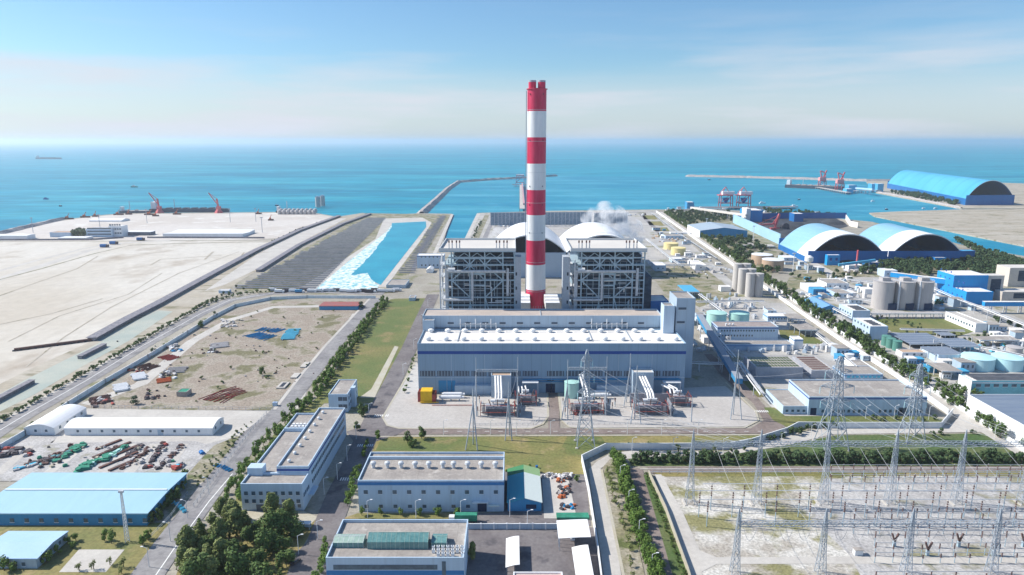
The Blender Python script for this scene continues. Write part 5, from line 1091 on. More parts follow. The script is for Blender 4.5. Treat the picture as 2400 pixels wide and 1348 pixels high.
# blue transfer tower
y0 = G(0, 714)[1]; h_ = ZY(684, y0); bt = blk('blue_tower', 'bright blue stepped transfer tower right of the big silos', 'transfer tower', XP(2266, y0, h_), XP(2329, y0, h_), y0, y0 + 22, h_, M_blue, M_roofw, None, .3)
rt = bt['root']; h2 = ZY(646, y0 + 22.1); MB().box(bt['x0'] + 0, XP(2318, y0 + 22, h2), y0 + 22.1, y0 + 50, 0, h2).build('upper_block', M_blue, rt); MB().box(bt['x0'] + 1, XP(2318, y0 + 22, h2) - 1, y0 + 23, y0 + 49, h2, h2 + .2).build('upper_roof', M_roofw, rt)
for z in (6, 13, 20): winrow(dict(root=rt, x0=bt['x0'], y0=y0, y1=y0 + 50, x1=0), 6, z, 1.6, 1.6, face='L', m=M_band)
for z in (27,): winrow(dict(root=rt, x0=bt['x0'], y0=y0 + 22, y1=y0 + 50, x1=0), 3, z, 1.6, 1.6, face='L', m=M_band)
def conveyor(label, P, Q, w, hgt, m, roofm=None, legs=5, name='conveyor_gallery', legm=None, open_=False):
    P = Vector(P); Q = Vector(Q); t = thing(name, label, 'conveyor', (P.x, P.y, 0))
    MB().bar(P, Q, w, hgt).build('gallery', m, t)
    if roofm: MB().bar(P + Vector((0, 0, hgt / 2 + .15)), Q + Vector((0, 0, hgt / 2 + .15)), w + .3, .25).build('gallery_roof', roofm, t)
    for i in range(legs):
        p = P + (Q - P) * (i + .5) / legs; z = p.z - hgt / 2; d = (Q - P); n = Vector((d.y, -d.x, 0)).normalized() * w * .45
        MB().bar((p.x - n.x, p.y - n.y, 0), (p.x - n.x, p.y - n.y, z), .6).bar((p.x + n.x, p.y + n.y, 0), (p.x + n.x, p.y + n.y, z), .6).bar((p.x - n.x, p.y - n.y, z * .3), (p.x + n.x, p.y + n.y, z * .8), .3).build('trestle_leg', legm or M_steelp, t)
    return t
def P3(px, py, z): x, y = G(px, py, z); return (x, y, z)
conveyor('blue covered conveyor coming from the left behind the big silos to the blue tower', P3(2088, 643, 16), P3(2248, 664, 16), 4, 5, M_blue, M_roofw, 5)
conveyor('blue covered conveyor leaving the blue tower to the right edge', P3(2305, 712, 9), P3(2480, 712, 9), 4, 4, M_blue, M_roofw, 5)
conveyor('light blue inclined conveyor in front of the striped coal sheds', P3(1965, 621, 7), P3(2052, 610, 14), 3, 3, M_bluem, None, 3)
b1 = bld('blue_block', 'bright blue block before the left striped shed with a conveyor', 'blue block', 1940, 1970, 622, 598, 596, M_blue, M_roofw, None, .3); winrow(b1, 2, 6, 3, 4, m=M_band)
b1 = bld('blue_block', 'pair of blue blocks at the middle of the striped sheds', 'blue block', 2036, 2070, 628, 615, 610, M_blued, M_roofw, None, .3)
b1 = bld('blue_block', 'blue block with bright left side among the trees right of the striped sheds', 'blue block', 2192, 2218, 620, 604, 600, M_blue, M_roofw, None, .3); winrow(b1, 3, 6, 2, 3, m=M_band, face='L')
bld('blue_block', 'deep blue low block at the right end of the striped sheds', 'blue block', 2257, 2286, 611, 588, 585, M_blued, M_bluem, None, .3)
# inclined white gallery from right boiler down to the transfer tower
conveyor('long cream inclined gallery running down from the right boiler to the transfer tower', (XP(1508, 505, 50), 505 + 60, 38), (XP(1612, 480, 40), 478, 33), 5, 3.5, M_roofc, M_roofw, 4)
conveyor('dark blue gallery sloping down past the laboratory to the pylon', P3(1640, 742, 14), (XP(1735, 422, 6), 424, 6), 4.5, 3.5, M_bwall, mat('gallery_top', (.30, .33, .38)), 4)
blk('blue_screen_house', 'dark blue clad house left of the transfer tower', 'screen house', XP(1527, 474 + 12, 40), XP(1571, 474 + 12, 40), 492, 512, 44, M_blued, M_roofw, None, .4)
openshed('blue_canopy', 'light blue open canopy on white posts right of the transfer tower', 1606, 1640, 700, 684, 668, M_bluem, 3, 3)
# misc boxes: white houses between the lanes, sorted as (L,R,yb,yt,yk,wall,roof,label)
for L_, R_, yb, yt, yk, wl, rf, lab, wn in (
    (1536, 1561, 636, 622, 614, M_wall, M_roofw, 'small white block on posts right of the boiler', 2),
    (1631, 1655, 634, 621, 612, M_wallw, M_roofw, 'white cabin by the lane beyond the yellow tanks', 1),
    (1575, 1600, 616, 607, 602, M_wall, M_roofw, 'low white block below the yellow tanks', 2),
    (1690, 1713, 684, 672, 668, M_wallw, M_roofw, 'white cube by the gravel left of the ash silos', 0),
    (1838, 1868, 613, 604, 598, M_wall, M_roofw, 'pale block right of the tan tanks', 2),
    (1898, 1935, 686, 673, 662, M_wallw, M_roofw, 'white two-part block near the tree row', 2),
    (1907, 1937, 692, 678, 672, M_bwall, M_bluem, 'blue block against the tree row', 2),
    (1938, 1990, 678, 664, 654, M_wallw, M_roof, 'white long house left of the big silos', 4),
    (1962, 2000, 700, 688, 676, M_wall, M_roof, 'white pump house left of the big silos', 3),
    (2028, 2050, 690, 678, 672, M_wallw, M_roofw, 'small white block touching the left big silo', 0),
    (1990, 2022, 634, 622, 616, M_wallw, M_roofw, 'white block by the thin red stack', 1),
    (2074, 2104, 650, 634, 628, M_wall, M_roofw, 'white block at the start of the blue conveyor', 2),
    (1800, 1820, 738, 728, 722, M_wall, M_roof, 'little pale block by the lane', 1),
    (1560, 1600, 560, 553, 548, M_wall, M_roof, 'long blue-grey pump house beyond the yellow tanks', 4),
    (1572, 1620, 549, 545, 543, M_wallw, M_roofw, 'thin white roofed block beyond the yellow tanks', 0),
    (2115, 2172, 838, 826, 818, M_wallw, M_tan, 'white block with tan roof by the green tanks', 3),
    (2200, 2250, 852, 832, 812, M_wall, M_roof, 'grey block below the solar canopies', 3),
):
    q = bld('utility_block', lab, 'utility block', L_, R_, yb, yt, yk, wl, rf, None, .4)
    if wn: winrow(q, wn, max(.8, q['h'] * .4), 1.6, 1.5)
gx('blue_roof_shed', 'shed with mid blue pitched roof in the tree row', 'shed', 1925, 1965, 735, 723, 716, 702, 'Y', M_bwall, mat('mid_blue_roof', (.16, .34, .58), fine=.05))
# offices beyond the lane
q = bld('lab_office', 'rear white block with striped solar roof beyond the tree row', 'office building', 1999, 2040, 750, 728, 712, M_wall, M_roofw, None, .4); winrow(q, 5, 4, 2, 1.6, face='L')
for k in range(4): y = q['y0'] + 3 + k * 4.6; MB().box(q['x0'] + 4, q['x1'] - 2, y, y + 2, q['h'] - .2, q['h'] + .3).build('solar_strip', M_solar, q['root'])
q = bld('lab_office', 'front white block with striped solar roof beyond the tree row', 'office building', 2040, 2082, 797, 765, 744, M_wall, M_roofw, None, .4); winrow(q, 5, 4, 2, 1.6, face='L'); winrow(q, 5, 9, 2, 1.6, face='L')
for k in range(4): y = q['y0'] + 4 + k * 4.4; MB().box(q['x0'] + 4, q['x1'] - 4, y, y + 2, q['h'] - .2, q['h'] + .3).build('solar_strip', M_solar, q['root'])
q = bld('beige_workshop', 'long beige block with bright left wall beside the dry lawn', 'workshop', 2288, 2315, 779, 758, 730, M_wallw, M_conc2, None, .5); winrow(q, 10, 3.5, 1.8, 1.8, face='L')
def pvshed(L_, R_, yb, yt, yk, lab, n):
    q = openshed('solar_canopy', lab, L_, R_, yb, yt, yk, M_solarf, 4, 3, .4, 'solar canopy')
    for k in range(n): y = q['y0'] + (q['y1'] - q['y0']) * (k + .5) / n; MB().box(q['x0'] + .5, q['x1'] - .5, y - .25, y + .25, q['h'] + .01, q['h'] + .1).build('roof_strip', M_steelp, q['root'])
    return q
pvshed(2133, 2228, 818, 806, 780, 'large grey solar canopy left of the carport group', 5); pvshed(2228, 2300, 835, 812, 793, 'right-hand sloping solar canopy', 5)
pvshed(2205, 2240, 793, 785, 776, 'small solar canopy above the large one', 4); pvshed(2192, 2258, 850, 830, 812, 'white-edged solar canopy in front', 4)
openshed('open_shed', 'grey open shed with white side wall near the right edge', 2298, 2390, 812, 797, 788, M_roof, 4, 2); openshed('open_shed', 'grey open shed on white posts above the teal building', 2208, 2256, 890, 870, 850, M_roof, 3, 3)
for k, (px, py) in enumerate(((2078, 790), (2089, 796), (2104, 802))): tank(px, py + 0, py + 22, 10, M_gtank, ('leftmost', 'middle', 'rightmost')[k] + ' of the three dark green tanks', .5, rail=False)
tank(2293, 846, 873, 35, M_cyan, 'left large pale cyan tank at the right edge', 2); tank(2362, 846, 873, 33, M_cyan, 'right large pale cyan tank at the right edge', 2)
tank(2378, 818, 838, 17, M_silob, 'grey tank behind the cyan tanks', 1); tank(2305, 800 - 4, 803, 8, M_whitep, 'tiny white tank by the grey open shed', .5, rail=False)
q = bld('teal_building', 'low teal-fronted building with white left wall at the right edge', 'office building', 2280, 2470, 931, 893, 877, mat('teal_wall', (.20, .50, .58), (.18, .46, .54), .1), M_roofw, M_whitep, .5)
MB().box(q['x0'] - .5, q['x0'] - .1, q['y0'], q['y1'], 0, q['h']).build('side_wall', M_wallw, q['root'])
for i in range(7): window(q['root'], XP(2293 + i * 21, q['y0'], 8), q['y0'], 7, 3.2, 1.8)
for i in range(5): MB().box(q['x0'] + 4, q['x1'] - 3, q['y0'] + 2 + i * 2.6, q['y0'] + 3.4 + i * 2.6, q['h'] - .4, q['h'] + .1).build('solar_strip', M_solar, q['root'])
y0 = G(0, 1006)[1]; he = ZY(962, y0)
q = blk('white_hall', 'large white-walled hall at the right edge with solar panels on its roof', 'hall', XP(2398, y0 - 20, he), XP(2398, y0 - 20, he) + 70, y0 - 22, G(0, 924, he)[1], he, M_wallw, M_solarf, None, .5)
window(q['root'], q['x0'], q['y0'] + 26, 3, 4, 3.5, 'L', M_void, 'doorway')
# beige tower-like boilers at the far right
for L_, R_, yb, yt, yk, lab in ((2312, 2355, 700, 646, 641, 'beige curved-roof unit right of the blue tower'), (2368, 2440, 672, 628, 620, 'beige block at the right edge above the blue conveyor'), (2350, 2440, 706, 684, 676, 'beige duct block behind the right blue conveyor')):
    q = bld('beige_unit', lab, 'duct block', L_, R_, yb, yt, yk, mat('beige_clad', (.62, .57, .50), (.55, .51, .46), .1), M_roofc, None, .2)
    MB().box(q['x0'] + (q['x1'] - q['x0']) * .3, q['x0'] + (q['x1'] - q['x0']) * .85, q['y0'] - .2, q['y0'], q['h'] * .3, q['h'] * .85).build('open_front', M_boil, q['root'])
# pipe bridge right
def piperack(label, px, z, w, n, name='pipe_rack', every=18, base=None, world=False):
    pts = [Vector((*p, z)) for p in (px if world else [G(a, c, z) for a, c in px])]; t = thing(name, label, 'pipe rack', (pts[0].x, pts[0].y, 0))
    for i in range(n):
        o = (i - (n - 1) / 2) * w / n; b = MB(); q = []
        for j, p in enumerate(pts):
            d = (pts[min(j + 1, len(pts) - 1)] - pts[max(j - 1, 0)]).normalized(); q.append(p + Vector((d.y, -d.x, 0)) * o + Vector((0, 0, (i % 3) * .5)))
        b.path(q, .38, 6); b.build('pipe', M_pipe if i % 2 else M_pipeg, t)
    for a, c in zip(pts, pts[1:]):
        L_ = (c - a).length; k = max(1, int(L_ / every)); d = (c - a).normalized(); nn = Vector((d.y, -d.x, 0)) * w / 2
        for j in range(k):
            p = a + (c - a) * (j + .5) / k
            MB().bar((p.x - nn.x, p.y - nn.y, 0), (p.x - nn.x, p.y - nn.y, z), .4).bar((p.x + nn.x, p.y + nn.y, 0), (p.x + nn.x, p.y + nn.y, z), .4).bar((p.x - nn.x, p.y - nn.y, z - .5), (p.x + nn.x, p.y + nn.y, z - .5), .4).build('frame', M_steelp, t)
    return t
piperack('broad white pipe bridge running down to the right edge', [(2187, 676), (2245, 702), (2310, 725), (2480, 795)], 7, 7, 6)
piperack('pipe bridge running along the far wall below the ash silos', [(1632, 708), (1700, 706), (1790, 706)], 7, 5, 4)
piperack('pipe bridge before the basins right of the turbine hall', [(1618, 850), (1660, 852), (1722, 852)], 6, 4, 4)
piperack('pipe bridge sloping from the pylon towards the service annex', [(1735, 850), (1762, 890), (1788, 925)], 6, 4, 4)
piperack('pipe rack on the gravel right of the boiler', [(1520, 618), (1560, 622), (1640, 622), (1700, 628)], 6, 4, 4)
piperack('long pipe rack beside the lane near the yellow tanks', [(1515, 560), (1570, 604), (1600, 625)], 5, 4, 4, every=22)
piperack('long white pipeline following the straight lane', [(1528, 500), (1610, 560), (1680, 606)], 4, 3, 3, every=25)
piperack('pipe rack running past the laboratory', [(1632, 742), (1680, 790), (1722, 838)], 8, 3, 4)
piperack('double pipe rack through the small works left of the big silos', [(1960, 702), (2000, 700), (2045, 706)], 5, 3, 4)
junk(1700, 640, 50, 8, 20, (M_silob, M_pipe, M_steelp), 'pump_unit', 'grey unit on the gravel right of the boilers', 'pump', 'grey units right of the boilers', (1.5, 4), .8)
junk(1960, 690, 45, 14, 36, (M_pipeg, M_pipe, M_bwall, M_silob), 'pump_unit', 'grey or white unit among the works left of the big silos', 'pump', 'units left of the big silos', (2, 5), .9)
junk(1900, 700, 22, 10, 14, (M_pipeg, M_whitep), 'pump_unit', 'pale unit in the tree row works', 'pump', 'pale units in the tree row', (1.5, 4), .9)
junk(2010, 640, 28, 6, 18, (M_black, M_silob, M_pipe, M_rust), 'scrap_unit', 'dark piece in the scrap by the thin red stack', 'scrap', 'scrap by the thin red stack', (2, 6), .8)
junk(2300, 820, 70, 14, 30, (M_pipe, M_pipeg, M_steelp, M_cst), 'pump_unit', 'white unit between the solar canopies and cyan tanks', 'pump', 'units by the cyan tanks', (1.5, 4), .8)
junk(2350, 790, 45, 6, 16, (M_pipe, M_pipeg, M_black), 'pump_unit', 'unit below the white pipe bridge', 'pump', 'units below the pipe bridge', (1.5, 4), .8)
junk(2240, 700, 30, 8, 18, (M_pipe, M_pipeg, M_silob), 'pump_unit', 'unit between the big silos and the blue tower', 'pump', 'units by the blue tower', (1.5, 5), .8)
junk(1640, 605, 30, 8, 16, (M_pipe, M_pipeg, M_kerb), 'pump_unit', 'unit on the concrete beyond the gravel', 'pump', 'units beyond the gravel', (1.5, 4), .8)
junk(1560, 560, 30, 9, 22, (M_pipe, M_pipeg, M_blued, M_tan), 'pump_unit', 'unit among the pump houses beyond the yellow tanks', 'pump', 'units beyond the yellow tanks', (2, 5), .8)
junk(1275, 705, 45, 6, 16, (M_pipe, M_whitep), 'hopper', 'white hopper between the chimney and boilers', 'hopper', 'white hoppers by the chimney', (4, 7), 1)
junk(1640, 795, 14, 30, 10, (M_pipeg, M_steelp), 'pump_unit', 'grey unit in the shade right of the turbine hall', 'pump', 'units in the turbine hall shade', (2, 5), .6)
x, y = G(2006, 634); tag(MB().tube((x, y, 0), (x, y, 26), 1.1, 10).build('red_stack', M_crane, loc=(x, y, 0)), 'thin red-brown stack among small works', 'stack')
x, y = G(1893, 640); t = thing('water_tower', 'small white water tower on a stem', 'water tower', (x, y, 0)); MB().tube((x, y, 0), (x, y, 12), 1, 8).build('stem', M_whitep, t); MB().lathe(x, y, [(1, 12), (5, 15), (5, 20), (2, 22)], 16).build('bowl', M_whitep, t)
for px, py in ((1655, 545), (1765, 565), (1858, 640)): x, y = G(px, py); tag(MB().tube((x, y, 0), (x, y, 24), .45, 6).box(x - 2, x + 2, y - .5, y + .5, 24, 25).build('lamp_mast', M_whitep, loc=(x, y, 0)), 'tall thin white lamp mast among the trees near the striped sheds', 'lamp mast', 'lamp masts near the striped sheds')
# coal yard
wl = wall_line('coal_screen', 'tall pale blue screen wall along the left of the coal yard', [(1718, 522), (1828, 574)], 17, .8, mat('screen_wall', (.34, .54, .68), (.3, .5, .64), .05), 'screen wall')
wall_line('coal_screen', 'long dark mesh screen wall behind the coal yard', [(1716, 515), (1860, 512), (1983, 512)], 12, .8, M_blued, 'screen wall')
wall_line('coal_screen', 'pale concrete box wall at the canal end', [(1982, 515), (1992, 530), (2010, 534)], 10, 1, M_roofw, 'wall')
for k, (px, py, r, hgt) in enumerate(((1820, 537, 28, 9), (1860, 535, 34, 11), (1905, 530, 30, 9), (1950, 524, 26, 8), (1850, 550, 24, 8))):
    x, y = G(px, py); tag(MB().lathe(x, y, [(r, 0.1), (r * .75, hgt * .55), (r * .3, hgt), (1, hgt * 1.04)], 20).build('coal_pile', M_coal, loc=(x, y, 0)), ('first', 'second', 'third', 'fourth', 'nearest')[k] + ' black coal heap from the left in the open yard', 'coal heap')
q = gx('blue_workshop', 'low blue hall with grey pitched roof among the trees', 'workshop', 1641, 1752, 557, 541, 534, 527, 'Y', M_bwall, mat('slate_roof', (.34, .42, .50), fine=.05))
MB().box(q['x0'] - .3, q['x0'] - .05, q['y0'], q['y1'], 0, q['h']).build('side_wall', M_wallw, q['root'])
q = bld('blue_block', 'deep blue block with white left tower behind the screen wall', 'blue block', 1752, 1788, 520, 493, 488, M_blue, M_roofw, None, .3)
bld('white_stair_tower', 'white square tower against the deep blue block', 'tower', 1750, 1760, 521, 489, 486, M_wallw, M_roofw, None, .3)
bld('blue_block', 'teal-blue block with white top at the mid coal yard', 'blue block', 1862, 1884, 520, 501, 498, M_blued, M_roofw, None, .3)
bld('blue_block', 'blue block at the left end of the quay conveyor', 'blue block', 1611, 1627, 492, 474, 472, M_bwall, M_roofw, None, .3)
conveyor('pale trestle conveyor from the quay to the deep blue block', P3(1620, 487, 8), P3(1750, 505, 16), 5, 4, M_roofc, M_roofw, 12)
conveyor('white low conveyor at the left of the quay', P3(1560, 492, 5), P3(1700, 491, 5), 4, 3, M_roofw, None, 8)
openshed('open_shed', 'left small open shed among the trees near the screen wall', 1740, 1775, 583, 575, 569, M_roof, 3, 2); openshed('open_shed', 'right small open shed among the trees near the screen wall', 1790, 1818, 583, 577, 573, M_conc2, 3, 2)
# stacker-reclaimer
x, y = G(1815, 540); t = thing('bucket_reclaimer', 'red bucket-wheel reclaimer on the coal yard', 'reclaimer', (x, y, 0))
MB().box(x - 8, x + 8, y - 4, y + 4, 0, 5).build('bogie', M_crane, t); MB().bar((x, y, 5), (x + 7, y, 30), 3.5).bar((x + 7, y, 30), (x - 4, y, 12), 1.2).build('mast', M_crane, t); MB().bar((x + 2, y, 12), (x - 38, y + 6, 8), 3, 3).build('boom', M_crane, t); MB().bar((x + 8, y, 29), (x - 30, y + 5, 10), .6).build('stay', M_crane, t)
MB().tube((x + 20, y - 2, 7), (x + 20, y + 2, 7), 6.5, 14).build('bucket_wheel', M_black, t)
# ================================================================ harbour
def breakwater(name, label, px, w, h):
    pts = [Vector(G(a, c)) for a, c in px]; q = []
    for a, c in zip(pts, pts[1:]):
        n = max(1, int((c - a).length / 14))
        q += [a + (c - a) * i / n for i in range(n)]
    q.append(pts[-1]); b = MB(); prof = [(-1, -2.5), (-.7, .1), (-.35, .85), (.3, 1), (.7, .2), (1, -2.5)]; rr = random.Random(3); rows = []
    for i, p in enumerate(q):
        d = (q[min(i + 1, len(q) - 1)] - q[max(i - 1, 0)]).normalized(); n = Vector((d.y, -d.x)); s = .55 if i in (0, len(q) - 1) else 1
        k = len(b.v)
        for u, z in prof: uu = u * w / 2 * s * rr.uniform(.85, 1.15); b.v.append((p.x + n.x * uu, p.y + n.y * uu, (z * h * rr.uniform(.8, 1.2) * s) if z > 0 else z))
        rows.append(k)
    for a, c in zip(rows, rows[1:]):
        for j in range(len(prof) - 1): b.face((a + j, a + j + 1, c + j + 1, c + j))
    return tag(b.build(name, M_rock, loc=(q[0].x, q[0].y, 0)), label, 'breakwater')
breakwater('breakwater', 'rocky breakwater bending right behind the chimney', [(988, 499), (1020, 470), (1050, 442), (1073, 427), (1150, 421), (1240, 416), (1305, 412)], 26, 6)
breakwater('breakwater', 'straight rocky breakwater on the right of the harbour mouth', [(1607, 413), (1750, 416), (1900, 420), (2030, 424), (2110, 424)], 30, 7)
breakwater('breakwater', 'dark rocky edge on the left shore of the port', [(-20, 553), (60, 534), (130, 518), (150, 513)], 24, 5)
breakwater('breakwater', 'rocky edge in front of the far blue arched shed', [(2056, 451), (2140, 466), (2254, 488)], 14, 4)
def leg_frame(b, x, y, w, d, h, t=1.2):
    for sx in (-1, 1):
        for sy in (-1, 1): b.bar((x + sx * w / 2, y + sy * d / 2, 0), (x + sx * w / 2 * .9, y + sy * d / 2 * .9, h), t)
    for sy in (-1, 1):
        b.bar((x - w / 2, y + sy * d / 2, h * .35), (x + w / 2, y + sy * d / 2, h * .35), t * .8); b.bar((x - w / 2, y + sy * d / 2, h * .35), (x + w / 2 * .9, y + sy * d / 2 * .9, h), t * .6); b.bar((x - w / 2 * .9, y + sy * d / 2, h), (x + w / 2 * .9, y + sy * d / 2, h), t * 1.3)
for px, lab in ((1700, 'left red ship unloader with white machine house on the quay'), (1742, 'right red ship unloader with white machine house on the quay')):
    x, y = G(px, 486); t = thing('ship_unloader', lab, 'ship unloader', (x, y, 0)); b = MB(); leg_frame(b, x, y, 30, 18, 30, 1.6); b.build('portal_frame', M_crane, t)
    MB().box(x - 10, x + 19, y - 6, y + 6, 31, 39).build('machine_house', M_whitep, t); MB().box(x - 20, x + 14, y - 9, y + 9, 29, 30.8).build('deck', M_crane, t)
    b = MB(); b.bar((x - 8, y, 39), (x - 2, y, 50), 1.2).bar((x + 5, y, 39), (x - 2, y, 50), 1.2).bar((x - 2, y, 50), (x - 2, y + 40, 34), 1); b.build('apex_frame', M_crane, t)
    MB().bar((x, y - 10, 31), (x, y + 46, 31), 3, 2).build('boom', M_crane, t); MB().lathe(x, y, [(2, 10), (8, 20), (8, 23)], 12).build('hopper', M_blued, t)
for px, py, lab in ((1926, 440, 'left pink-red luffing unloader on the far jetty'), (1967, 447, 'right pink-red luffing unloader on the far jetty')):
    x, y = G(px, py); t = thing('jetty_crane', lab, 'crane', (x, y, 0)); b = MB(); leg_frame(b, x, y, 22, 16, 24, 2); b.build('portal_frame', M_crane, t)
    MB().box(x - 12, x + 10, y - 7, y + 7, 24, 36).build('machine_house', mat('faded_red', (.70, .30, .30), fine=.1), t); MB().bar((x - 4, y, 36), (x - 10, y, 58), 3).bar((x - 10, y, 58), (x + 14, y + 10, 50), 3).bar((x + 14, y + 10, 50), (x + 8, y, 34), 2.5).build('luffing_jib', M_crane, t)
    MB().bar((x - 2, y, 24), (x + 12, y, 60), 3.5).build('mast', M_crane, t)
for px, py, s, lab in ((374, 499, 1, 'left red harbour crane on the port quay, jib raised'), (513, 499, 1, 'right red harbour crane on the port quay, jib raised')):
    x, y = G(px, py); t = thing('harbour_crane', lab, 'harbour crane', (x, y, 0)); b = MB(); b.lathe(x, y, [(15, 0), (13, 3), (6, 13), (4, 16)], 8).build('portal_base', M_crane, t)
    t.scale = (.68, .68, .68); MB().bar((x, y, 15), (x - 3, y, 47), 5, 4).build('tower', M_crane, t); MB().bar((x - 1, y, 26), (x - 27, y - 4, 67), 2.6).bar((x - 3, y, 47), (x - 27, y - 4, 67), 1.2).build('jib', M_crane, t); MB().box(x - 6, x + 7, y - 5, y + 5, 13, 22).build('machine_house', M_crane, t)
def ship(name, lab, px, py, L_, w, rz, hullm, deckm, house=1, z=-1.95, hh=6):
    x, y = G(px, py); t = thing(name, lab, 'ship', (x, y, z)); c, s = math.cos(rz), math.sin(rz)
    def P(u, v): return (x + u * c - v * s, y + u * s + v * c)
    pts = [P(-L_ / 2, -w / 2 * .8), P(L_ / 2 * .7, -w / 2), P(L_ / 2 * .9, -w / 2 * .5), P(L_ / 2, 0), P(L_ / 2 * .9, w / 2 * .5), P(L_ / 2 * .7, w / 2), P(-L_ / 2, w / 2 * .8)]
    MB().prism(pts, z, hh).build('hull', hullm, t); MB().prism([P(u * .97, v) for u, v in ((-L_ / 2, -w * .36), (L_ * .34, -w * .42), (L_ * .44, 0), (L_ * .34, w * .42), (-L_ / 2, w * .36))], hh, hh + .4).build('deck', deckm, t)
    a = L_ * .06
    MB().prism([P(-L_ / 2 * .95, -w * .35), P(-L_ / 2 * .95 + a, -w * .35), P(-L_ / 2 * .95 + a, w * .35), P(-L_ / 2 * .95, w * .35)], hh + .4, hh + 5 + L_ * .06).build('bridge_house', M_whitep, t)
    for k in range(int(max(2, L_ / 30))):
        u = -L_ * .3 + k * L_ * .65 / max(2, L_ / 30); MB().prism([P(u, -w * .25), P(u + L_ * .06, -w * .25), P(u + L_ * .06, w * .25), P(u, w * .25)], hh + .4, hh + 2.4).build('hatch', deckm, t)
    if L_ > 60: q = P(-L_ * .2, 0); MB().tube((*q, hh), (*q, hh + 22), .8, 6).build('derrick_mast', M_steelp, t)
    return t
ship('cargo_ship', 'bulk carrier moored at the far jetty below the pink cranes', 1908, 441, 190, 30, R(-38), M_hull, M_deck, hh=9)
ship('cargo_ship', 'dark cargo ship behind the left port quay', 447, 495, 180, 26, R(2), M_hull, M_hull, hh=6)
ship('cargo_ship', 'faint long ship on the horizon at the left', 115, 372, 230, 34, R(1), M_hull, M_hull, hh=9)
ship('cargo_ship', 'dark barge moored at the left end of the quay', 320, 498, 70, 18, R(2), M_hull, M_deck, hh=4)
ship('cargo_ship', 'dark barge moored at the right end of the quay', 690, 498, 80, 18, R(0), M_hull, M_deck, hh=4)
for px, py, L_, lab, m in ((315, 438, 44, 'small dark green boat far out left', M_gtank), (108, 466, 26, 'small dark blue boat left of the port', M_blued), (142, 482, 14, 'tiny boat beside the port corner', M_hull), (649, 481, 16, 'tiny boat beyond the port quay', M_hull), (1662, 421, 22, 'dark boat near the right breakwater', M_hull), (1873, 467, 14, 'tiny dark boat in mid harbour', M_hull), (1787, 476, 30, 'white tug behind the quay', M_whitep), (1862, 484, 34, 'white tug near the shore trees', M_whitep), (2046, 471, 18, 'white launch near the far shed', M_whitep), (2193, 488, 16, 'white launch off the sandy shore', M_whitep), (2165, 488, 14, 'small launch left of another off the sandy shore', M_whitep), (2078, 490, 14, 'dark launch near the canal mouth', M_hull)):
    L_ *= .55; x, y = G(px, py); t = thing('boat', lab, 'boat', (x, y, -1.9)); w = L_ * .3
    MB().prism([(x - L_ / 2, y - w / 2), (x + L_ * .3, y - w / 2), (x + L_ / 2, y), (x + L_ * .3, y + w / 2), (x - L_ / 2, y + w / 2)], -2, L_ * .08).build('hull', m, t); MB().box(x - L_ * .3, x + L_ * .1, y - w * .3, y + w * .3, L_ * .08, L_ * .25).build('cabin', M_whitep if m is not M_blued else M_blued, t)
# jetty behind the chimney
def jetty(lab, P, Q, w, z, m, name='jetty'):
    P, Q = Vector(P), Vector(Q); t = thing(name, lab, 'jetty', (P.x, P.y, 0)); d = (Q - P).normalized(); n = Vector((d.y, -d.x)) * w / 2
    MB().prism([tuple(P - n), tuple(P + n), tuple(Q + n), tuple(Q - n)], z - 1, z).build('deck', m, t)
    k = int((Q - P).length / 16) + 1
    for i in range(min(k, 45)):
        p = P + (Q - P) * (i + .5) / k; MB().box(p.x - n.x - .7, p.x - n.x + .7, p.y - n.y - .7, p.y - n.y + .7, -2.2, z - 1).box(p.x + n.x - .7, p.x + n.x + .7, p.y + n.y - .7, p.y + n.y + .7, -2.2, z - 1).build('pile', M_silob, t)
    return t
jetty('long approach jetty leading to the berth behind the chimney', G(1224, 495), G(1222, 437), 12, 6, M_conc, 'approach_jetty')
conveyor('red-grey trestle conveyor on the approach jetty', (G(1228, 490)[0], G(1228, 490)[1], 12), (G(1224, 440)[0], G(1224, 440)[1], 14), 4, 4, mat('jetty_red', (.5, .3, .32)), None, 12)
jetty('berth jetty crossing behind the chimney', G(1200, 436), G(1276, 436), 22, 6, M_rev, 'berth_jetty')
x, y = G(1219, 437); t = thing('ship_loader', 'faded red gantry on the berth behind the chimney', 'gantry crane', (x, y, 6)); b = MB(); leg_frame(b, x, y, 30, 16, 40, 2.2); b.build('portal_frame', mat('faded_crane', (.55, .33, .38)), t); MB().box(x - 14, x + 14, y - 8, y + 8, 34, 42).build('machine_house', M_whitep, t)
jetty('dark coal quay under the two white-housed unloaders', G(1604, 489), G(1862, 487), 30, 3, M_rev, 'coal_quay'); jetty('far jetty beside the moored bulk carrier', G(1895, 438), G(1990, 455), 14, 5, M_conc, 'far_jetty')
jetty('blue and white jetty linking to the far arched shed', G(1985, 452), G(2062, 450), 14, 6, M_conc, 'link_jetty')
for L_, R_, yb, yt, lab in ((1990, 2008, 450, 434, 'left blue transfer house on the link jetty'), (2044, 2056, 449, 431, 'middle blue transfer house near the far arched shed'), (2058, 2072, 450, 431, 'right blue transfer house near the far arched shed'), (1985, 2000, 453, 443, 'low white-blue shed at the jetty head')):
    bld('jetty_house', lab, 'transfer house', L_, R_, yb, yt, yt - 1, M_bluem, M_roofw, None, .3, depth=25)
conveyor('pale blue inclined conveyor from the jetty to the far shed', P3(2005, 441, 12), P3(2046, 444, 18), 5, 5, M_bluep, None, 4)

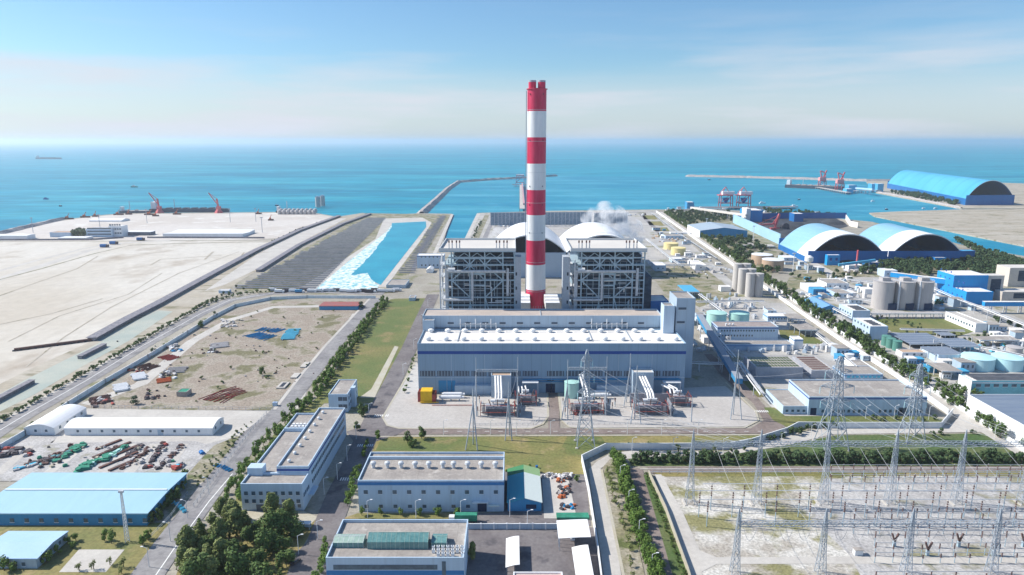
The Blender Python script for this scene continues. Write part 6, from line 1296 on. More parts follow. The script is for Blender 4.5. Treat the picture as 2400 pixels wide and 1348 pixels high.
# small cabins and units that fill the works
CAB = []
for v, (w, d, h, wm, rm) in enumerate(((8, 6, 4, M_wallw, M_roofw), (12, 7, 4.5, M_wall, M_roof), (6, 6, 6, M_wall, M_roofw), (14, 6, 3.6, M_wallw, M_roofw), (9, 9, 7, M_clad2, M_roof), (7, 5, 3.5, M_bwall, M_bluem))):
    b = MB().use(wm).box(-w / 2, w / 2, -d / 2, d / 2, 0, h).use(rm).box(-w / 2 - .3, w / 2 + .3, -d / 2 - .3, d / 2 + .3, h, h + .35).use(M_glass)
    for k in range(3): b.box(-w / 2 + w * (k + .5) / 3 - .6, -w / 2 + w * (k + .5) / 3 + .6, -d / 2 - .08, -d / 2, h * .4, h * .75)
    o = b.build('cabin_mesh'); CAB.append(o.data); bpy.data.objects.remove(o)
def cabins(px, n, label, group, s=(.7, 1.15), gap=11, kinds=range(6), name='plant_cabin'):
    P = [G(a, c) for a, c in px]; xs = [q[0] for q in P]; ys = [q[1] for q in P]; o = []; tr = 0
    while len(o) < n and tries_ok(tr):
        tr += 1; x, y = rnd.uniform(min(xs), max(xs)), rnd.uniform(min(ys), max(ys)); c = False; j = len(P) - 1
        for i in range(len(P)):
            if (P[i][1] > y) != (P[j][1] > y) and x < (P[j][0] - P[i][0]) * (y - P[i][1]) / (P[j][1] - P[i][1]) + P[i][0]: c = not c
            j = i
        if c and all((x - u) ** 2 + (y - v) ** 2 > gap * gap for u, v in o): o.append((x, y))
    for x, y in o:
        q = rnd.uniform(*s); put(name, CAB[rnd.choice(list(kinds))], (x, y, .1), rnd.choice((0, 0, math.pi / 2)), (q, q, q * rnd.uniform(.8, 1.2)), label, 'cabin', group)
def tries_ok(t): return t < 4000
cabins([(1880, 655), (1985, 650), (2035, 690), (2040, 712), (1990, 712), (1900, 690)], 14, 'small cabin among the works left of the big silos', 'cabins left of the big silos')
cabins([(2110, 840), (2200, 850), (2260, 862), (2265, 880), (2200, 890), (2140, 870)], 8, 'small cabin near the open shed left of the cyan tanks', 'cabins left of the cyan tanks')
cabins([(2180, 690), (2250, 700), (2285, 730), (2200, 732)], 8, 'small cabin between the big silos and the blue tower', 'cabins by the blue tower')
cabins([(2300, 760), (2400, 790), (2400, 815), (2310, 800)], 8, 'small cabin below the white pipe bridge', 'cabins below the pipe bridge')
cabins([(1640, 745), (1690, 800), (1740, 860), (1700, 862), (1650, 800)], 5, 'small cabin in the strip beside the turbine hall', 'cabins beside the turbine hall', kinds=(0, 2, 3))
cabins([(1560, 590), (1640, 585), (1700, 628), (1650, 632), (1570, 618)], 9, 'small cabin near the yellow tanks', 'cabins near the yellow tanks', kinds=(0, 1, 3))
cabins([(1530, 535), (1580, 540), (1640, 580), (1560, 565)], 8, 'small cabin beyond the yellow tanks', 'cabins beyond the yellow tanks')
cabins([(1960, 825), (2030, 845), (2010, 856), (1960, 845)], 4, 'small cabin among the white tanks by the lane', 'cabins among the white tanks', gap=8)
cabins([(1820, 612), (1880, 640), (1960, 650), (1900, 625)], 6, 'small cabin near the tan tanks and striped sheds', 'cabins near the tan tanks')
cabins([(1560, 493), (1700, 491), (1700, 489), (1560, 490)], 5, 'small cabin along the quay', 'cabins along the quay', gap=25)
cabins([(1780, 494), (1960, 508), (1960, 511), (1780, 500)], 7, 'small cabin among the quay trees', 'cabins among the quay trees', gap=20)
for a, c, z, w, lab in (((1890, 690), (1990, 742), 5, 3, 'pipe rack beside the tree row works'), ((2110, 772), (2260, 776), 4, 3, 'low pipe rack across the dry lawn edge'), ((1985, 655), (2050, 662), 6, 4, 'pipe rack behind the left big silo'), ((2230, 800), (2400, 835), 5, 3, 'pipe rack between solar canopies and cyan tanks'), ((1640, 690), (1715, 745), 6, 4, 'pipe rack running down past the blue canopy'), ((1900, 770), (2010, 862), 3, 2.5, 'low pipe rack along the near side of the lane')): piperack(lab, [a, c], z, w, 4)
# ================================================================ trees and shrubs
def crown_mesh(seed, rx, z0, z1, n, leaf, lobes=7, conic=0., m=None, name='crown'):
    """many leaf-clump faces spread over lobes inside the crown"""
    r_ = random.Random(seed); b = MB(); hz_ = (z1 - z0) / 2; zc = (z0 + z1) / 2; L_ = []
    for i in range(lobes):
        u = r_.uniform(-.75, .8); w = math.sqrt(max(.05, 1 - u * u)) * (1 - conic * (u + 1) / 2); a = r_.uniform(0, 6.283); q = r_.uniform(.25, .75)
        L_.append((rx * w * q * math.cos(a), rx * w * q * math.sin(a), zc + hz_ * u * .85, r_.uniform(.34, .58) * rx * (1 - conic * .55 * (u + 1) / 2)))
    for i in range(n):
        x, y, z, rr = L_[i % lobes]; v = Vector((r_.gauss(0, 1), r_.gauss(0, 1), r_.gauss(0, 1))).normalized(); q = rr * r_.uniform(.55, 1.08)
        p = Vector((x, y, z)) + Vector((v.x * q, v.y * q, v.z * q * min(1.3, hz_ / rx)))
        nrm = (v + Vector((r_.uniform(-.7, .7), r_.uniform(-.7, .7), r_.uniform(-.2, .9)))).normalized(); a = nrm.orthogonal().normalized(); c = nrm.cross(a); s = leaf * r_.uniform(.6, 1.25); t = r_.uniform(0, 3.1)
        a, c = a * math.cos(t) + c * math.sin(t), c * math.cos(t) - a * math.sin(t)
        b.quad(p - a * s, p - c * s * .6, p + a * s, p + c * s * .7)
    return b
def tree_proto(seed, h, rx, n, leaf, m, lobes=8, conic=0., trunk=.3, tr=.18, base=.07):
    r_ = random.Random(seed + 50)
    root = bpy.data.objects.new('tree', None); C.objects.link(root); ORG[root.name] = (0, 0, 0)
    b = MB(); b.lathe(0, 0, [(tr, 0), (tr * .8, h * .3), (tr * .35, h * .75)], 7)
    for k in range(4):
        a = r_.uniform(0, 6.28); z = h * r_.uniform(.3, .55); b.bar((0, 0, z), (rx * .6 * math.cos(a), rx * .6 * math.sin(a), z + h * .22), tr * .6, n=5)
    tk = b.build('trunk', M_bark, root); cr = crown_mesh(seed, rx, h * base, h, n, leaf, lobes, conic).build('crown', m, root)
    return root
PT = {}
def trees(kind, pts, name, label, cat, group, hs=(.8, 1.2), hh=1.0):
    for (x, y) in pts:
        v = rnd.randrange(3)
        if (kind, v) not in PT:
            spec = dict(young=(5.2, 2.1, 330, .42, M_leafb, 6, .1), dark=(5.5, 2.6, 360, .48, M_leafd, 7, .1), row=(7.0, 2.9, 420, .5, M_leaf, 8, .15), bush=(2.6, 1.7, 220, .36, M_leaf, 5, 0), grove=(11, 5.0, 1900, .52, M_leaf, 12, .1), cas=(13, 4.0, 1900, .5, M_leafc, 16, .65), far=(7.5, 3.4, 260, .75, M_leafd, 8, .15), sparse=(4.5, 1.7, 130, .33, M_leafc, 6, .1), bright=(7.2, 3.0, 620, .42, M_leafb, 9, .2))[kind]
            PT[(kind, v)] = (tree_proto(v * 13 + hash_(kind), spec[0], spec[1], spec[2], spec[3], spec[4], spec[5], spec[6]), )
        src = PT[(kind, v)][0]; o = copy_tree(src, (x, y, .1), rnd.uniform(0, 6.28), None); s = rnd.uniform(*hs) * hh; o.scale = (s * rnd.uniform(.9, 1.15), s * rnd.uniform(.9, 1.15), s * rnd.uniform(.88, 1.12)); o.name = name
        tag(o, label, cat, group)
def hash_(s): return sum(ord(c) * (i + 3) for i, c in enumerate(s)) % 997
def along(px, step, jit=1., rows=(0,), world=False):
    pts = [Vector(p) for p in (px if world else [G(a, c) for a, c in px])]; out_ = []
    for a, c in zip(pts, pts[1:]):
        L_ = (c - a).length; d = (c - a).normalized(); nn = Vector((d.y, -d.x)); k = max(1, round(L_ / step))
        for i in range(k):
            for o in rows:
                p = a + d * (L_ * (i + rnd.random() * .6) / k) + nn * (o + rnd.uniform(-jit, jit)); out_.append((p.x, p.y))
    return out_
def inpoly(x, y, P):
    c = False; j = len(P) - 1
    for i in range(len(P)):
        if (P[i][1] > y) != (P[j][1] > y) and x < (P[j][0] - P[i][0]) * (y - P[i][1]) / (P[j][1] - P[i][1]) + P[i][0]: c = not c
        j = i
    return c
def scatter(px, n, gap=0):
    P = [G(a, c) for a, c in px]; xs = [p[0] for p in P]; ys = [p[1] for p in P]; o = []; tries = 0
    while len(o) < n and tries < n * 60:
        tries += 1; x, y = rnd.uniform(min(xs), max(xs)), rnd.uniform(min(ys), max(ys))
        if inpoly(x, y, P) and all((x - u) ** 2 + (y - v) ** 2 > gap * gap for u, v in o): o.append((x, y))
    return o
trees('bush', along([(-20, 1000), (60, 957), (113, 924), (200, 877), (284, 829), (367, 780), (451, 730), (484, 711), (567, 691), (634, 684)], 3.9, .9), 'roadside_bush', 'dark green bush in the row between street and drain', 'bush', 'bushes along the curved street', (.6, 1.5))
trees('bush', along([(60, 1008), (200, 920), (347, 835), (440, 778), (500, 742)], 16, .5), 'wall_bush', 'small bush growing against the street side of the panel wall', 'bush', 'bushes against the panel wall', (.5, 1))
trees('young', along([(905, 706), (855, 768), (795, 848), (745, 925), (700, 965), (640, 1035), (590, 1095), (556, 1140), (545, 1185)], 4.6, 1.3, (-2, 2.2)), 'avenue_tree', 'small green tree in the dense row right of the yard road', 'tree', 'trees in the dense row beside the yard road', (.65, 1.35))
trees('row', along([(1565, 500), (1660, 560), (1720, 602), (1800, 655), (1885, 714), (2010, 798), (2125, 868), (2250, 944), (2360, 1012), (2470, 1085)], 8.6, 2.4, (1.5, 7)), 'lane_tree', 'mid green tree in the long row along the straight lane', 'tree', 'trees in the long row along the straight lane', (.6, 1.35))
trees('dark', along([(1478, 1080), (1600, 1080), (1800, 1080), (2430, 1080)], 3.6, .9, (0, 2.5)), 'hedge_tree', 'dark bushy tree in the dense belt behind the switchyard gantries', 'tree', 'dark trees in the belt behind the switchyard', (.7, 1.2))
trees('bright', along([(1447, 1076), (1468, 1140), (1500, 1245), (1530, 1335), (1560, 1440)], 3.6, .9, (-.6, 1.6)), 'lane_side_tree', 'bright green tree in the thick row beside the pale lane', 'tree', 'bright trees beside the pale lane', (.65, 1.05))
trees('sparse', along([(1424, 1105), (1442, 1175), (1470, 1280), (1492, 1400)], 6, .7), 'verge_tree', 'thin small tree on the verge right of the pale lane', 'tree', 'thin trees on the lane verge', (.6, 1.2))
trees('bush', along([(1513, 1114), (1545, 1195), (1600, 1345), (1620, 1400)], 2.4, .6), 'hedge_bush', 'yellow-green hedge bush left of the beige wall', 'bush', 'hedge bushes along the beige wall', (.45, .75))
trees('sparse', along([(1425, 1051), (1560, 1051)], 9, .6) + along([(1570, 1062), (1700, 1062)], 7, 1), 'wall_shrub', 'small dark shrub at the foot of the white boundary wall', 'shrub', 'shrubs at the boundary wall', (.6, 1.3))
trees('dark', along([(1760, 1048), (1850, 1022), (1905, 1006), (1960, 1003)], 5.5, .8), 'wall_tree', 'dark shrub on the inner bend of the boundary wall', 'shrub', 'shrubs on the wall bend', (.5, .9))
trees('dark', [G(a, c) for a, c in ((1745, 1056), (1715, 1060), (1930, 990), (2048, 985), (2070, 990), (2102, 985), (2190, 985), (2163, 988), (2185, 1023), (2205, 1020), (2280, 1018), (2330, 1016))], 'garden_bush', 'single dark bush near the service building and lane', 'bush', 'bushes near the service building', (.4, .75))
trees('grove', [G(a, c) for a, c in ((520, 1262), (488, 1300), (545, 1305), (580, 1275), (455, 1330), (505, 1348), (560, 1352), (600, 1330), (470, 1380), (530, 1395), (630, 1300), (668, 1295), (650, 1262), (610, 1250), (690, 1258), (612, 1385), (672, 1330))], 'grove_tree', 'dark round-crowned tree in the grove at the lower left road', 'tree', 'round-crowned trees in the lower left grove', (.6, 1.2))
trees('cas', [G(a, c) for a, c in ((500, 1240), (535, 1232), (470, 1275), (515, 1285), (440, 1310), (492, 1330), (655, 1238), (680, 1232), (555, 1255), (430, 1345), (455, 1362), (520, 1218), (548, 1222), (575, 1245), (480, 1310), (628, 1262), (520, 1330), (640, 1225), (455, 1300), (500, 1375))], 'casuarina', 'tall feathery grey-green tree in the grove at the lower left', 'tree', 'feathery trees in the lower left grove', (.7, 1.2))
trees('cas', [G(1108, 1310)], 'casuarina', 'lone dark feathery tree right of the front office', 'tree', None, (.55, .6))
trees('row', [G(988, 1029)], 'lawn_tree', 'right one of the two round trees on the grass below the crossroads', 'tree', None, (1.0, 1.05)); trees('row', [G(955, 1038), G(968, 1048)], 'lawn_tree', 'left dark tree of the clump on the grass below the crossroads', 'tree', 'left clump on the grass', (.9, 1.05))
trees('row', [G(853, 975)], 'lawn_tree', 'round dark tree beside the small two-storey block', 'tree', None, (1.2, 1.25)); trees('row', [G(836, 1008)], 'lawn_tree', 'dark tree at the office corner of the plant road', 'tree', None, (.7, .75)); trees('young', [G(885, 1030)], 'lawn_tree', 'small bright tree at the grass corner by the crossroads', 'tree', None, (.9, 1))
trees('row', [G(615, 880)], 'yard_tree', 'round lone tree in the middle of the dirt yard', 'tree', None, (.85, .9)); trees('row', [G(470, 768)], 'yard_tree', 'round lone tree at the street wall of the dirt yard', 'tree', None, (.95, 1)); trees('dark', [G(848, 722)], 'yard_tree', 'dark tree beside the red-roofed long shed', 'tree', None, (1.2, 1.25)); trees('dark', [G(505, 742)], 'yard_tree', 'dark tree against the street wall near the yard top', 'tree', None, (1, 1.05)); trees('dark', [G(318, 948)], 'yard_tree', 'dark bush at the bottom of the dirt yard track', 'tree', None, (.9, 1)); trees('dark', [G(360, 828)], 'yard_tree', 'dark tree at the street wall beside the red beams', 'tree', None, (.8, .9))
trees('bush', scatter([(230, 950), (480, 770), (600, 730), (800, 720), (720, 870), (640, 950)], 42, 6), 'yard_shrub', 'low scrub bush scattered over the dirt yard', 'shrub', 'scrub over the dirt yard', (.3, .9))
trees('young', [G(a, 1209) for a in (848, 893, 938, 985, 1027, 1072)], 'garden_tree', 'small round tree in the row before the workshop front', 'tree', 'trees before the workshop front', (.6, .85))
trees('young', along([(842, 1100), (828, 1145), (812, 1195)], 4.2, 1), 'garden_tree', 'bright garden tree along the left end of the workshop', 'tree', 'trees at the left end of the workshop', (.7, 1.0))
trees('young', along([(768, 1280), (735, 1380)], 3.5, .8), 'garden_tree', 'bright shrub at the left end of the front office', 'tree', 'shrubs left of the front office', (.7, 1.0))
trees('row', along([(440, 1125), (425, 1155), (385, 1200), (365, 1232)], 4.2, 1, (0, 3)), 'warehouse_tree', 'dark tree in the strip between blue warehouse and road', 'tree', 'trees beside the blue warehouse', (.5, .85))
trees('young', [G(a, c) for a, c in ((172, 1285), (178, 1268), (160, 1275), (245, 1268), (262, 1275), (137, 1300), (118, 1315), (100, 1322), (30, 1340), (10, 1338), (345, 1265), (335, 1280))], 'garden_tree', 'small tree around the pale blue hall and concrete pad', 'tree', 'trees around the pale blue hall', (.6, 1.1))
trees('sparse', [G(a, c) for a, c in ((186, 1338), (220, 1335), (258, 1325), (290, 1330), (285, 1345))], 'sapling', 'thin sapling beside the concrete pad', 'sapling', 'saplings at the concrete pad', (.7, 1.1))
trees('bush', scatter([(510, 1060), (575, 995), (592, 990), (535, 1062), (462, 1150), (450, 1115)], 40, 3), 'scrub_tree', 'thin scrubby tree in the waste strip left of the yard road', 'shrub', 'scrub in the waste strip', (.3, .7))
trees('young', along([(946, 925), (965, 860), (990, 800), (1003, 750)], 11, .8), 'lawn_shrub', 'small shrub on the lawn edge left of the turbine hall road', 'shrub', 'shrubs on the lawn edge', (.45, .7))
trees('young', along([(862, 1040), (850, 1075)], 4, .5) + [G(1190, 1112), G(1205, 1108), G(1225, 1107), G(1243, 1105), G(1262, 1108), G(1350, 1128)], 'shed_bush', 'small bush on the grass above the tool shed', 'bush', 'bushes above the tool shed', (.5, .8))
trees('row', [G(a, c) for a, c in ((2240, 925), (2255, 932), (2270, 925), (2290, 936), (2250, 915))], 'corner_tree', 'green tree before the teal-fronted building', 'tree', 'trees before the teal-fronted building', (.9, 1.3))
trees('far', scatter([(1980, 770), (2010, 765), (2035, 800), (2000, 800)], 8, 5), 'lab_tree', 'dark tree left of the white lab blocks', 'tree', 'trees left of the lab blocks', (.7, 1))
trees('far', along([(2318, 748), (2360, 762), (2400, 778)], 12, 2) + along([(2300, 785), (2340, 800)], 10, 2), 'rack_tree', 'dark small tree under the white pipe bridge', 'tree', 'trees under the pipe bridge', (.5, .9))
trees('far', [G(a, c) for a, c in ((1832, 600), (1845, 605), (1850, 590), (2085, 615), (2092, 622), (2075, 625), (1858, 690), (2172, 715), (2200, 718), (1960, 700), (1930, 740), (1945, 745), (2062, 792))], 'works_tree', 'dark tree standing alone among the right-hand works', 'tree', 'single trees among the right-hand works', (.8, 1.3))
LEAFT = []
for v in range(3):
    LEAFT.append(crown_mesh(90 + v, 4.0, 0, 8.5, 150, 1.15, 8, .25))
def woods(label, px, n, m=None, s=(.7, 1.25), name='woodland'):
    b = MB(); pts = scatter(px, n, 2)
    for x, y in pts:
        T = rnd.choice(LEAFT); q = rnd.uniform(*s); a = rnd.uniform(0, 6.28); c, si = math.cos(a) * q, math.sin(a) * q; k = len(b.v)
        b.v += [(x + u * c - w * si, y + u * si + w * c, z * q) for u, w, z in T.v]; b.f += [tuple(i + k for i in f) for f in T.f]
    o = b.build(name, m or M_leafd); tag(o, label, 'woodland'); o['kind'] = 'stuff'; return o
woods('dark wood between the straight lane and the screen wall', [(1560, 497), (1715, 500), (1715, 520), (1640, 525), (1615, 530)], 190)
woods('dark wood in front of the low blue hall', [(1650, 560), (1760, 558), (1795, 590), (1830, 640), (1775, 640), (1690, 590)], 150)
woods('wood strip along the far side of the coal yard and quay', [(1790, 492), (1900, 500), (1975, 510), (1880, 511), (1800, 503)], 80)
woods('olive wood behind the big silos', [(1990, 640), (2080, 612), (2240, 612), (2290, 600), (2400, 640), (2400, 655), (2250, 650), (2130, 648)], 330)
woods('wood along the canal at the right', [(2230, 560), (2300, 590), (2400, 615), (2400, 640), (2300, 600)], 120)
woods('tree belt beside the far blue arched shed', [(2085, 452), (2150, 455), (2250, 480), (2235, 484), (2140, 466)], 110, s=(.9, 1.6))
woods('patch of trees beside the port office', [(170, 556), (198, 556), (196, 548), (178, 549)], 40, s=(1, 1.5))
woods('scrub along the lane fence before the small works', [(1860, 700), (1985, 780), (2000, 780), (1900, 705)], 30, s=(.4, .8))
woods('scrub beside the drain at the street bend', [(430, 745), (500, 700), (560, 672), (575, 680), (500, 715)], 26, s=(.2, .5))
woods('thin scrub on the dark bank of the sand bund', [(560, 605), (680, 545), (780, 510), (786, 512), (690, 548), (570, 612)], 60, s=(.2, .4))
# ================================================================ pylons, gantries, transformers
def lattice(b, x, y, prof, t, z0=0, dens=1.0, horiz=True):
    """prof: list of (z, half width); four legs with crossed bracing"""
    for (za, wa), (zb, wb) in zip(prof, prof[1:]):
        n = max(1, round((zb - za) / (max(wa, wb) * 2 * dens)))
        for i in range(n):
            a = i / n; c = (i + 1) / n; z1, z2 = za + (zb - za) * a, za + (zb - za) * c; w1, w2 = wa + (wb - wa) * a, wa + (wb - wa) * c
            P = [(x + s * w1, y + u * w1, z1) for s, u in ((-1, -1), (1, -1), (1, 1), (-1, 1))]; Q = [(x + s * w2, y + u * w2, z2) for s, u in ((-1, -1), (1, -1), (1, 1), (-1, 1))]
            for k in range(4):
                b.bar(P[k], Q[k], t); b.bar(P[k], Q[(k + 1) % 4], t * .6); b.bar(P[(k + 1) % 4], Q[k], t * .6)
                if horiz: b.bar(Q[k], Q[(k + 1) % 4], t * .6)
def pylon(px, py, pyt, wpx, label, arms):
    x, y = G(px, py); h = ZY(pyt, y); w = wpx / F * (y * math.cos(TH) + H * math.sin(TH)) / 2
    t = thing('transmission_pylon', label, 'pylon', (x, y, 0)); b = MB(); lattice(b, x, y, [(0, w), (h * .45, w * .42), (h * .96, w * .17), (h, w * .05)], .34, dens=.9); b.build('lattice_body', M_steel, t)
    for z, L_ in arms:
        for s in (-1, 1):
            b = MB(); ww = w * .28
            for u in (-1, 1):
                b.bar((x + s * ww, y + u * ww, h * z), (x + s * L_, y, h * z + .8), .28); b.bar((x + s * ww, y + u * ww, h * z + 2.6), (x + s * L_, y, h * z + .8), .22)
            for k in range(4):
                q = (k + .5) / 4; b.bar((x + s * (ww + (L_ - ww) * q), y - ww * (1 - q), h * z), (x + s * (ww + (L_ - ww) * q), y + ww * (1 - q), h * z + 1.4), .18)
            b.build('cross_arm', M_steel, t)
            c_ = MB()
            for k in range(5): c_.cyl(x + s * L_, y, h * z - 3.2 + k * .7, h * z - 2.8 + k * .7, .22, 6)
            c_.bar((x + s * L_, y, h * z - 3.6), (x + s * L_, y, h * z + .6), .1); c_.build('insulator_string', M_cyan, t)
    for s in (-1, 1):
        for u in (-1, 1): MB().box(x + s * w - .7, x + s * w + .7, y + u * w - .7, y + u * w + .7, 0, .7).build('footing', M_conc2, t)
    return (x, y, h)
py1 = pylon(1371, 1043, 820, 42, 'lattice pylon on the grass in front of the turbine hall', [(.55, 4.5), (.72, 4), (.88, 3)])
py2 = pylon(1948, 1046, 835, 58, 'tallest broad lattice pylon before the service building', [(.5, 8), (.66, 9), (.82, 7)])
py3 = pylon(2135, 1030, 853, 44, 'slimmer lattice pylon at the right end of the service building', [(.5, 6), (.68, 7), (.84, 5)])
def aframe(pxs, py, apex, label, spike=0, n3=True):
    (xa, ya), (xb, yb_) = G(pxs[0], py), G(pxs[1], py); xm = (xa + xb) / 2; h = ZY(apex[1], ya + 2); xt = XP(apex[0], ya + 2, h); t = thing('a_frame_pole', label, 'pole', (xm, ya, 0))
    for p in ((xa, ya), (xb, ya), (xm + .5, ya + 7)): MB().lathe(0, 0, [(0.01, 0)], 3) if 0 else MB().tube((*p, 0), (xt, ya + 2, h), .3, 8).build('pole_leg', M_steel, t)
    MB().bar((xa + (xt - xa) * .4, ya + .8, h * .4), (xb + (xt - xb) * .4, ya + .8, h * .4), .25).build('cross_brace', M_steel, t)
    if spike: MB().tube((xt, ya + 2, h), (xt, ya + 2, h + spike), .22, 6).build('spike', M_steel, t)
    return (xt, ya + 2, h)
afs = [aframe((1091, 1119), 1056, (1109, 945), 'left front steel A-frame pole on the grass above the workshop', 7), aframe((1184, 1200), 1033, (1192, 925), 'second steel A-frame pole on the grass, right of the first', 7),
       aframe((1462, 1478), 954, (1477, 862), 'steel A-frame with tall spike before the slanted busducts', 9), aframe((1712, 1738), 984, (1729, 855), 'steel A-frame with spike on the far right of the transformer yard', 9),
       aframe((1316, 1331), 985, (1330, 905), 'steel A-frame beside the teal tank', 16), aframe((1478, 1502), 994, (1492, 900), 'steel A-frame at the kerb below the right transformer', 11)]
pol = []
for px, pyb, pyt, lab in ((1117, 977, 838, 'tall thin lightning pole left of the left transformer'), (1213, 975, 838, 'tall thin lightning pole right of the left busducts'), (1419, 974, 836, 'tall thin lightning pole left of the right transformer'), (1087 + 22, 1003, 910, 'thin pole at the kerb left of the left transformer'), (1620, 990, 930, 'short thin pole at the yard kerb on the right')):
    x, y = G(px, pyb); h = ZY(pyt, y); t = thing('lightning_pole', lab, 'pole', (x, y, 0)); MB().tube((x, y, 0), (x, y, h * .7), .34, 8).build('shaft', M_steel, t); MB().tube((x, y, h * .7), (x, y, h), .18, 6).build('tip', M_steel, t); pol.append((x, y, h))
def beam(label, P, Q, w=1.2, name='gantry_beam', m=None, top=None):
    P = Vector(P); Q = Vector(Q); L_ = (Q - P).length; n = max(3, int(L_ / (w * 1.3))); b = MB(); d = (Q - P) / n; up = Vector((0, 0, w)); sd_ = Vector((d.y, -d.x, 0)).normalized() * w / 2
    for o in (sd_, -sd_):
        b.bar(P + o, Q + o, .22); b.bar(P + o + up, Q + o + up, .22)
        for i in range(n):
            a = P + d * i + o; c = P + d * (i + 1) + o
            b.bar(a + (up if i % 2 else Vector((0, 0, 0))), c + (Vector((0, 0, 0)) if i % 2 else up), .16)
    for i in range(n): a = P + d * i; c = P + d * (i + 1); b.bar(a + sd_ + up, c - sd_ + up, .14)
    return tag(b.build(name, m or M_steel, loc=tuple(P)), label, 'gantry beam')
beam('short lattice beam between the two left lightning poles', (pol[0][0], pol[0][1], ZY(871, pol[0][1])), (pol[1][0], pol[1][1], ZY(871, pol[1][1])))
beam('short lattice beam between the teal tank frame and the next pole', (XP(1331, pol[2][1], 22), pol[2][1], ZY(866, pol[2][1])), (pol[2][0], pol[2][1], ZY(866, pol[2][1])))
R1Y = G(0, 1179)[1]; R2Y = G(0, 1345)[1]; z1b = ZY(1044, R1Y); z1t = ZY(1007, R1Y); z2b = ZY(1232, R2Y); z2t = ZY(1192, R2Y)
g1 = [XP(p, R1Y, 0) for p in (1616, 1770)]; st = g1[1] - g1[0] + .4; g1 = [g1[0] + st * i for i in range(8)]
nth = ('first', 'second', 'third', 'fourth', 'fifth', 'sixth', 'seventh', 'eighth')
for i, x in enumerate(g1):
    t = thing('gantry_column', f'{nth[i]} lattice column from the left in the rear switchyard gantry', 'gantry column', (x, R1Y, 0)); b = MB(); lattice(b, x, R1Y, [(0, 1.8), (z1b * .5, 1.0), (z1b, .62), (z1b + 2, .5), (z1t, .06)], .16, dens=1.0); b.build('lattice_body', M_steel, t)
    for s in (-1, 1): MB().box(x + s * 2.4 - .5, x + s * 2.4 + .5, R1Y - 3, R1Y + 3, 0, .5).build('footing', M_conc2, t)
beam('long lattice beam along the rear switchyard gantry', (g1[0], R1Y, z1b), (g1[-1], R1Y, z1b), 1.7)
g2 = [XP(p, R2Y, 0) for p in (1722, 1922)]; st2 = g2[1] - g2[0]; g2 = [g2[0] + st2 * i for i in range(6)]
for i, x in enumerate(g2):
    t = thing('gantry_column', f'{nth[i]} lattice column from the left in the front switchyard gantry', 'gantry column', (x, R2Y, 0)); b = MB(); lattice(b, x, R2Y, [(0, 1.6), (z2b * .5, .95), (z2b, .62), (z2b + 2, .55), (z2t, .08)], .17, dens=1.0); b.build('lattice_body', M_steel, t)
beam('long lattice beam along the front switchyard gantry', (g2[0], R2Y, z2b), (g2[-1], R2Y, z2b), 1.5)
def cable(P, Q, sag, r=.06, n=10):
    P = Vector(P); Q = Vector(Q); b = MB(); pts = [P + (Q - P) * i / n - Vector((0, 0, sag * 4 * (i / n) * (1 - i / n))) for i in range(n + 1)]; b.path(pts, r, 3); return b
for i in range(30):
    x = g1[0] + 3 + (g1[-1] - g1[0] - 6) * i / 29
    tag(cable((x, R1Y, z1b), (x - 4, R1Y + 34, 12.5) if i % 3 == 0 else (x, R2Y, z2b), 1.5 if i % 3 == 0 else 3.5).build('power_line', M_wire, loc=(x, R1Y, z1b)), 'pale sagging conductor strung from the rear gantry over the switchyard', 'power line', 'conductors from the rear gantry')
for i in range(24):
    x = g2[0] + 4 + i * st2 * 5 / 24
    for s in (-1,):
        tag(cable((x - 2.2, R2Y, z2b), (x + 2.2, R2Y - 2, z2b), 5.5, .07).build('jumper_loop', M_wire, loc=(x, R2Y, z2b)), 'looped jumper wire hanging under the front gantry beam', 'jumper wire', 'jumper loops under the front gantry')
for i in range(3):
    for (a, s0), (c, s1) in (((py2, 8), (None, 0)), ((py3, 6), (None, 0)), ((py1, 4), (None, 0))):
        for s in (-1, 1):
            P = (a[0] + s * s0, a[1], a[2] * (.5 + .17 * i)); X1 = a[0] + s * 5 + (12 if a is not py1 else 60) + i * 3
            tag(cable(P, (X1, R1Y, z1b + 1), 3, .06).build('power_line', M_wire, loc=P), 'thin conductor running from a lattice pylon to the rear gantry', 'power line', 'conductors from pylons to the rear gantry')
for k, (a, c) in enumerate(((pol[0], afs[0]), (pol[1], afs[1]), (afs[4], py1), (pol[2], py1), (afs[2], afs[5]), (afs[3], py2))):
    tag(cable((a[0], a[1], a[2] * .8), (c[0], c[1], c[2] * .9), 2.5, .05).build('power_line', M_wire, loc=(a[0], a[1], a[2])), 'thin overhead conductor over the transformer yard', 'power line', 'conductors over the transformer yard')
# busbars on posts
def post_mesh(h, r=.16):
    b = MB().use(M_steelb).tube((0, 0, 0), (0, 0, h * .55), r, 6).use(M_ins)
    for k in range(5): b.cyl(0, 0, h * (.55 + k * .085), h * (.6 + k * .085), r * 1.9, 6, r * 1.2)
    return b.use(M_steelp).tube((0, 0, h * .97), (0, 0, h), r, 5).build('p')
for row, (py, hb) in enumerate(((1196, 12.5), (1213, 12.5), (1235, 12.5))):
    Y = G(0, py)[1]; me = proto(('bus', row), lambda: post_mesh(hb, .2)); x0 = XP((1665, 1637, 1656)[row], Y, 0)
    for k in range(13): put('busbar_post', me, (x0 + k * 14.4, Y, .2), 0, (1, 1, 1), 'tall dark busbar post in the ' + ('rear', 'middle', 'front')[row] + ' busbar line', 'busbar post', 'posts of the ' + ('rear', 'middle', 'front') [row] + ' busbar line')
    t = MB().tube((x0 - 4, Y, hb + .3), (x0 + 182, Y, hb + .3), .16, 6).build('busbar', M_steelp, loc=(x0, Y, hb)); tag(t, ('rear', 'middle', 'front')[row] + ' long tubular busbar over the switchyard', 'busbar')
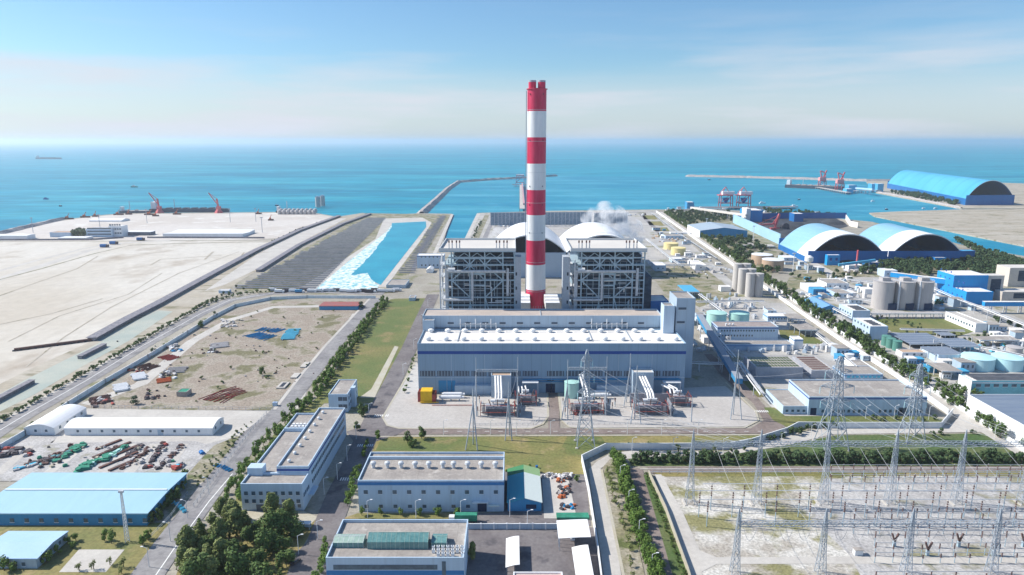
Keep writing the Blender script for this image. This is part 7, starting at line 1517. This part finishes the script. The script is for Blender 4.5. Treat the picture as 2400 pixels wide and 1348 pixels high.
rows_ = [(306, 6, 5.0), (300, 5, 4.6), (293, 7.5, 7.0), (268, 5, 4.8), (262, 6.5, 7.0), (256, 5, 4.8), (247, 7, 9.5), (241, 5.5, 5.6), (236, 4.5, 5.6), (222, 6, 9.0), (216, 5, 7.0)]
for ri, (Y, hp, stp) in enumerate(rows_):
    me = proto(('eq', hp), lambda: post_mesh(hp, .17)); xa = XP(1945 if Y > 262 else 2000, Y, 0) if Y > 250 else XP(2050, Y, 0); k = 0; x = xa
    while x < Y * .86 + 12 and k < 32:
        put('insulator_post', me, (x, Y + rnd.uniform(-.3, .3), .2), 0, (1, 1, rnd.uniform(.9, 1.1)), f'brown insulator post in switchyard row {nth[ri] if ri < 8 else ("ninth", "tenth", "eleventh")[ri - 8]} from the rear', 'insulator post', f'insulator posts, {nth[ri] if ri < 8 else ("ninth", "tenth", "eleventh")[ri - 8]} row'); x += stp * (1 if k % 3 else 1.25); k += 1
    b = MB().tube((xa, Y, hp + .2), (x, Y, hp + .2), .09, 4); tag(b.build('connection_tube', M_wire, loc=(xa, Y, hp)), f'thin connecting tube on top of the {nth[ri] if ri < 8 else ("ninth", "tenth", "eleventh")[ri - 8]} insulator row', 'connection tube')
for k in range(10):
    Y = (247, 241)[k % 2]; x = XP(2060, Y, 0) + 6 + k * 13; t = MB().use(M_steelb).box(x - .5, x + .5, Y - .5, Y + .5, 0, 2.5).use(M_ins).bar((x, Y, 2.5), (x - 1.3, Y, 6), .6).bar((x, Y, 2.5), (x + 1.3, Y, 6), .6).build('circuit_breaker', None, loc=(x, Y, 0)); tag(t, 'dark V-shaped circuit breaker among the front insulator rows', 'circuit breaker', 'circuit breakers in the front rows')
x, y = G(2010, 1300); tag(MB().use(M_whitep).box(x - 1.6, x + 1.6, y - 1, y + 1, .2, 2.4).use(M_roof).box(x - 1.8, x + 1.8, y - 1.2, y + 1.2, 2.4, 2.6).build('control_cabinet', None, loc=(x, y, 0)), 'small white cabinet beside the switchyard path', 'cabinet')
# transformers
def transformer(px, py, label, w=14):
    x, y = G(px, py); t = thing('power_transformer', label, 'transformer', (x, y, 0)); m = M_pipeg
    MB().box(x - w / 2, x + w / 2, y, y + 5, .8, 6).build('tank', mat('transformer_grey', (.33, .34, .38), fine=.15), t)
    for s in (-1, 1):
        b = MB()
        for k in range(9): b.box(x + s * (w / 2 + .4) + s * k * .0 - .1, x + s * (w / 2 + 2.2) + .1, y + .3 + k * .5, y + .45 + k * .5, 1.2, 5.4)
        b.build('radiator', M_silob, t)
    b = MB()
    for k in range(16): b.box(x - w / 2 + .4 + k * w / 17, x - w / 2 + .65 + k * w / 17, y - 1.3, y - .05, 1.2, 5.2)
    b.build('cooling_fin', mat('transformer_fin', (.24, .24, .28), fine=.1), t)
    MB().tube((x - w * .3, y + 4, 8), (x + w * .3, y + 4, 8), .9, 12).build('conservator', M_whitep, t)
    for k in (-1, 0, 1):
        b = MB().use(M_ins).bar((x + k * 4, y + 1.5, 6), (x + k * 5.2, y - .5, 10.5), .5, n=8); b.build('bushing', None, t)
    b = MB()
    for sx in (-1, 1):
        for yy in (y - 2, y + 6.4): b.bar((x + sx * (w / 2 + 3), yy, 0), (x + sx * (w / 2 + 3), yy, 7.2), .3)
        b.bar((x + sx * (w / 2 + 3), y - 2, 7.2), (x + sx * (w / 2 + 3), y + 6.4, 7.2), .25)
    for z in (3, 7.2): b.bar((x - w / 2 - 3, y - 2, z), (x + w / 2 + 3, y - 2, z), .28)
    b.build('fire_spray_pipe', M_redst, t)
    MB().box(x - w / 2 - 3.4, x + w / 2 + 3.4, y - 2.6, y + 7, .25, .7).build('oil_pit', M_gravel2, t)
    return x, y
tA = transformer(1166, 975, 'big grey main transformer under the left busducts with red spray pipes'); tB = transformer(1374, 970, 'main transformer behind the lattice pylon, wrapped in red pipes'); tC = transformer(1524, 973, 'big grey main transformer under the slanted busducts')
transformer(1232, 950, 'smaller auxiliary transformer left of the hall gateway', 7); transformer(1592, 952, 'smaller auxiliary transformer below the right canopy', 7)
for (x, y), lab in ((tA, 'dark firewall beside the left main transformer'), (tB, 'dark firewall beside the middle main transformer'), (tC, 'dark firewall beside the right main transformer')):
    tag(MB().box(x + 11.5, x + 12.1, y - 3, y + 8, .2, 8).build('firewall', M_blued if 0 else mat('firewall', (.25, .27, .31), fine=.1), loc=(x + 11.5, y, 0)), lab, 'firewall')
t = tag(MB().box(XP(1476, 401, 3), XP(1576, 401, 3), 401, 401.7, .2, 6.5).build('firewall', mat('firewall2', (.36, .35, .38), fine=.1), loc=(XP(1476, 401, 3), 401, 0)), 'long dark fire wall behind the right main transformer', 'firewall')
hy = hy0 - 9
def busduct(lab, pa, pb, z0_, z1_, yb_, n=3, dx=1.75, cross=True, r=.6):
    xa = XP(pa, hy, z0_); xb = XP(pb, yb_, z1_); t = thing('busduct', lab, 'busduct', (xa, hy, 0))
    for k in range(n): MB().path([(xa + k * dx, hy, z0_), (xb + k * dx, yb_ + 3, z1_ + 2), (xb + k * dx, yb_, z1_)], r, 10).build('duct_tube', M_pipe, t)
    if cross: MB().tube((xb - .5, yb_ - .5, z1_ - .3), (xb + n * dx, yb_ - .5, z1_ - .3), r, 10).build('cross_duct', M_pipe, t)
    for k in range(2): MB().box(xb + k * dx * 2 - .2, xb + k * dx * 2 + .2, yb_ + 8, yb_ + 8.4, 0, z1_ + 2.5).build('support', M_steel, t)
busduct('three white tubular busducts running down from the left annex room', 1161, 1162, 14.5, 9.5, tA[1] + 3, 3); busduct('three white slanted busducts running from the right annex room', 1499, 1519, 14.5, 9.5, tC[1] + 3, 3); busduct('two white busducts hidden behind the lattice pylon', 1359, 1371, 15.5, 9.5, tB[1] + 4, 2)
busduct('short thin busducts left of the hall gateway', 1214, 1216, 8, 6, 402, 3, 2.3, False, .5); busduct('short thin slanted busducts at the right end of the hall', 1550, 1572, 9, 6, 402, 3, 2.3, False, .5)
tank(1340, 900, 936, 17, M_teal, 'pale teal water tank in front of the turbine hall', .8)
x, y = G(999, 946); t = thing('filter_unit', 'yellow boxed unit with red frames at the left end of the transformer yard', 'yellow unit', (x, y, 0)); MB().box(x - 3.4, x + 3.6, y, y + 7, .4, 8).build('yellow_box', M_yel, t)
b = MB().box(x - 5.2, x - 3.5, y, y + .3, 6.8, 7.2); c_ = MB().box(x + 3.7, x + 6, y, y + .3, 6.1, 6.5)
for k in range(5): b.box(x - 5.2 + k * .05, x - 3.5, y + k * 1.5, y + k * 1.5 + .4, 1, 7.5); c_.box(x + 3.7, x + 6, y + k * 1.5, y + k * 1.5 + .4, 1, 6.5)
b.build('red_frame', M_redst, t); c_.build('red_frame', M_redst, t); MB().box(x - 4, x + 8, y - 1, y - .6, 1, 1.4).build('yellow_rail', M_yel, t)
for (pa, pb, py, lab) in ((1036, 1086, 933, 'rear white horizontal vessel beside the yellow unit'), (1030, 1084, 940, 'front white horizontal vessel beside the yellow unit'), (1382, 1424, 928, 'rear white horizontal vessel behind the lattice pylon'), (1382, 1428, 935, 'front white horizontal vessel behind the lattice pylon')):
    x0, y = G(pa, py); x1, _ = G(pb, py); t = thing('horizontal_vessel', lab, 'vessel', (x0, y, 0)); smooth_by_angle(MB().tube((x0 + 1, y, 2.6), (x1 - 1, y, 2.6), 1.3, 16).tube((x0, y, 2.6), (x0 + 1, y, 2.6), .95, 16).tube((x1 - 1, y, 2.6), (x1 + 1, y, 2.6), .8, 16).build('shell', M_whitep, t), 30)
    for k in range(3): xx = x0 + 2 + (x1 - x0 - 4) * k / 2; MB().box(xx - .3, xx + .3, y - .9, y + .9, .2, 1.4).build('saddle', M_steelb, t)
x, y = G(1012, 952); x1, _ = G(1108, 952); tag(MB().tube((x, y, .7), (x1, y, .7), .22, 6).build('red_fire_main', M_redst, loc=(x, y, 0)), 'long thin red fire main along the yard paving', 'pipe')
junk(1170, 958, 42, 12, 34, (M_pipeg, M_steelp, M_redst, M_ins, M_silob), 'yard_fitting', 'small fitting around the left main transformer', 'fitting', 'fittings around the left transformer', (.8, 2.2), 1.4)
junk(1540, 962, 45, 12, 36, (M_pipeg, M_steelp, M_redst, M_ins, M_silob), 'yard_fitting', 'small fitting around the right main transformer', 'fitting', 'fittings around the right transformer', (.8, 2.2), 1.4)
junk(1375, 962, 32, 12, 28, (M_pipeg, M_steelp, M_redst, M_ins), 'yard_fitting', 'small fitting around the middle main transformer', 'fitting', 'fittings around the middle transformer', (.8, 2.2), 1.4)
b = MB(); me = proto(('ysup',), lambda: post_mesh(6, .2))
for k in range(16):
    x, y = G(rnd.choice((1110, 1230, 1580, 1600, 1430, 1330)) + rnd.uniform(-14, 14), rnd.uniform(945, 985)); put('support_insulator', me, (x, y, .25), 0, (1, 1, rnd.uniform(.7, 1.2)), 'brown support insulator standing in the transformer yard', 'insulator', 'support insulators in the transformer yard')
def railing(lab, px, h=1.2, step=3, m=None, name='railing', world=False):
    pts = [Vector(p) for p in (px if world else [G(a, c) for a, c in px])]; b = MB()
    for a, c in zip(pts, pts[1:]):
        for z in (h, h * .5): b.bar((*a, z + .3), (*c, z + .3), .09)
        k = max(1, int((c - a).length / step))
        for i in range(k + 1): p = a + (c - a) * i / k; b.bar((*p, .2), (*p, h + .35), .14)
    return tag(b.build(name, m or M_steel, loc=(*pts[0], 0)), lab, 'railing')
railing('low grey railing along the kerb of the left transformer yard', [(1112, 998), (1250, 997), (1265, 985)]); railing('low grey railing along the kerb of the right transformer yard', [(1330, 996), (1650, 997)])
railing('fence along the switchyard service road', [(1530, 1111), (2440, 1108)], 2, 4); railing('fence between the dirt yard and the white warehouses', [(215, 958), (640, 963)], 2, 4); railing('fence between the storage yard and the yard road', [(455, 1190), (520, 1100), (600, 1000), (625, 972)], 2, 4)
railing('fence along the right edge of the blue warehouse strip', [(355, 1262), (400, 1215), (440, 1160)], 1.6, 4)
# street lamps
lp = MB().use(M_whitep).tube((0, 0, 0), (0, 0, 8), .13, 6).bar((0, 0, 8), (1.6, 0, 8.7), .12).box(1.4, 2.4, -.25, .25, 8.6, 8.8).build('street_lamp'); lmesh = lp.data; bpy.data.objects.remove(lp)
def lamps(pts, label, group, rz=0):
    for px, py in pts: x, y = G(px, py); put('street_lamp', lmesh, (x, y, .2), rz, (1, 1, 1), label, 'street lamp', group)
lamps(((791, 1125), (814, 1081), (865, 978), (760, 1160), (700, 1300), (745, 1265), (835, 1030)), 'white street lamp along the road between the offices', 'lamps along the office road')
lamps(((1453, 1130), (1473, 1190), (1497, 1262), (1527, 1345)), 'white arm lamp in the bright tree row beside the pale lane', 'lamps in the bright tree row')
lamps(((1481, 1062), (1577, 1062), (1694, 1063), (1900, 1030), (2028, 983), (2095, 983), (2176, 985), (1830, 1050)), 'white arm lamp near the boundary wall bend and service building', 'lamps near the service building')
lamps(((1040, 1019), (1150, 1019), (1210, 1021), (1290, 1020), (1470, 1020), (1550, 1019), (1635, 1019)), 'thin lamp on the grass kerb of the front road', 'lamps on the front road')
lamps(((440, 1215), (400, 1270), (350, 1330), (490, 1160)), 'street lamp along the lower left road', 'lamps on the lower left road', R(180))
lamps(((970, 820), (985, 760), (945, 880), (1003, 720)), 'thin lamp along the lawn edge left of the turbine hall', 'lamps on the lawn edge')
lamps(((1990, 830), (2070, 880), (2135, 925), (1900, 760), (2270, 985), (2330, 1030)), 'lamp in the tree row by the straight lane', 'lamps by the straight lane')
lamps(((862, 1215), (975, 1215), (1080, 1215), (1195, 1212), (1236, 1240)), 'thin lamp before the workshop front and panel fence', 'lamps before the workshop')
# cars and bits
def car(px, py, rz, m, label):
    x, y = G(px, py); t = thing('parked_car', label, 'car', (x, y, .25)); b = MB().use(m)
    b.box(x - 2.2, x + 2.2, y - .9, y + .9, .5, 1.1); b.build('body', m, t); MB().use(M_glass).prism([(x - 1.2, y - .75), (x + 1.1, y - .75), (x + 1.1, y + .75), (x - 1.2, y + .75)], 1.1, 1.6).use(m).box(x - 1.1, x + 1, y - .7, y + .7, 1.6, 1.68).build('cabin', None, t)
    for a in (-1.4, 1.4):
        for s in (-.9, .75): MB().tube((x + a, y + s, .55), (x + a, y + s + .15, .55), .33, 8).build('wheel', M_dark, t)
    t.rotation_euler = (0, 0, rz); return t
car(692, 1320, R(60), M_black, 'dark car parked at the lower end of the grove road'); car(1343, 1263, R(80), M_steelp, 'silver car under the gate canopy')
x, y = G(712, 1240); t = thing('bus_shelter', 'small white shelter with blue sign at the grove road', 'shelter', (x, y, 0)); MB().box(x - 3, x + 3, y - 1.3, y + 1.3, 2.8, 3.1).build('shelter_roof', M_whitep, t); MB().box(x - 2.8, x + 2.8, y + 1, y + 1.2, .2, 2.8).build('back_panel', M_bluep, t)
for q in (-2.7, 2.7): MB().box(x + q - .1, x + q + .1, y - 1.1, y - .9, .2, 2.8).build('post', M_steelp, t)
x, y = G(1258, 1098); tag(MB().cyl(x, y, .2, 1.6, .6, 10).build('blue_bin', M_blued, loc=(x, y, 0)), 'small blue bin on the grass above the tool shed', 'bin')
beams(522, 1096, 6, 3, 2.2, R(60), M_bst, 'blue_fence_bar', 'blue bar in the pile beside the yard road', 'bar', 'blue bars beside the yard road', .35)
beams(414, 1184, 6, 2, 3, R(50), M_cst, 'blue_crate', 'small blue crate on the verge of the lower left road', 'crate', 'blue crates on the road verge', .5)

# windbreak screen and yard strips behind the white coal sheds
def screen(label, px, h):
    pts = [Vector(G(a, c)) for a, c in px]; t = thing('windbreak_screen', label, 'screen fence', (*pts[0], 0))
    for a, c in zip(pts, pts[1:]):
        L_ = (c - a).length; k = max(2, int(L_ / 7)); d = (c - a).normalized(); n = Vector((d.y, -d.x)) * .15
        MB().prism([tuple(a - n), tuple(a + n), tuple(c + n), tuple(c - n)], 2, h).build('mesh_panel', mat('screen_mesh', (.26, .33, .40), (.18, .25, .32), .3, fine=.25, fscale=.5), t)
        for i in range(min(k + 1, 48)):
            p = a + (c - a) * i / min(k, 47); MB().box(p.x - .4, p.x + .4, p.y - .5, p.y + .5, 0, h + 1).build('post', M_steelp, t)
        MB().prism([tuple(a - n * 2), tuple(a + n * 2), tuple(c + n * 2), tuple(c - n * 2)], h, h + .8).build('top_rail', M_steelp, t)
screen('tall grey mesh windbreak screen behind the left white coal shed and chimney', [(1150, 531), (1386, 529)], 26)
screen('short grey mesh windbreak screen left of the right steam cloud', [(1392, 527), (1470, 526)], 22)
for px, w, m, nm in (([(1142, 503), (1106, 580)], 10, M_dirtg, 'verge'), ([(1160, 503), (1128, 578)], 8, M_asph3, 'back_road'), ([(1170, 501), (1540, 497)], 14, M_asph3, 'back_road'), ([(1500, 500), (1560, 560), (1640, 640)], 9, M_asph3, 'back_road')): ribbon(nm, px, w, .13, m)
sheet('coal_yard_ground', [(1170, 510), (1490, 508), (1515, 545), (1150, 548)], .12, M_gravel2)
for i in range(4): sheet('weedy_ground', [(1505 + i * 12, 505 + i * 14), (1535 + i * 14, 505 + i * 14), (1542 + i * 14, 514 + i * 14), (1510 + i * 12, 514 + i * 14)], .13, M_grassy)
junk(1180, 530, 22, 8, 12, (M_pipe, M_silob, M_steelp), 'pump_unit', 'unit on the strip left of the windbreak screen', 'pump', 'units left of the windbreak screen', (2, 5), .8)
junk(1400, 505, 130, 3, 26, (M_silob, M_steelp, M_pipe, M_black), 'quay_unit', 'small unit along the far quay behind the windbreak', 'quay unit', 'units along the far quay', (2, 6), 1)
trees('dark', along([(1128, 520), (1108, 560)], 9, 2), 'strip_tree', 'small tree on the strip between channel and windbreak', 'tree', 'trees between channel and windbreak', (.5, .8))
woods('scrub along the back of the boiler works gravel', [(1560, 640), (1640, 636), (1660, 655), (1570, 655)], 14, s=(.2, .4))
woods('scrub clumps on the waste ground right of the tan tanks', [(1840, 650), (1960, 640), (2040, 650), (1960, 668), (1860, 668)], 26, s=(.4, .8))
for k_ in list(PT.values()):
    for r0 in k_:
        for ch in list(r0.children): bpy.data.objects.remove(ch)
        bpy.data.objects.remove(r0)

woods('low olive scrub between the works beyond the straight lane', [(1960, 745), (2000, 800), (2080, 850), (2160, 900), (2200, 920), (2170, 900), (2060, 820), (2000, 770)], 50, s=(.3, .6))
woods('scrub and garden plants around the big silos', [(2040, 748), (2060, 742), (2300, 790), (2400, 830), (2380, 836), (2240, 800), (2090, 790)], 40, s=(.2, .45))
woods('scrub on the ground right of the striped sheds', [(2285, 600), (2400, 640), (2400, 660), (2290, 625)], 60, s=(.5, 1))
for lab_, P_, n_ in (('works left of the big silos', [(1870, 650), (2040, 645), (2050, 730), (1960, 735)], 34), ('ground between solar canopies and cyan tanks', [(2110, 830), (2400, 780), (2400, 850), (2200, 880)], 34), ('strip right of the turbine hall', [(1640, 720), (1800, 715), (1900, 800), (1700, 800)], 26), ('ground by the ash silos', [(1640, 690), (1720, 690), (1840, 720), (1800, 735), (1660, 725)], 20), ('edge of the basins and pump hall', [(1700, 825), (1960, 812), (1980, 830), (1760, 832)], 18)):
    for x, y in scatter(P_, n_, 5): gy = rnd.randrange(4); put('plant_unit', proto(('unit', gy), lambda: (MB().use((M_pipeg, M_pipe, M_steelp, M_clad2)[gy]).cyl(0, 0, 0, 1, .5, 10).box(-.7, -.55, -.4, .4, 0, 1.2) if gy < 2 else MB().use((M_pipeg, M_pipe, M_steelp, M_clad2)[gy]).box(-.6, .6, -.4, .4, 0, .8).box(-.2, .3, -.3, .2, .8, 1.2)).build('p')), (x, y, .15), rnd.uniform(0, 3), (rnd.uniform(1.5, 4), rnd.uniform(1.5, 4), rnd.uniform(1.5, 4.5)), 'small grey plant unit on the ' + lab_, 'plant unit', 'plant units on the ' + lab_)
woods('undergrowth below the grove trees at the lower left', [(450, 1230), (560, 1205), (700, 1240), (690, 1300), (640, 1380), (430, 1380)], 110, s=(.15, .4), m=M_leaf)
